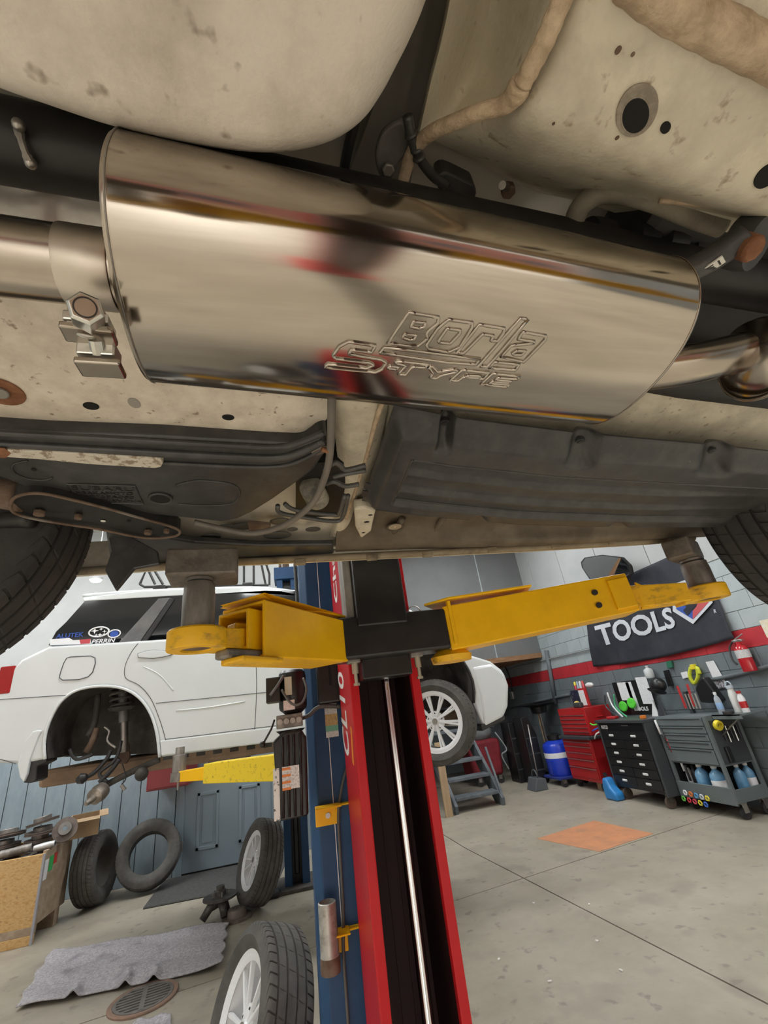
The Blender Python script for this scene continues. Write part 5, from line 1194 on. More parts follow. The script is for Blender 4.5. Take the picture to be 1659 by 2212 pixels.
def fpoly(pts, m_, nm, off=-.013):
    MB().prism([fl_px(a, b, off) for a, b in pts], (-.002, 0, 0)).build(nm, m_, flag)
hexo = [(1456, 1262), (1484, 1252), (1530, 1262), (1538, 1302), (1496, 1348), (1455, 1320)]
cx_, cy_ = 1497, 1298
fpoly(hexo, BW, 'hexagon_emblem')
inn = [(cx_+(a-cx_)*.80, cy_+(b-cy_)*.80) for a, b in hexo]
fpoly(inn, mat('banner_blue', (.04, .10, .42), None, .7), 'hexagon_blue', -.017)
fpoly([inn[1], inn[2], inn[3], inn[4], (cx_, cy_)], mat('banner_red', (.52, .09, .10), None, .7), 'hexagon_red', -.020)
fpoly([(cx_+(a-cx_)*.42, cy_+(b-cy_)*.42) for a, b in hexo], FLAGM, 'hexagon_core', -.023)
fpoly([(1478, 1318), (1503, 1290), (1512, 1297), (1486, 1330)], FLAGM, 'hexagon_core', -.023)
# wall mirror
mr = [WP(a, b, WX-.10-.26*(1276-b)/78) for a, b in ((1262, 1204), (1300, 1198), (1345, 1203), (1362, 1220), (1366, 1238), (1350, 1252), (1318, 1268), (1296, 1276), (1284, 1268), (1256, 1226), (1254, 1214))]
mt_ = T('wall_mirror', 'rounded framed mirror hanging above the banner', 'mirror', mr[7])
MB().prism(mr, (.03, 0, -.01)).build('frame', CBLK, mt_, bevel=.01)
c = sum(mr, V((0, 0, 0)))/len(mr)
MB().prism([c+(p-c)*.93+V((-.003, 0, 0)) for p in mr], (.01, 0, 0)).build('mirror_glass', mat('mirror_glass', (.75, .77, .78), None, .03, 1.), mt_)
MB().cyl(c+V((.03, 0, 0)), (XR, c.y, c.z), .015, seg=10).build('bracket', CBLK, mt_)
# extinguisher
EXR = mat('extinguisher_red', (.42, .012, .02), None, .2, coat=.5)
e0, e1 = WP(1622, 1450, WX-.09), WP(1600, 1392, WX-.09)
ex = T('fire_extinguisher', 'red fire extinguisher hung on the grey block wall', 'extinguisher', e0)
ez = e1.z-e0.z
MB().lathe([(.0, 0), (.062, 0), (.068, .012), (.068, ez*.80), (.055, ez*.92), (.028, ez), (.026, ez+.03)], e0, (0, 0, 1), 32).build('cylinder', EXR, ex, smooth=True)
MB().lathe([(.0685, ez*.50), (.0692, ez*.50), (.0692, ez*.80), (.0685, ez*.80)], e0, (0, 0, 1), 32).build('label', mat('extinguisher_label', (.45, .46, .46), (.6, .6, .6), .4, scale=60), ex, smooth=True)
q = MB(); q.bb(e0+V((-.02, -.07, ez+.03)), e0+V((.02, .05, ez+.055))); q.beam(e0+V((0, .03, ez+.055)), e0+V((0, -.09, ez+.10)), .02, .012); q.build('handle', ZINC, ex, bevel=.004)
MB().tube(smoothpath([e0+V((-.02, .04, ez+.04)), e0+V((-.03, .10, ez-.02)), e0+V((-.06, .10, ez*.5)), e0+V((-.068, .06, ez*.3))], 5), .010, 8).build('hose', CBLK, ex, smooth='all')
MB().bb(e0+V((.06, -.03, ez*.4)), (XR-.018, e0.y+.03, e0.z+ez*.6)).build('wall_bracket', CBLK, ex)
o = MB().bb((WX-.004, Px(1655, 1350, WX).y-.05, Px(1655, 1378, WX).z), (WX, Px(1642, 1345, WX).y, Px(1645, 1340, WX).z)).build('wall_tag', mat('cream_tag', (.70, .62, .45), (.75, .72, .66), .6, scale=30)); tag(o, 'cream tag on the red stripe right of the extinguisher', 'tag')
# pipes and cables along the wall
PIPEG = mat('painted_pipe', (.12, .14, .15), None, .5)
for nm, lbl, pts, r in (('wall_pipe', 'grey conduit running low along the block wall behind the bin', ((1030, 1536), (1095, 1528), (1160, 1515), (1230, 1500)), .025), ('wall_pipe', 'grey conduit running along the wall below the extinguisher', ((1540, 1468), (1600, 1455), (1700, 1428)), .022),
                  ('wall_cable', 'black cable dropping down the wall by the white bumper', ((1090, 1438), (1100, 1460), (1106, 1490), (1108, 1505)), .012)):
    o = MB().tube(smoothpath([WP(*p, WX-r) for p in pts], 4), r, 10).build(nm, PIPEG if nm == 'wall_pipe' else CBLK, None, smooth='all'); tag(o, lbl, 'pipe' if nm == 'wall_pipe' else 'cable')
for pts in (((1180, 1405), (1190, 1460), (1200, 1520)),):
    o = MB().tube([WP(*p, WX-.03) for p in pts], .04, 8).build('wall_pipe', PIPEG, None, smooth='all'); tag(o, 'thick grey riser pipe on the wall left of the banner', 'pipe')
o = MB().tube(smoothpath([WP(1100, 1445, WX-.02), WP(1180, 1425, WX-.02), WP(1290, 1398, WX-.02)], 4), .012, 8).build('wall_cable', mat('pale_cable', (.35, .37, .38), None, .5), None, smooth='all'); tag(o, 'pale cable looped along the light wall below the arm', 'cable')
p = WP(1108, 1500, WX); o = MB().bb((WX-.05, p.y-.06, p.z-.10), (WX, p.y+.06, p.z+.06)).build('socket_box', ZINC, None, bevel=.006); tag(o, 'small metal socket box on the grey wall', 'socket')

# ------------------------------------------------------------------ tool carts
TRED = mat('tool_chest_red', (.46, .018, .02), (.40, .015, .018), .35, scale=3, coat=.3)
TBLK = mat('tool_chest_black', (.012, .012, .013), None, .35)
TGRY = mat('tool_cart_grey', (.12, .145, .15), (.14, .165, .17), .4, scale=4)
TDG = mat('dark_grey_steel', (.045, .05, .055), None, .45)
WHP = mat('white_plastic', (.72, .73, .73), None, .4)
PAPER = mat('paper', (.76, .77, .78), (.62, .64, .66), .8, scale=45, lo=.5, hi=.62, stretch=(1, 1, 2))
def caster(par, x, y, r=.055, top=.10, m_=None):
    q = MB(); q.cyl((x, y-.016, r), (x, y+.016, r), r, seg=24); q.build('caster_wheel', m_ or CBLK, par, smooth=30)
    q = MB(); q.bb((x-.03, y-.024, r), (x+.03, y-.018, top)); q.bb((x-.03, y+.018, r), (x+.03, y+.024, top)); q.bb((x-.035, y-.026, top-.008), (x+.035, y+.026, top)); q.build('caster_fork', STEEL, par)
# red chest
xf = 4.34
yl, yr = Px(1226, 1645, xf).y, Px(1287, 1648, xf).y
zb, zt = .115, Px(1242, 1597, xf).z
rc = T('tool_chest', 'red steel tool chest with narrow drawers beside the blue tank', 'tool chest', (xf+.25, (yl+yr)/2, 0))
MB().bb((xf+.015, yr, zb), (4.90, yl, zt)).build('cabinet', TRED, rc, bevel=.006)
n = 5; hs = [.10, .13, .14, .17, .22]; s_ = sum(hs); z = zt-.03
for h in hs:
    hh = h/s_*(zt-zb-.07)
    d = MB().bb((xf, yr+.02, z-hh+.008), (xf+.02, yl-.02, z)).build('drawer', TRED, rc, bevel=.004)
    MB().bb((xf-.012, yr+.03, z-.016), (xf, yl-.03, z-.004)).build('drawer_pull', ZINC, d, bevel=.003); z -= hh
MB().bb((xf-.03, yr-.03, zt), (4.91, yl+.03, zt+.045)).build('tray', TDG, rc, bevel=.008)
xf2 = xf+.06
z0, z1 = zt+.05, Px(1233, 1531, xf2).z
yl2, yr2 = Px(1210, 1560, xf2).y, Px(1267, 1555, xf2).y
MB().bb((xf2+.01, yr2, z0), (4.86, yl2, z1)).build('top_chest', TRED, rc, bevel=.006)
z = z1-.06
for k in range(5):
    hh = (z1-z0-.09)/5
    d = MB().bb((xf2, yr2+.03, z-hh+.006), (xf2+.012, yl2-.03, z)).build('drawer', TRED, rc, bevel=.003); MB().bb((xf2-.008, yr2+.04, z-hh+.012), (xf2, yl2-.04, z-hh+.022)).build('drawer_pull', ZINC, d, bevel=.002); z -= hh
q = MB(); c = V(((xf2+4.86)/2, yr2-.02, (z0+z1)/2+.03)); q.tube([c+V((-.05, .02, .02)), c+V((-.05, 0, .02)), c+V((.05, 0, .02)), c+V((.05, .02, .02))], .007, 8); q.build('side_handle', TRED, rc)
for x in (xf+.08, 4.82):
    for y in (yl-.07, yr+.07): caster(rc, x, y, .05, .115, CBLK)
red_top = z1; red_y = (yl2+yr2)/2
# black cart
xf = 4.27
yl, yr = Px(1313, 1635, xf).y, Px(1412, 1640, xf).y
zb, zt = .15, Px(1340, 1562, xf).z
bk = T('tool_cart', 'black tool cart with two rows of white-handled drawers', 'tool cart', (xf+.25, (yl+yr)/2, 0))
MB().bb((xf+.02, yr, zb), (4.83, yl, zt)).build('cabinet', TBLK, bk, bevel=.008)
MB().bb((xf+.0, yr-.035, zb-.02), (4.85, yr, zt+.01)).build('corner_frame', TDG, bk, bevel=.008); MB().bb((xf+.0, yl, zb-.02), (4.85, yl+.03, zt+.01)).build('corner_frame', TDG, bk, bevel=.008)
MB().bb((xf-.02, yr-.04, zt), (4.86, yl+.04, zt+.035)).build('lid', TDG, bk, bevel=.006)
rows = 6; z = zt-.10; hh = (zt-zb-.14)/rows; ym = (yl+yr)/2
for r in range(rows):
    for a, b in ((ym+.004, yl-.012), (yr+.012, ym-.004)):
        d = MB().bb((xf, a, z-hh+.006), (xf+.03, b, z)).build('drawer', TBLK, bk, bevel=.004)
        c = (a+b)/2; MB().bb((xf-.014, c-.045, z-hh*.62), (xf, c+.045, z-hh*.36)).build('drawer_handle', WHP, d, bevel=.010)
    z -= hh
text('brand_letters', 'MATCO', (xf-.001+.02, yl-.03, zt-.08), (0, -1, 0), (0, 0, 1), .05, WHP, bk, .002, fit=(.14, .05), bold=.03)
text('brand_letters', 'tools', (xf+.019, ym-.02, zt-.04), (0, -1, 0), (0, 0, 1), .05, mat('grey_print', (.35, .35, .35), None, .5), bk, .002, fit=(.13, .018))
for x in (xf+.08, 4.76):
    for y in (yl-.08, yr+.06): caster(bk, x, y, .065, .15, mat('brown_caster', (.12, .09, .07), None, .5))
blk_top = zt+.035; blk_y = (yl, yr)
# grey cart
xf = 4.43
yl, yr = Px(1440, 1630, xf).y, Px(1553, 1640, xf).y
zb, zt = .15, Px(1455, 1549, xf).z
gc = T('tool_cart', 'grey tool cart with wide drawers over an open bottom shelf', 'tool cart', (xf+.2, (yl+yr)/2, 0))
zm = zb+(zt-zb)*.40
MB().bb((xf+.015, yr, zm), (4.88, yl, zt)).build('cabinet', TGRY, gc, bevel=.006)
hs = [.20, .16, .16, .16, .32]; z = zt-.01
for k, f in enumerate(hs):
    hh = f*(zt-zm-.02); d = MB().bb((xf, yr+.03, z-hh+.008), (xf+.02, yl-.03, z)).build('drawer', TGRY, gc, bevel=.005)
    MB().bb((xf-.006, yr+.06, z-.022), (xf+.002, yl-.06, z-.010)).build('drawer_lip', TDG, d, bevel=.002); z -= hh
MB().bb((xf+.015, yr, zb), (4.88, yl, zb+.03)).build('bottom_shelf', TGRY, gc, bevel=.004)
MB().bb((xf-.005, yr-.005, zb-.02), (xf+.02, yl, zb+.14)).build('shelf_front', TGRY, gc, bevel=.005)
MB().bb((4.86, yr, zb), (4.88, yl, zm)).build('back_panel', TDG, gc)
for x, y in ((xf, yl-.02), (xf, yr), (4.84, yr), (4.84, yl-.02)): MB().bb((x, y-.018, zb), (x+.035, y+.018, zt)).build('corner_post', TGRY, gc, bevel=.004)
MB().bb((xf+.03, yr-.012, zm+.02), (4.86, yr-.002, zt-.05)).build('side_panel', TDG, gc, bevel=.003)
MB().bb((xf+.02, yr-.01, zb), (4.87, yr+.01, zb+.12)).build('side_rail', TGRY, gc, bevel=.004)
zs = Px(1590, 1540, 4.65).z
sf = MB().bb((xf+.12, yr-.36, zs-.02), (4.90, yr-.005, zs)).build('side_shelf', TGRY, gc, bevel=.004)
MB().beam((xf+.15, yr-.34, zs-.02), (xf+.15, yr-.0, zs-.22), .012, .012).build('shelf_brace', STEEL, gc)
MB().bb((xf+.12, yr-.36, zs-.05), (xf+.135, yr-.005, zs)).build('shelf_lip', TGRY, gc, bevel=.003)
for k in range(5):
    MB().cyl((xf+.16+k*.05, yr-.03, zt-.12), (xf+.16+k*.05, yr-.03, zt-.26-.02*(k % 2)), .008, seg=8).build('hung_screwdriver', ZINC if k % 2 else TBLK, gc)
MB().bb((xf+.10, yr-.04, zm+.03), (xf+.16, yr-.012, zm+.18)).build('pouch', TBLK, gc, bevel=.008)
for x in (xf+.09, 4.80):
    for y in (yl-.08, yr+.02): caster(gc, x, y, .06, .15, CBLK)
gx, gyl, gyr, gzb, gzm, gzt = xf, yl, yr, zb, zm, zt
# ------------------------------------------------------------------ bottles and small things
BLUEJ = mat('blue_jug_plastic', (.03, .22, .55), None, .3); BLUEF = mat('washer_fluid', (.10, .28, .48), (.20, .38, .55), .25, scale=10)
def bottle(name, label, cat, base, h, r, m_, mcap, neck=.4, group=None, band=None):
    t = T(name, label, cat, base, group)
    MB().lathe([(0, 0), (r*.95, 0), (r, h*.03), (r, h*.62), (r*.85, h*.72), (r*neck, h*.84), (r*neck, h*.90)], base, (0, 0, 1), 24).build('body', m_, t, smooth=35)
    MB().lathe([(r*neck*1.15, h*.88), (r*neck*1.2, h*.90), (r*neck*1.2, h), (0, h)], base, (0, 0, 1), 18).build('cap', mcap, t, smooth=35)
    if band: MB().lathe([(r*1.002, h*.2), (r*1.015, h*.21), (r*1.015, h*.5), (r*1.002, h*.51)], base, (0, 0, 1), 24).build('label', band, t, smooth=35)
    return t
for k, (x, y, w) in enumerate(((gx+.10, gyr+.42, 'left of the pair behind the grey shelf front'), (gx+.10, gyr+.22, 'right of the pair behind the grey shelf front'), (gx+.26, gyr+.085, 'left of the pair at the open cart side'), (gx+.38, gyr+.085, 'right of the pair at the open cart side'))):
    bottle('fluid_jug', 'blue washer fluid jug, '+w, 'jug', V((x, y, gzb+.03)), .30, .072 if k < 2 else .057, BLUEF, WHP, .35, 'blue fluid jugs in the grey cart', WHP if k % 2 else None)
for k, (y, m_, w) in enumerate(((gyl-.07, WHP, 'white bottle lying among tools low in the grey cart'), (gyl-.15, TDG, 'dark bottle among tools low in the grey cart'), (gyl-.23, mat('grey_bottle', (.3, .3, .3), None, .4), 'grey bottle beside the blue jugs low in the grey cart'))):
    bottle('bottle', w, 'bottle', V((gx+.16, y, gzb+.03)), .26, .04, m_, CBLK)
# things on the side shelf
b0 = V((gx+.20, gyr-.10, zs))
bottle('water_bottle', 'clear plastic water bottle on the grey side shelf', 'bottle', V((4.62, gyr-.09, zs)), .22, .033, mat('clear_plastic', (.62, .70, .76), (.75, .80, .84), .1, scale=30, trans=.5), WHP, .4, None, mat('blue_label', (.25, .4, .62), None, .4))
t = bottle('steel_bottle', 'white steel flask with a loop handle on the side shelf', 'flask', V((4.72, gyr-.21, zs)), .27, .042, mat('cream_steel', (.62, .63, .60), None, .35), mat('pale_blue_cap', (.45, .52, .58), None, .4), .7)
MB().tube([V((4.72, gyr-.21, zs+.27))+V((0, math.cos(k*math.pi/10)*.034, math.sin(k*math.pi/10)*.04)) for k in range(11)], .007, 8).build('loop_handle', mat('pale_blue_cap', (.45, .52, .58)), t, smooth='all')
bottle('spray_bottle', 'white bottle with red cap at the end of the side shelf', 'bottle', V((4.70, gyr-.31, zs)), .21, .035, WHP, TRED, .55, None, TRED)
o = MB().lathe([(0, 0), (.05, 0), (.055, .025), (.05, .03), (0, .03)], (4.56, gyr-.22, zs), (0, 0, 1), 24).build('magnet_dish', CBLK, None, smooth=30); tag(o, 'flat black dish on the side shelf by the flask', 'dish')
p = Px(1534, 1566, gx+.12)
o = MB().lathe([(.03, -.02), (.05, -.02), (.05, .02), (.03, .02)], (gx+.10, gyr-.06, gzt-.10), (0, 1, .3), 28, closed=True).build('tape_roll', mat('yellow_tape', (.75, .62, .03), None, .5), None, smooth=30); tag(o, 'yellow tape roll hung on the side of the grey cart', 'tape')
# ring handles hanging at the front foot of the grey cart
cols = [(.75, .76, .78), (.75, .2, .04), (.1, .35, .6), (.6, .62, .64), (.75, .65, .05), (.15, .5, .08), (.6, .04, .06), (.6, .05, .08), (.72, .62, .05), (.05, .15, .55)]
nmc = ['white', 'orange', 'light blue', 'grey', 'yellow', 'green', 'red', 'dark red', 'pale yellow', 'deep blue']
for k, c in enumerate(cols):
    px, py = 1480+(k % 5)*12+(0 if k < 5 else -3), 1712+(k % 5)*3.2+(0 if k < 5 else 13)
    p = Px(px, py, gx-.03)
    o = MB().tube([p+V((0, math.cos(j*math.tau/6)*.022, math.sin(j*math.tau/6)*.022)) for j in range(6)], .0085, 6, closed=True).build('key_ring_handle', mat('ring_'+str(k), c, None, .4)); tag(o, nmc[k]+' hexagonal ring handle hung at the foot of the grey cart', 'ring handle', 'coloured ring handles')
# board with papers behind the black cart
bt = blk_top
pb0, pb1 = Px(1318, 1478, 4.84), Px(1420, 1560, 4.84)
bd_ = T('notice_board', 'black board pinned with papers standing on the black cart', 'board', (4.84, (blk_y[0]+blk_y[1])/2, bt))
yb_l, yb_r = Px(1345, 1520, 4.84).y+.10, Px(1408, 1520, 4.84).y-.05
zb1 = Px(1385, 1467, 4.84).z
MB().bb((4.84, yb_r, bt), (4.865, yb_l, zb1)).build('board', TBLK, bd_, bevel=.004)
for a, b, rot in (((1335, 1475), (1366, 1512), .03), ((1352, 1474), (1382, 1535), -.02), ((1374, 1464), (1412, 1520), .03)):
    p, p2 = Px(*a, 4.835), Px(*b, 4.835); MB().box((4.835, (p.y+p2.y)/2, (p.z+p2.z)/2), (.002, abs(p.y-p2.y)*1.35, abs(p.z-p2.z)), Matrix.Rotation(rot, 3, 'X')).build('paper', PAPER, bd_)
p = Px(1374, 1536, 4.832); text('board_letters', 'TOOLS', p, (0, -1, 0), (0, 0, 1), .06, WHP, bd_, .003, fit=(.26, .055), bold=.03)
p = Px(1392, 1446, 4.80); bottle('squeeze_bottle', 'translucent squeeze bottle on top of the notice board', 'bottle', V((4.85, p.y, zb1)), .16, .06, mat('milky_plastic', (.55, .58, .58), None, .3), WHP, .25)
GRN = mat('bright_green', (.10, .60, .05), None, .35)
for k, (a, w) in enumerate((((1346, 1526), 'left'), ((1364, 1519), 'right'))):
    p = Px(*a, 4.78); o = MB().lathe([(0, -.012), (.06, -.012), (.072, 0), (.06, .014), (.03, .016), (0, .01)], p, (-1, -.3, .1), 28).build('green_disc', GRN, None, smooth=30); tag(o, 'bright green round pad in front of the papers, the %s one' % w, 'pad', 'green pads')
p = Px(1422, 1480, 4.72)
t = T('cap', 'black baseball cap hooked on the right of the papers', 'cap', p); MB().sphere(p, .11, 18, (.8, 1, .85)).build('crown', TBLK, t, smooth='all'); MB().lathe([(0, 0), (.10, 0), (.11, .006), (0, .012)], p+V((-.08, -.03, -.07)), (.5, 0, 1), 24).build('peak', TBLK, t, smooth=30)
for k, (a, b) in enumerate((((1408, 1512), (1425, 1545)), ((1420, 1508), (1442, 1545)))):
    p, p2 = Px(*a, 4.66), Px(*b, 4.66); o = MB().prism([V((4.66, p.y, p.z)), V((4.64, p.y-.03, p.z)), V((4.62, p2.y-.02, p2.z-.02)), V((4.62, p.y+.07, p2.z-.04))], (.02, 0, 0)).build('glove', WHP if k == 0 else TDG, None, bevel=.006); tag(o, ('white' if k == 0 else 'dark grey')+' work glove hung below the black cap', 'glove')
# tools on top of the black cart
for k, (a, b, m_, l) in enumerate((((1312, 1496), (1322, 1552), WHP, 'white bent hose wand left of the notice board'), ((1326, 1500), (1336, 1556), mat('tool_green', (.05, .35, .16), None, .4), 'green handled tool upright on the black cart'), ((1306, 1500), (1314, 1555), TDG, 'dark upright pry bar on the black cart'))):
    o = MB().tube(smoothpath([Px(*a, 4.7), Px((a[0]+b[0])/2+(6 if k == 0 else 0), (a[1]+b[1])/2, 4.68), V((4.60, blk_y[0]-.05-.09*[1, 2, 0][k], bt+.001))], 5), .012, 8).build('upright_tool', m_, None, smooth='all'); tag(o, l, 'tool')
o = MB().box((4.42, blk_y[0]-.16, bt+.018), (.10, .14, .035), Matrix.Rotation(.3, 3, 'Z')).build('red_gauge', TRED, None, bevel=.01); tag(o, 'red palm-sized tool lying on the black cart', 'tool')
o = MB().box((4.40, blk_y[1]+.10, bt+.02), (.06, .05, .04)).build('orange_block', mat('orange_plastic', (.75, .22, .03), None, .4), None, bevel=.006); tag(o, 'small orange box on the near corner of the black cart', 'box')
for k in range(3):
    o = MB().tube(smoothpath([V((4.30, blk_y[0]+.05, bt-.05-.05*k)), V((4.26, blk_y[0]+.10, bt-.06-.06*k)), V((4.27, blk_y[0]+.18, bt-.04-.10*k))], 4), .010, 8).build('air_hose', [GRN, mat('hose_blue', (.04, .10, .55), None, .4), WHP][k], None, smooth='all'); tag(o, ['lime green', 'deep blue', 'white'][k]+' hose hooked at the left edge of the black cart', 'hose')
for k in range(6):
    y = blk_y[1]-.09-.02*k; z = .95-.10*k; c = [WHP, TDG, TRED, mat('hose_blue', (.04, .10, .55)), WHP, TDG][k]
    o = MB().tube([V((4.40+.02*k, y, z)), V((4.40+.02*k, y-.015, z-.16))], .013, 8).build('hanging_tool', c, None, smooth='all'); tag(o, ['white', 'black', 'red', 'blue', 'ivory', 'charcoal'][k]+' handled tool hung between the black and grey carts', 'tool')
# things above the grey cart
t = T('tool_rack', 'red open tool rack standing on the grey cart', 'rack', (4.75, Px(1485, 1500, 4.75).y, gzt))
for a, b in (((1463, 1482), (1482, 1530)), ((1484, 1478), (1500, 1526))):
    MB().tube([Px(*a, 4.75), Px(*b, 4.75)], .018, 4).build('rail', TRED, t)
p, p2 = Px(1472, 1485, 4.77), Px(1495, 1528, 4.77); MB().bb((4.76, p2.y, gzt), (4.80, p.y, p.z-.05)).build('back', TDG, t)
for k in range(4): MB().tube([V((4.74, p.y-.05-.05*k, gzt+.05)), V((4.74, p.y-.05-.05*k, gzt+.22))], .012, 8).build('socket', ZINC, t)
p = Px(1528, 1500, 4.74)
o = MB().prism([Px(a, b, 4.74) for a, b in ((1508, 1470), (1518, 1462), (1530, 1478), (1556, 1514), (1550, 1520), (1512, 1518), (1500, 1488))], (.10, 0, 0)).build('tool_bag', TBLK, None, bevel=.02, bseg=3); tag(o, 'black fabric bag slumped against the wall above the grey cart', 'bag')
p = [WP(a, b, WX-.006) for a, b in ((1524, 1430), (1541, 1427), (1570, 1478), (1548, 1483))]
t = T('hang_card', 'white hanging card with a dotted panel beside the black bag', 'card', p[2]); MB().prism(p, (.004, 0, 0)).build('card', WHP, t, bevel=.001)
c = sum(p, V((0, 0, 0)))/4; MB().prism([c+(v-c)*.75+V((-.002, 0, -.06)) for v in [p[0].lerp(p[3], .45), p[1].lerp(p[2], .45), p[2], p[3]]], (.001, 0, 0)).build('dotted_panel', mat('dotted_print', (.70, .70, .72), (.15, .15, .2), .5, scale=45, lo=.5, hi=.53), t)
YGR = mat('yellow_green_cord', (.55, .60, .04), None, .5)
q = MB(); q.tube(smoothpath([WP(1492, 1442, WX-.03), WP(1490, 1460, WX-.04), WP(1499, 1476, WX-.03), WP(1508, 1462, WX-.03), WP(1506, 1442, WX-.03), WP(1512, 1456, WX-.04)], 5), .022, 8); o = q.build('coiled_cord', YGR, None, smooth='all'); tag(o, 'yellow green coiled cord hung on the wall', 'cord')
o = MB().bb(WP(1488, 1436, WX-.05), WP(1508, 1445, WX)+V((0, 0, 0))).build('yellow_holder', mat('yellow_tape', (.75, .62, .03)), None, bevel=.008); tag(o, 'small yellow holder above the coiled cord', 'holder')
o = MB().prism([WP(a, b, WX-.01) for a, b in ((1470, 1453), (1484, 1450), (1488, 1463), (1475, 1466))], (.006, 0, 0)).build('wall_card', PAPER, None); tag(o, 'small white printed card left of the coiled cord', 'card')
o = MB().prism([WP(a, b, WX-.03) for a, b in ((1432, 1449), (1441, 1447), (1452, 1480), (1443, 1483))], (.03, 0, 0)).build('spirit_level', TBLK, None, bevel=.003); tag(o, 'short black spirit level hung on the grey wall', 'level')
o = MB().prism([WP(a, b, WX-.03) for a, b in ((1438, 1429), (1449, 1427), (1452, 1442), (1441, 1444))], (.03, 0, 0)).build('door_sensor', mat('dark_green_box', (.03, .15, .09), None, .4), None, bevel=.004); tag(o, 'small dark green box on the wall under the banner', 'box')
# spray cans and flag bag on the red chest
cc = [(.75, .65, .05), (.35, .42, .5), (.7, .72, .72), (.6, .10, .10)]
for k in range(4):
    p = Px(1228+k*9, 1500, 4.70); z = red_top+.22
    t = T('spray_can', ['yellow topped red', 'blue grey', 'white', 'red and white'][k]+' spray can in the row on the red chest', 'spray can', (4.74, red_y+.17-.075*k, red_top), 'spray cans on the red chest')
    b = V((4.74, red_y+.17-.075*k, red_top)); MB().lathe([(0, 0), (.03, 0), (.03, .30), (.022, .33), (0, .33)], b, (0, 0, 1), 20).build('can', mat('can_'+str(k), [(.5, .06, .08), (.30, .36, .42), (.62, .64, .64), (.55, .08, .09)][k], None, .3, .3), t, smooth=30); MB().lathe([(.020, .33), (.020, .37), (.010, .39), (0, .39)], b, (0, 0, 1), 14).build('cap', mat('cap_'+str(k), cc[k], None, .4), t, smooth=30)
t = T('flag_bag', 'red white and blue starred bag on the red chest', 'bag', (4.62, red_y, red_top))
MB().bb((4.62, red_y-.02, red_top), (4.66, red_y+.20, red_top+.26)).build('starred_side', mat('starry_navy', (.012, .014, .04), (.75, .75, .75), .6, scale=28, lo=.62, hi=.66), t, bevel=.01)
MB().bb((4.63, red_y-.22, red_top), (4.67, red_y-.02, red_top+.28)).build('red_side', TRED, t, bevel=.01); MB().bb((4.622, red_y-.18, red_top+.02), (4.63, red_y-.04, red_top+.25)).build('white_sheet', PAPER, t)
o = MB().sphere((4.55, red_y-.02, red_top+.05), .05, 14).build('yellow_ball', mat('yellow_rubber', (.75, .55, .10), None, .5), None, smooth='all'); tag(o, 'yellow rubber knob in front of the starred bag', 'knob')
o = MB().box((4.50, red_y-.12, red_top+.04), (.08, .20, .08)).build('dark_gun', TDG, None, bevel=.02); tag(o, 'dark air tool lying on the red chest', 'air tool')
p = V((4.74, red_y-.22, red_top+.03)); o = MB().sphere(p+V((0, 0, .28)), .08, 14, (.6, 1.2, .5)).build('sun_visor', WHP, None, smooth='all'); tag(o, 'white and navy visor on top of the red side of the bag', 'visor')
# blue cylinder on a dolly
c = Pz(1213, 1702, 0); c = V((4.42, Px(1212, 1650, 4.42).y, 0))
zt_ = Px(1195, 1597, 4.42).z; r = abs(Px(1184, 1640, 4.42).y-Px(1222, 1640, 4.42).y)/2*.80
t = T('gas_cylinder', 'blue gas cylinder with a white label on a small dolly', 'cylinder', c)
BLT = mat('cylinder_blue', (.015, .05, .52), None, .25, coat=.4)
MB().lathe([(0, .13), (r*.9, .13), (r, .17), (r, zt_-.10), (r*.92, zt_-.05), (r*.6, zt_-.01), (r*.25, zt_), (r*.25, zt_+.04)], c, (0, 0, 1), 32).build('cylinder', BLT, t, smooth=35)
MB().lathe([(r*1.003, zt_*.60), (r*1.01, zt_*.60), (r*1.01, zt_*.72), (r*1.003, zt_*.72)], c, (0, 0, 1), 32).build('label', PAPER, t, smooth=True)
MB().lathe([(r*.5, zt_), (r*.52, zt_+.07), (r*.2, zt_+.10)], c, (0, 0, 1), 20).build('valve_guard', TBLK, t, smooth=True)
MB().bb(c+V((-r*1.0, -r*1.1, .09)), c+V((r*1.0, r*1.1, .13))).build('dolly', mat('dolly_blue', (.03, .05, .25), None, .4), t, bevel=.01)
for sx in (-1, 1):
    for sy_ in (-1, 1): caster(t, c.x+sx*r*.8, c.y+sy_*r*1.25, .055, .10)
# oil drain stand
c = V((4.60, Px(1193, 1620, 4.60).y+.12, 0)); zz = Px(1190, 1520, 4.60).z
t = T('oil_drain', 'black oil drain pan on a tall stand left of the red chest', 'oil drain', c)
MB().lathe([(.05, zz-.16), (.14, zz-.14), (.16, zz-.04), (.30, zz), (.31, zz+.015), (.28, zz+.01), (.14, zz-.03), (0, zz-.10)], c, (0, 0, 1), 36).build('drain_pan', TBLK, t, smooth=35)
MB().cyl(c+V((0, .0, .10)), c+V((0, 0, zz-.15)), .022, seg=12).build('pole', STEEL, t); MB().cyl(c+V((.0, .09, .05)), c+V((0, .07, zz-.15)), .014, seg=10).build('wooden_handle', PINE, t)
MB().lathe([(0, .05), (.20, .05), (.22, .10), (.2, .12), (0, .12)], c, (0, 0, 1), 30).build('base', TBLK, t, smooth=30)
for k in range(4): a = k*math.tau/4+.5; caster(t, c.x+math.cos(a)*.17, c.y+math.sin(a)*.17, .03, .055)
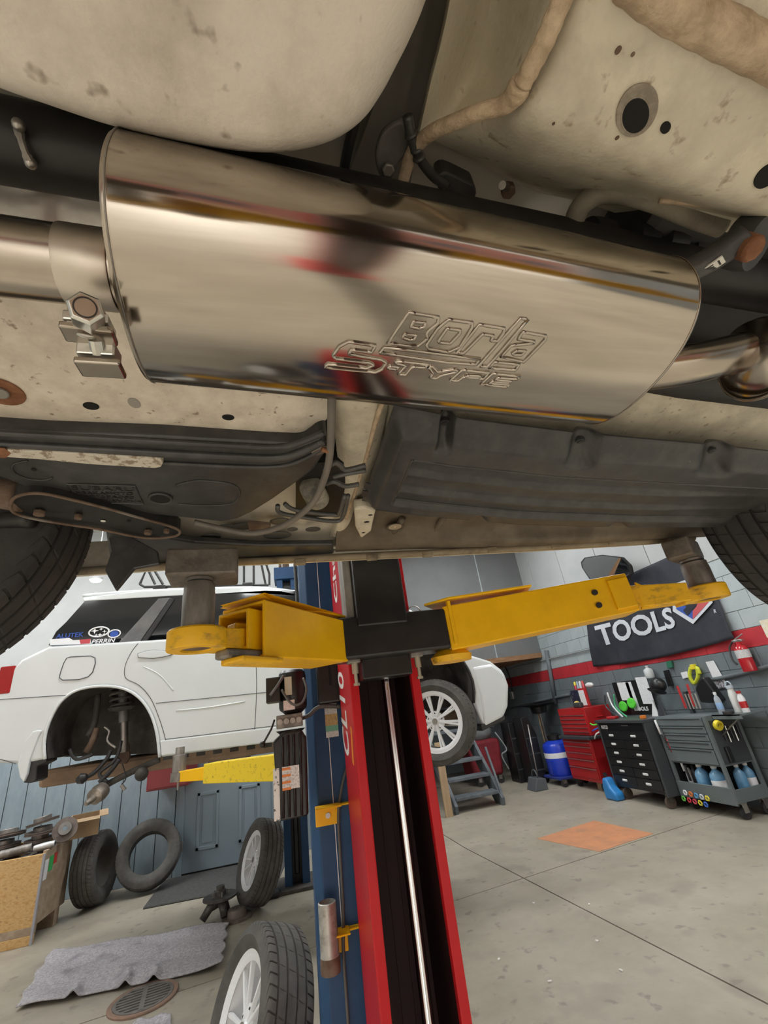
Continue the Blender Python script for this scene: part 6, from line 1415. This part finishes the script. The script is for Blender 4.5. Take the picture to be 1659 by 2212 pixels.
# blue jerry can
a, b = Px(1310, 1690, 4.22), Px(1346, 1733, 4.22)
t = T('fluid_can', 'bright blue plastic can on the floor left of the black cart', 'can', (4.21, (a.y+b.y)/2, 0))
yc = (a.y+b.y)/2+.02; hh = .26
MB().prism([(4.14, yc-.14, 0), (4.14, yc+.11, 0), (4.14, yc+.11, hh*.62), (4.14, yc+.07, hh), (4.14, yc+.0, hh), (4.14, yc-.04, hh*.6), (4.14, yc-.14, hh*.35)], (.14, 0, 0)).build('body', BLUEJ, t, bevel=.03, bseg=3, smooth=30)
MB().cyl((4.21, yc+.06, hh), (4.21, yc+.07, hh+.05), .025, seg=14).build('cap', TBLK, t)
o = MB().bb((4.45, rc.location.y-.22, 0), (4.62, rc.location.y-.08, .10)).build('wood_block', PINE, None, bevel=.004); tag(o, 'pale wood block on the floor under the red chest', 'block')
# red covered bin, black boxes, dustpan in the corner
c = V((4.30, 8.62, 0))
a, b = Px(1055, 1590, 4.25), Px(1118, 1640, 4.25)
RC_ = mat('dark_red_cloth', (.22, .012, .02), (.14, .008, .014), .7, scale=5, bump=.5, bscale=9)
bc_ = Pz(1085, 1693, 0); bx_, by_ = bc_.x-.18, bc_.y+.32
t = T('covered_bin', 'wheeled bin in a dark red cover with grey clutter on top', 'bin', (bx_, by_, 0))
zt_ = Py(1085, 1592, by_-.30).z
MB().prism([(bx_-.30, by_-.29, .13), (bx_+.28, by_-.29, .13), (bx_+.33, by_-.29, zt_), (bx_-.36, by_-.29, zt_)], (0, .58, 0)).build('cover', RC_, t, bevel=.06, bseg=3, smooth=30)
MB().sphere((bx_, by_, zt_+.12), .27, 18, (1.15, .95, .70)).build('grey_bundle', mat('grey_cloth', (.13, .14, .145), (.2, .21, .22), .8, scale=8), t, smooth='all')
MB().bb((bx_-.30, by_-.2, zt_+.24), (bx_+.0, by_+.1, zt_+.36)).build('pale_box', mat('pale_grey_box', (.36, .38, .39), None, .5), t, bevel=.03)
MB().prism([(bx_+.02, by_-.15, zt_+.2), (bx_+.34, by_-.15, zt_+.16), (bx_+.30, by_-.15, zt_+.48), (bx_+.12, by_-.15, zt_+.42)], (0, .2, 0)).build('dark_flap', TDG, t, bevel=.02)
MB().tube(smoothpath([V((bx_+.25, by_-.32, zt_+.1)), V((bx_+.40, by_-.34, zt_-.2)), V((bx_+.28, by_-.34, .45)), V((bx_+.38, by_-.3, .2))], 5), .012, 8).build('grey_hose', mat('pale_cable', (.35, .37, .38)), t, smooth='all')
for x in (bx_-.2, bx_+.2): caster(t, x, by_-.25, .07, .135)
for k, (a, l, w_, hz_) in enumerate(((1131, 'tall black crate standing behind the dustpan', .24, .98), (1165, 'angled black machine case beside the blue cylinder', .24, 1.05))):
    p = Pz(a, 1690 if k == 0 else 1694, 0)+V((.04, -.05, 0))
    t = T('machine_case', l, 'case', (p.x, p.y+.2, 0)); q = MB()
    if k == 0: q.bb((p.x-w_/2, p.y, 0), (p.x+w_/2, p.y+.35, hz_))
    else: q.prism([(p.x-w_/2, p.y+.02, 0), (p.x+w_/2, p.y+.02, 0), (p.x+w_/2, p.y+.02, hz_-.30), (p.x-w_/2+.14, p.y+.02, hz_+.02), (p.x-w_/2, p.y+.02, hz_)], (0, .35, 0))
    q.build('body', TBLK, t, bevel=.015)
    for j in range(3): MB().bb((p.x-.1, p.y-.006+.02*k, .2+.25*j), (p.x+.1, p.y+.001+.02*k, .22+.25*j)).build('vent', TDG, t)
p = Pz(1162, 1706, 0); 
t = T('dustpan', 'grey lidded dustpan with an upright handle on the floor', 'dustpan', p)
MB().prism([p+V((-.12, -.14, 0)), p+V((.12, -.14, 0)), p+V((.12, -.14, .16)), p+V((-.04, -.14, .18))], (0, .30, 0)).build('pan', mat('grey_plastic', (.10, .11, .12), None, .5), t, bevel=.012)
MB().tube([p+V((.05, .0, .16)), p+V((.12, .05, .95))], .012, 8).build('handle', STEEL, t, smooth='all')
MB().tube([p+V((.0, math.cos(k*math.pi/8)*.09, .17+math.sin(k*math.pi/8)*.12)) for k in range(9)], .010, 8).build('bail', mat('grey_plastic', (.10, .11, .12)), t, smooth='all')
# strap heap on the stairs
t = T('ratchet_strap', 'yellow ratchet strap heap lying on the stair tread', 'strap', (sx0+.55, sy+.2, .19))
for k in range(4): MB().tube(smoothpath([V((sx0+.25+.1*k, sy+.12, .20)), V((sx0+.4+.08*k, sy+.18, .24+.02*k)), V((sx0+.6+.05*k, sy+.14, .25)), V((sx0+.78, sy+.2, .22+.04*k))], 4), .018, 6).build('webbing', mat('strap_yellow', (.62, .52, .05), (.7, .68, .5), .7, scale=20), t, smooth='all')
# ------------------------------------------------------------------ left side of the floor
# OSB crate of old brake discs
OSB = mat('strand_board', (.50, .28, .09), (.76, .53, .25), .65, scale=20, lo=.35, hi=.7, bump=.2, bscale=30, c3=(.42, .24, .09), s3=20, stretch=(1, 1, 1.8))
OSBD = mat('weathered_timber', (.30, .22, .15), (.42, .33, .24), .75, scale=12)
c0 = Pz(66, 2042, 0)
fx, fy = c0.x, c0.y
ztop = Py(103, 1842, fy+.02).z
crate = T('crate', 'strand board crate heaped with rusty brake discs', 'crate', (fx-.6, fy+.4, 0))
dpt = .60; 
MB().bb((fx-1.3, fy, .13), (fx, fy+.03, ztop)).build('front_board', OSB, crate, bevel=.003)
MB().bb((fx-.03, fy+.03, .13), (fx, fy+dpt, ztop+.02)).build('side_board', OSBD, crate, bevel=.003)
MB().bb((fx-1.3, fy+dpt-.03, .13), (fx-.03, fy+dpt, ztop+.05)).build('back_board', OSB, crate)
MB().bb((fx-1.3, fy+.03, .13), (fx-.03, fy+dpt-.03, .18)).build('floor_board', OSBD, crate)
MB().bb((fx-1.3, fy-.004, 0), (fx, fy+.05, .07)).build('skid', OSB, crate, bevel=.003); MB().bb((fx-1.3, fy-.002, .07), (fx, fy+.06, .13)).build('rail', OSBD, crate, bevel=.003)
MB().bb((fx-.012, fy-.008, .0), (fx+.006, fy+.012, ztop)).build('corner_strip', mat('grey_corner', (.36, .36, .40), None, .6), crate)
MB().bb((fx-1.3, fy+.4, 0), (fx, fy+.5, .13)).build('skid', OSBD, crate)
MB().bb((fx+.0005, fy+.12, ztop-.17), (fx+.003, fy+.20, ztop-.05)).build('green_sticker', mat('sticker_green', (.05, .45, .12), None, .5), crate)
MB().bb((fx+.0005, fy+.21, ztop-.13), (fx+.003, fy+.27, ztop-.04)).build('red_sticker', mat('sticker_red2', (.55, .06, .04), None, .5), crate)
MB().bb((fx+.0005, fy+.03, ztop-.22), (fx+.003, fy+.10, ztop-.06)).build('white_sticker', PAPER, crate)
fill = MB().bb((fx-1.28, fy+.035, .18), (fx-.035, fy+dpt-.035, ztop-.08)).build('scrap_fill', BRNR, crate)
ROT = mat('disc_rust', (.13, .10, .085), (.20, .165, .14), .7, .4, scale=14, bump=.1)
ROTF = mat('disc_face', (.26, .245, .23), (.19, .17, .155), .45, .7, scale=10)
def rotor(name, label, loc, rot, R=.145, grp='old brake discs heaped in the crate'):
    t = bpy.data.objects.new(name, None); SC.collection.objects.link(t); t.location = loc; t.rotation_euler = rot; tag(t, label, 'brake disc', grp)
    MB().lathe([(R*.45, 0), (R, 0), (R, .008), (R*.97, .009), (R*.97, .016), (R, .017), (R, .026), (R*.45, .026)], (0, 0, 0), (0, 0, 1), 36, closed=True).build('friction_ring', ROT, t, smooth=30, local=True)
    MB().lathe([(R*.20, .064), (R*.52, .064), (R*.55, .058), (R*.56, .02), (R*.5, .02), (R*.48, .055), (R*.20, .055)], (0, 0, 0), (0, 0, 1), 36, closed=True).build('hat', ROTF, t, smooth=30, local=True)
    return t
def rp(px, py, dy): return Py(px, py, fy+dy)
zs0 = ztop-.078
lv = ['lowest', 'second', 'third', 'fourth', 'topmost']
for nm_, cx_, cy_, nn in (('tall stack at the crate corner', -.23, .405, 5), ('stack left of the tall one', -.55, .42, 4), ('stack at the picture edge', -.87, .40, 5)):
    for k in range(nn):
        last = k == nn-1
        rotor('brake_disc', 'rusty brake disc, %s of the %s' % (lv[k], nm_), (fx+cx_+.012*math.sin(k*2.3), fy+cy_-.012*math.cos(k*1.7), zs0+.068*k+(.02 if last else 0)), ((.14 if last else 0), (.10 if last else 0), k), .15-.008*(k % 3))
rotor('brake_disc', 'rusty brake disc lying at the crate front by the corner', (fx-.20, fy+.155, zs0+.012), (.10, -.06, .3), .115)
rotor('brake_disc', 'rusty brake disc lying at the crate front, further left', (fx-.50, fy+.16, zs0+.012), (.08, .05, .3), .118)
t = rotor('brake_disc', 'dark brake disc leaning on the cardboard box', (fx+.03, fy+.30, ztop+.13), (1.2, .25, .2), .11)
q = MB(); a = V((fx-.40, fy+.10, ztop+.04)); b = V((fx-.22, fy+.16, ztop+.05)); q.lathe([(.036, -.12), (.036, .12), (.030, .12), (.030, -.12)], a.lerp(b, .5), a-b, 24, closed=True); o = q.build('steel_tube', OLDST, None, smooth=30); tag(o, 'short grey steel tube lying on the heap of discs', 'tube')
q = MB(); a = V((fx+.0, fy+.12, ztop+.05)); b = V((fx-.12, fy+.12, ztop+.04)); q.lathe([(.028, -.09), (.034, 0), (.028, .09), (.020, .09), (.020, -.09)], a.lerp(b, .5), a-b, 24, closed=True); o = q.build('alloy_coupling', mat('cast_alloy', (.5, .5, .5), (.36, .36, .36), .4, .7, scale=10), None, smooth=30); tag(o, 'pale cast alloy joint at the crate corner', 'joint')
CARD = mat('cardboard', (.42, .29, .17), (.36, .25, .145), .8, scale=6)
p = V((fx+.10, fy+.60, ztop+.08)); t = T('cardboard_box', 'open cardboard box on the crate against the plank wall', 'cardboard box', p)
w, d, h = .26, .20, .17; R_ = Matrix.Rotation(.35, 3, 'Z') @ Matrix.Rotation(.2, 3, 'X')
for c_, s_ in (((0, -d/2, h/2), (w, .006, h)), ((0, d/2, h/2), (w, .006, h)), ((-w/2, 0, h/2), (.006, d, h)), ((w/2, 0, h/2), (.006, d, h)), ((0, 0, .003), (w, d, .006)), ((.0, -d/2-.05, h+.01), (w, .10, .005)), ((w/2+.04, 0, h), (.08, d, .005))):
    MB().box(p+R_ @ V(c_)-V((0, 0, .05)), s_, R_).build('flap' if c_[2] > h*.9 else 'panel', CARD, t)

# two old tyres against the plank wall
def tyre(label, loc, rot, R, W, rim, m_=RUBG):
    t = bpy.data.objects.new('old_tyre', None); SC.collection.objects.link(t); t.location = loc; t.rotation_euler = rot; tag(t, label, 'tyre', 'old tyres by the plank wall')
    tire_mesh('old_tyre', R, W, rim, m=m_, style=1).build('tread_and_sidewall', m_, t, smooth=35, local=True)
    q = MB(); q.lathe([(rim-.005, -W*.36), (R-.03, -W*.40), (R-.018, 0), (R-.03, W*.40), (rim-.005, W*.36)], (0, 0, 0), (0, 1, 0), 48); 
    # open inside: liner without end caps
    q.f = [f for f in q.f if len(f) == 4]; q.build('inner_liner', RUB, t, smooth='all', local=True)
    return t
b1 = Pz(185, 1945, 0)
tyre('big worn tyre with grooved tread beside the crate', (-2.20, 6.52, .338), (0, 0, 0), .335, .235, .20)
big = [o for o in SC.objects if o.name.startswith('old_tyre')][-1]
big.matrix_world = Matrix.Translation((-2.20, 6.52, .344)) @ Matrix.Rotation(math.radians(-95), 4, 'Z') @ Matrix.Rotation(math.radians(5), 4, 'X')
b2 = Pz(300, 1932, 0)
tyre('worn tyre leaning flat against the plank wall', (b2.x+.06, YB-.36, .345), (math.radians(-22), 0, math.radians(8)), .335, .20, .215)
# wheel leaning on the far column and wheel in the foreground
b3 = Pz(545, 1945, 0)
wheel('leaning_wheel', 'white alloy wheel leaning on the far blue column', 'wheel', (b3.x+.13, b3.y+.06, .335), (math.radians(0), math.radians(0), 0), .335, .22, .225, None, face=1, spokes=10, m=ALLOYW, tm=RUBG, group='white alloy wheels standing on the floor')
wl1 = bpy.context.scene.objects[-1] if False else [o for o in SC.objects if o.name.startswith('leaning_wheel')][-1]
wl1.rotation_euler = Matrix.Rotation(math.radians(20), 4, 'Y').to_3x3().to_4x4().to_euler()
wl1.matrix_world = Matrix.Translation((-.37, 5.36, .348)) @ Matrix.Rotation(math.radians(112), 4, 'Z') @ Matrix.Rotation(math.radians(17), 4, 'X')
wheel('leaning_wheel', 'white alloy wheel in the foreground against the near blue column', 'wheel', (-.1, 2.0, .33), (0, 0, 0), .335, .225, .235, None, face=1, spokes=10, m=ALLOYW, tm=RUBG, group='white alloy wheels standing on the floor')
wl2 = [o for o in SC.objects if o.name.startswith('leaning_wheel')][-1]
wl2.matrix_world = Matrix.Translation((-.20, 2.66, .350)) @ Matrix.Rotation(math.radians(110), 4, 'Z') @ Matrix.Rotation(math.radians(20), 4, 'X')

# floor mats, drain, hub and drum
MATD = mat('dark_floor_mat', (.055, .055, .053), (.085, .083, .08), .9, scale=40, bump=.3)
m0 = [Pz(308, 1962, 0), Pz(360, 1893, 0), Pz(604, 1847, 0), Pz(590, 1902, 0)]
m0 = [V((-1.72, 6.30, 0)), V((-1.62, 6.82, 0)), V((-.1, 6.82, 0)), V((-.12, 6.10, 0))]
dm = T('door_mat', 'dark ribbed mat in front of the door', 'mat', (-.9, 6.5, 0))
MB().prism([Pz(310, 1962, .0), Pz(352, 1905, .0), V((Pz(352, 1905, 0).x+.05, 6.96, 0)), V((-.12, 6.96, 0)), Pz(601, 1905, 0)], (0, 0, .008)).build('pile', MATD, dm)
e_ = [Pz(310, 1962, .008), Pz(601, 1905, .008)]
MB().tube(e_, .012, 6).build('edge', MATD, dm)
FELT = mat('grey_felt', (.33, .31, .33), (.50, .48, .50), .95, scale=60, lo=.4, hi=.6, bump=.6, bscale=80, c3=(.27, .25, .27), s3=6)
A_, B_, C_, D_ = Pz(30, 2188, 0), Pz(112, 2060, 0), Pz(492, 2000, 0), Pz(478, 2098, 0)
def felt(u, v):
    p = A_.lerp(D_, u).lerp(B_.lerp(C_, u), v)
    z = .026+.008*math.sin(u*13+v*3)+.006*math.sin(v*15+u*7)
    for uc in (.27, .52, .66): z += .05*math.exp(-((u-uc)/.02)**2)*max(0, .35-v)*2
    z += .03*max(0, u-.75)*max(0, .45-v)*8
    return p+V((.012*math.sin(v*21), .012*math.sin(u*17+1)*(1-v), z))
o = MB().grid(felt, 120, 40, (0, 0, -.008)).build('moving_blanket', FELT, None, smooth='all'); tag(o, 'rumpled grey felt blanket spread on the floor', 'blanket')
A2, B2, C2, D2 = Pz(235, 2250, 0), Pz(300, 2207, 0), Pz(370, 2192, 0), Pz(368, 2240, 0)
def felt2(u, v): p = A2.lerp(D2, u).lerp(B2.lerp(C2, u), v); return p+V((0, 0, .012+.006*math.sin(u*9+v*8)))
o = MB().grid(felt2, 30, 12, (0, 0, -.008)).build('felt_scrap', FELT, None, smooth='all'); tag(o, 'pale felt scrap at the bottom edge over the drain', 'felt scrap')
# drain
dc = Pz(310, 2160, 0); rx = (Pz(388, 2140, 0)-dc).length*.95
CAST = mat('cast_iron', (.12, .11, .10), (.17, .155, .14), .75, scale=20, bump=.15)
dr_ = T('floor_drain', 'round slotted cast iron drain cover in the floor', 'drain', dc)
MB().lathe([(0, .003), (rx*.82, .003), (rx*.82, .001), (0, .001)], dc, (0, 0, 1), 48).build('pit', HOLE, dr_)
MB().lathe([(rx*.86, .001), (rx*.86, .012), (rx*.98, .014), (rx*1.0, .010), (rx*1.0, .001)], dc, (0, 0, 1), 48, closed=True).build('frame_ring', mat('rusty_ring', (.26, .16, .11), (.19, .13, .10), .8, scale=14), dr_, smooth=30)
ux = V((math.cos(.16), math.sin(.16), 0)); uy = V((-ux.y, ux.x, 0))
for k in range(-4, 5):
    y = k*rx*.175; half = math.sqrt(max(0, (rx*.80)**2-y*y))
    MB().beam(dc+uy*y-ux*half+V((0, 0, .008)), dc+uy*y+ux*half+V((0, 0, .008)), rx*.085, .010).build('bar', CAST, dr_)
MB().beam(dc-uy*rx*.8+V((0, 0, .0085)), dc+uy*rx*.8+V((0, 0, .0085)), rx*.14, .011).build('cross_bar', CAST, dr_)
MB().lathe([(rx*.76, .003), (rx*.76, .014), (rx*.85, .014), (rx*.85, .003)], dc, (0, 0, 1), 48, closed=True).build('cover_rim', CAST, dr_, smooth=30)
# hub assembly and brake drum
h0 = Pz(475, 1984, 0)
hb_ = T('wheel_hub', 'greasy wheel hub and knuckle standing on the floor', 'wheel hub', h0)
GREASY = mat('greasy_iron', (.075, .07, .065), (.14, .13, .115), .5, .5, scale=20, bump=.2)
q = MB(); q.lathe([(.0, .12), (.06, .12), (.14, .145), (.15, .15), (.15, .165), (.06, .165), (.05, .17), (.05, .20), (.035, .21), (.035, .235), (0, .235)], h0, (0, 0, 1), 32); q.build('hub_flange', GREASY, hb_, smooth=30)
for k in range(5): a = k*math.tau/5; MB().cyl(h0+V((math.cos(a)*.07, math.sin(a)*.07, .16)), h0+V((math.cos(a)*.07, math.sin(a)*.07, .20)), .007, seg=8).build('stud', STEEL, hb_)
for a, b in (((0, 0), (-.14, -.06)), ((0, 0), (.06, .02)), ((0, 0), (.05, -.09))): MB().tube([h0+V((a[0], a[1], .13)), h0+V((b[0]*.6, b[1]*.6, .10)), h0+V((b[0], b[1], .03))], [.045, .035, .03], 10).build('knuckle', GREASY, hb_, smooth='all')
d0 = Pz(512, 1984, 0)
dd = T('brake_drum', 'brown stepped brake disc lying on the floor by the hub', 'brake disc', d0)
MB().lathe([(.075, .0), (.128, .0), (.128, .018), (.083, .022), (.083, .015), (.075, .015)], d0, (0, 0, 1), 40, closed=True).build('friction_ring', ROT, dd, smooth=30)
MB().lathe([(.083, .016), (.080, .062), (.073, .073), (.037, .075), (.036, .062), (.029, .062), (.029, .073), (.018, .073), (.018, .05), (.074, .05), (.074, .016)], d0, (0, 0, 1), 40, closed=True).build('hat', mat('brown_iron', (.20, .165, .145), (.15, .12, .10), .6, .3, scale=14), dd, smooth=30)
p = Pz(448, 2004, 0); o = MB().prism([p+V((-.04, 0, 0)), p+V((.05, -.03, 0)), p+V((.06, .02, 0)), p+V((-.03, .03, 0))], (0, 0, .025)).build('metal_clip', ROT, None, bevel=.005); tag(o, 'small bent metal clip at the blanket corner', 'clip')
p = Pz(585, 1940, 0); o = MB().prism([p+V((-.08, -.04, 0)), p+V((.08, -.06, 0)), p+V((.10, .05, 0)), p+V((-.05, .07, 0))], (0, 0, .05)).build('wheel_chock', CBLK, None, bevel=.02); tag(o, 'low black wheel chock behind the leaning wheel', 'chock')
# red tool cabinet seen under the white car
p, p2 = Py(312, 1650, 6.3), Py(400, 1700, 6.3)
t = T('wall_cabinet', 'dark red cabinet on the plank wall seen under the white car', 'cabinet', (p.x, 6.6, p2.z))
MB().bb((p.x, 6.45, p2.z), (p2.x, YB-.017, p2.z+.40)).build('body', mat('cabinet_red', (.22, .018, .022), None, .4), t, bevel=.01)
MB().bb((p.x+.02, 6.44, p2.z+.02), (p2.x-.02, 6.45, p2.z+.38)).build('door', mat('cabinet_red', (.22, .018, .022)), t, bevel=.006)
# chips on the floor
WCH = mat('white_chip', (.75, .74, .70), None, .7)
for k, (a, b, l) in enumerate(((1153, 1952, 'farthest from the viewer, left of the floor joint'), (1273, 1955, 'lying right on the floor joint'), (1290, 2034, 'between the joint and the red column, rightmost there'), (1188, 2122, 'lowest of the scatter'), (1078, 2074, 'closest to the red column'), (1342, 2098, 'rightmost of the scatter'))):
    p = Pz(a, b, 0); o = MB().box(p+V((0, 0, .004)), (.022, .012, .008), Matrix.Rotation(k, 3, 'Z')).build('floor_chip', WCH, None, bevel=.002); tag(o, 'tiny white chip on the floor, '+l, 'chip', 'white chips scattered on the floor')
# ------------------------------------------------------------------ the lift's other column, on the near side of the car (mirrored in the muffler)
other = lift.copy(); SC.collection.objects.link(other)
tag(other, 'second red lift column behind the viewer, mirrored in the muffler', 'car lift')
other.location = (lift.location.x, .86-lift.location.y, 0); other.scale = (1, -1, 1)
for ch in list(lift.children):
    c = ch.copy(); SC.collection.objects.link(c); c.parent = other
    for g in list(ch.children):
        if 'letter' in g.name or 'swoosh' in g.name: continue
        d = g.copy(); SC.collection.objects.link(d); d.parent = c
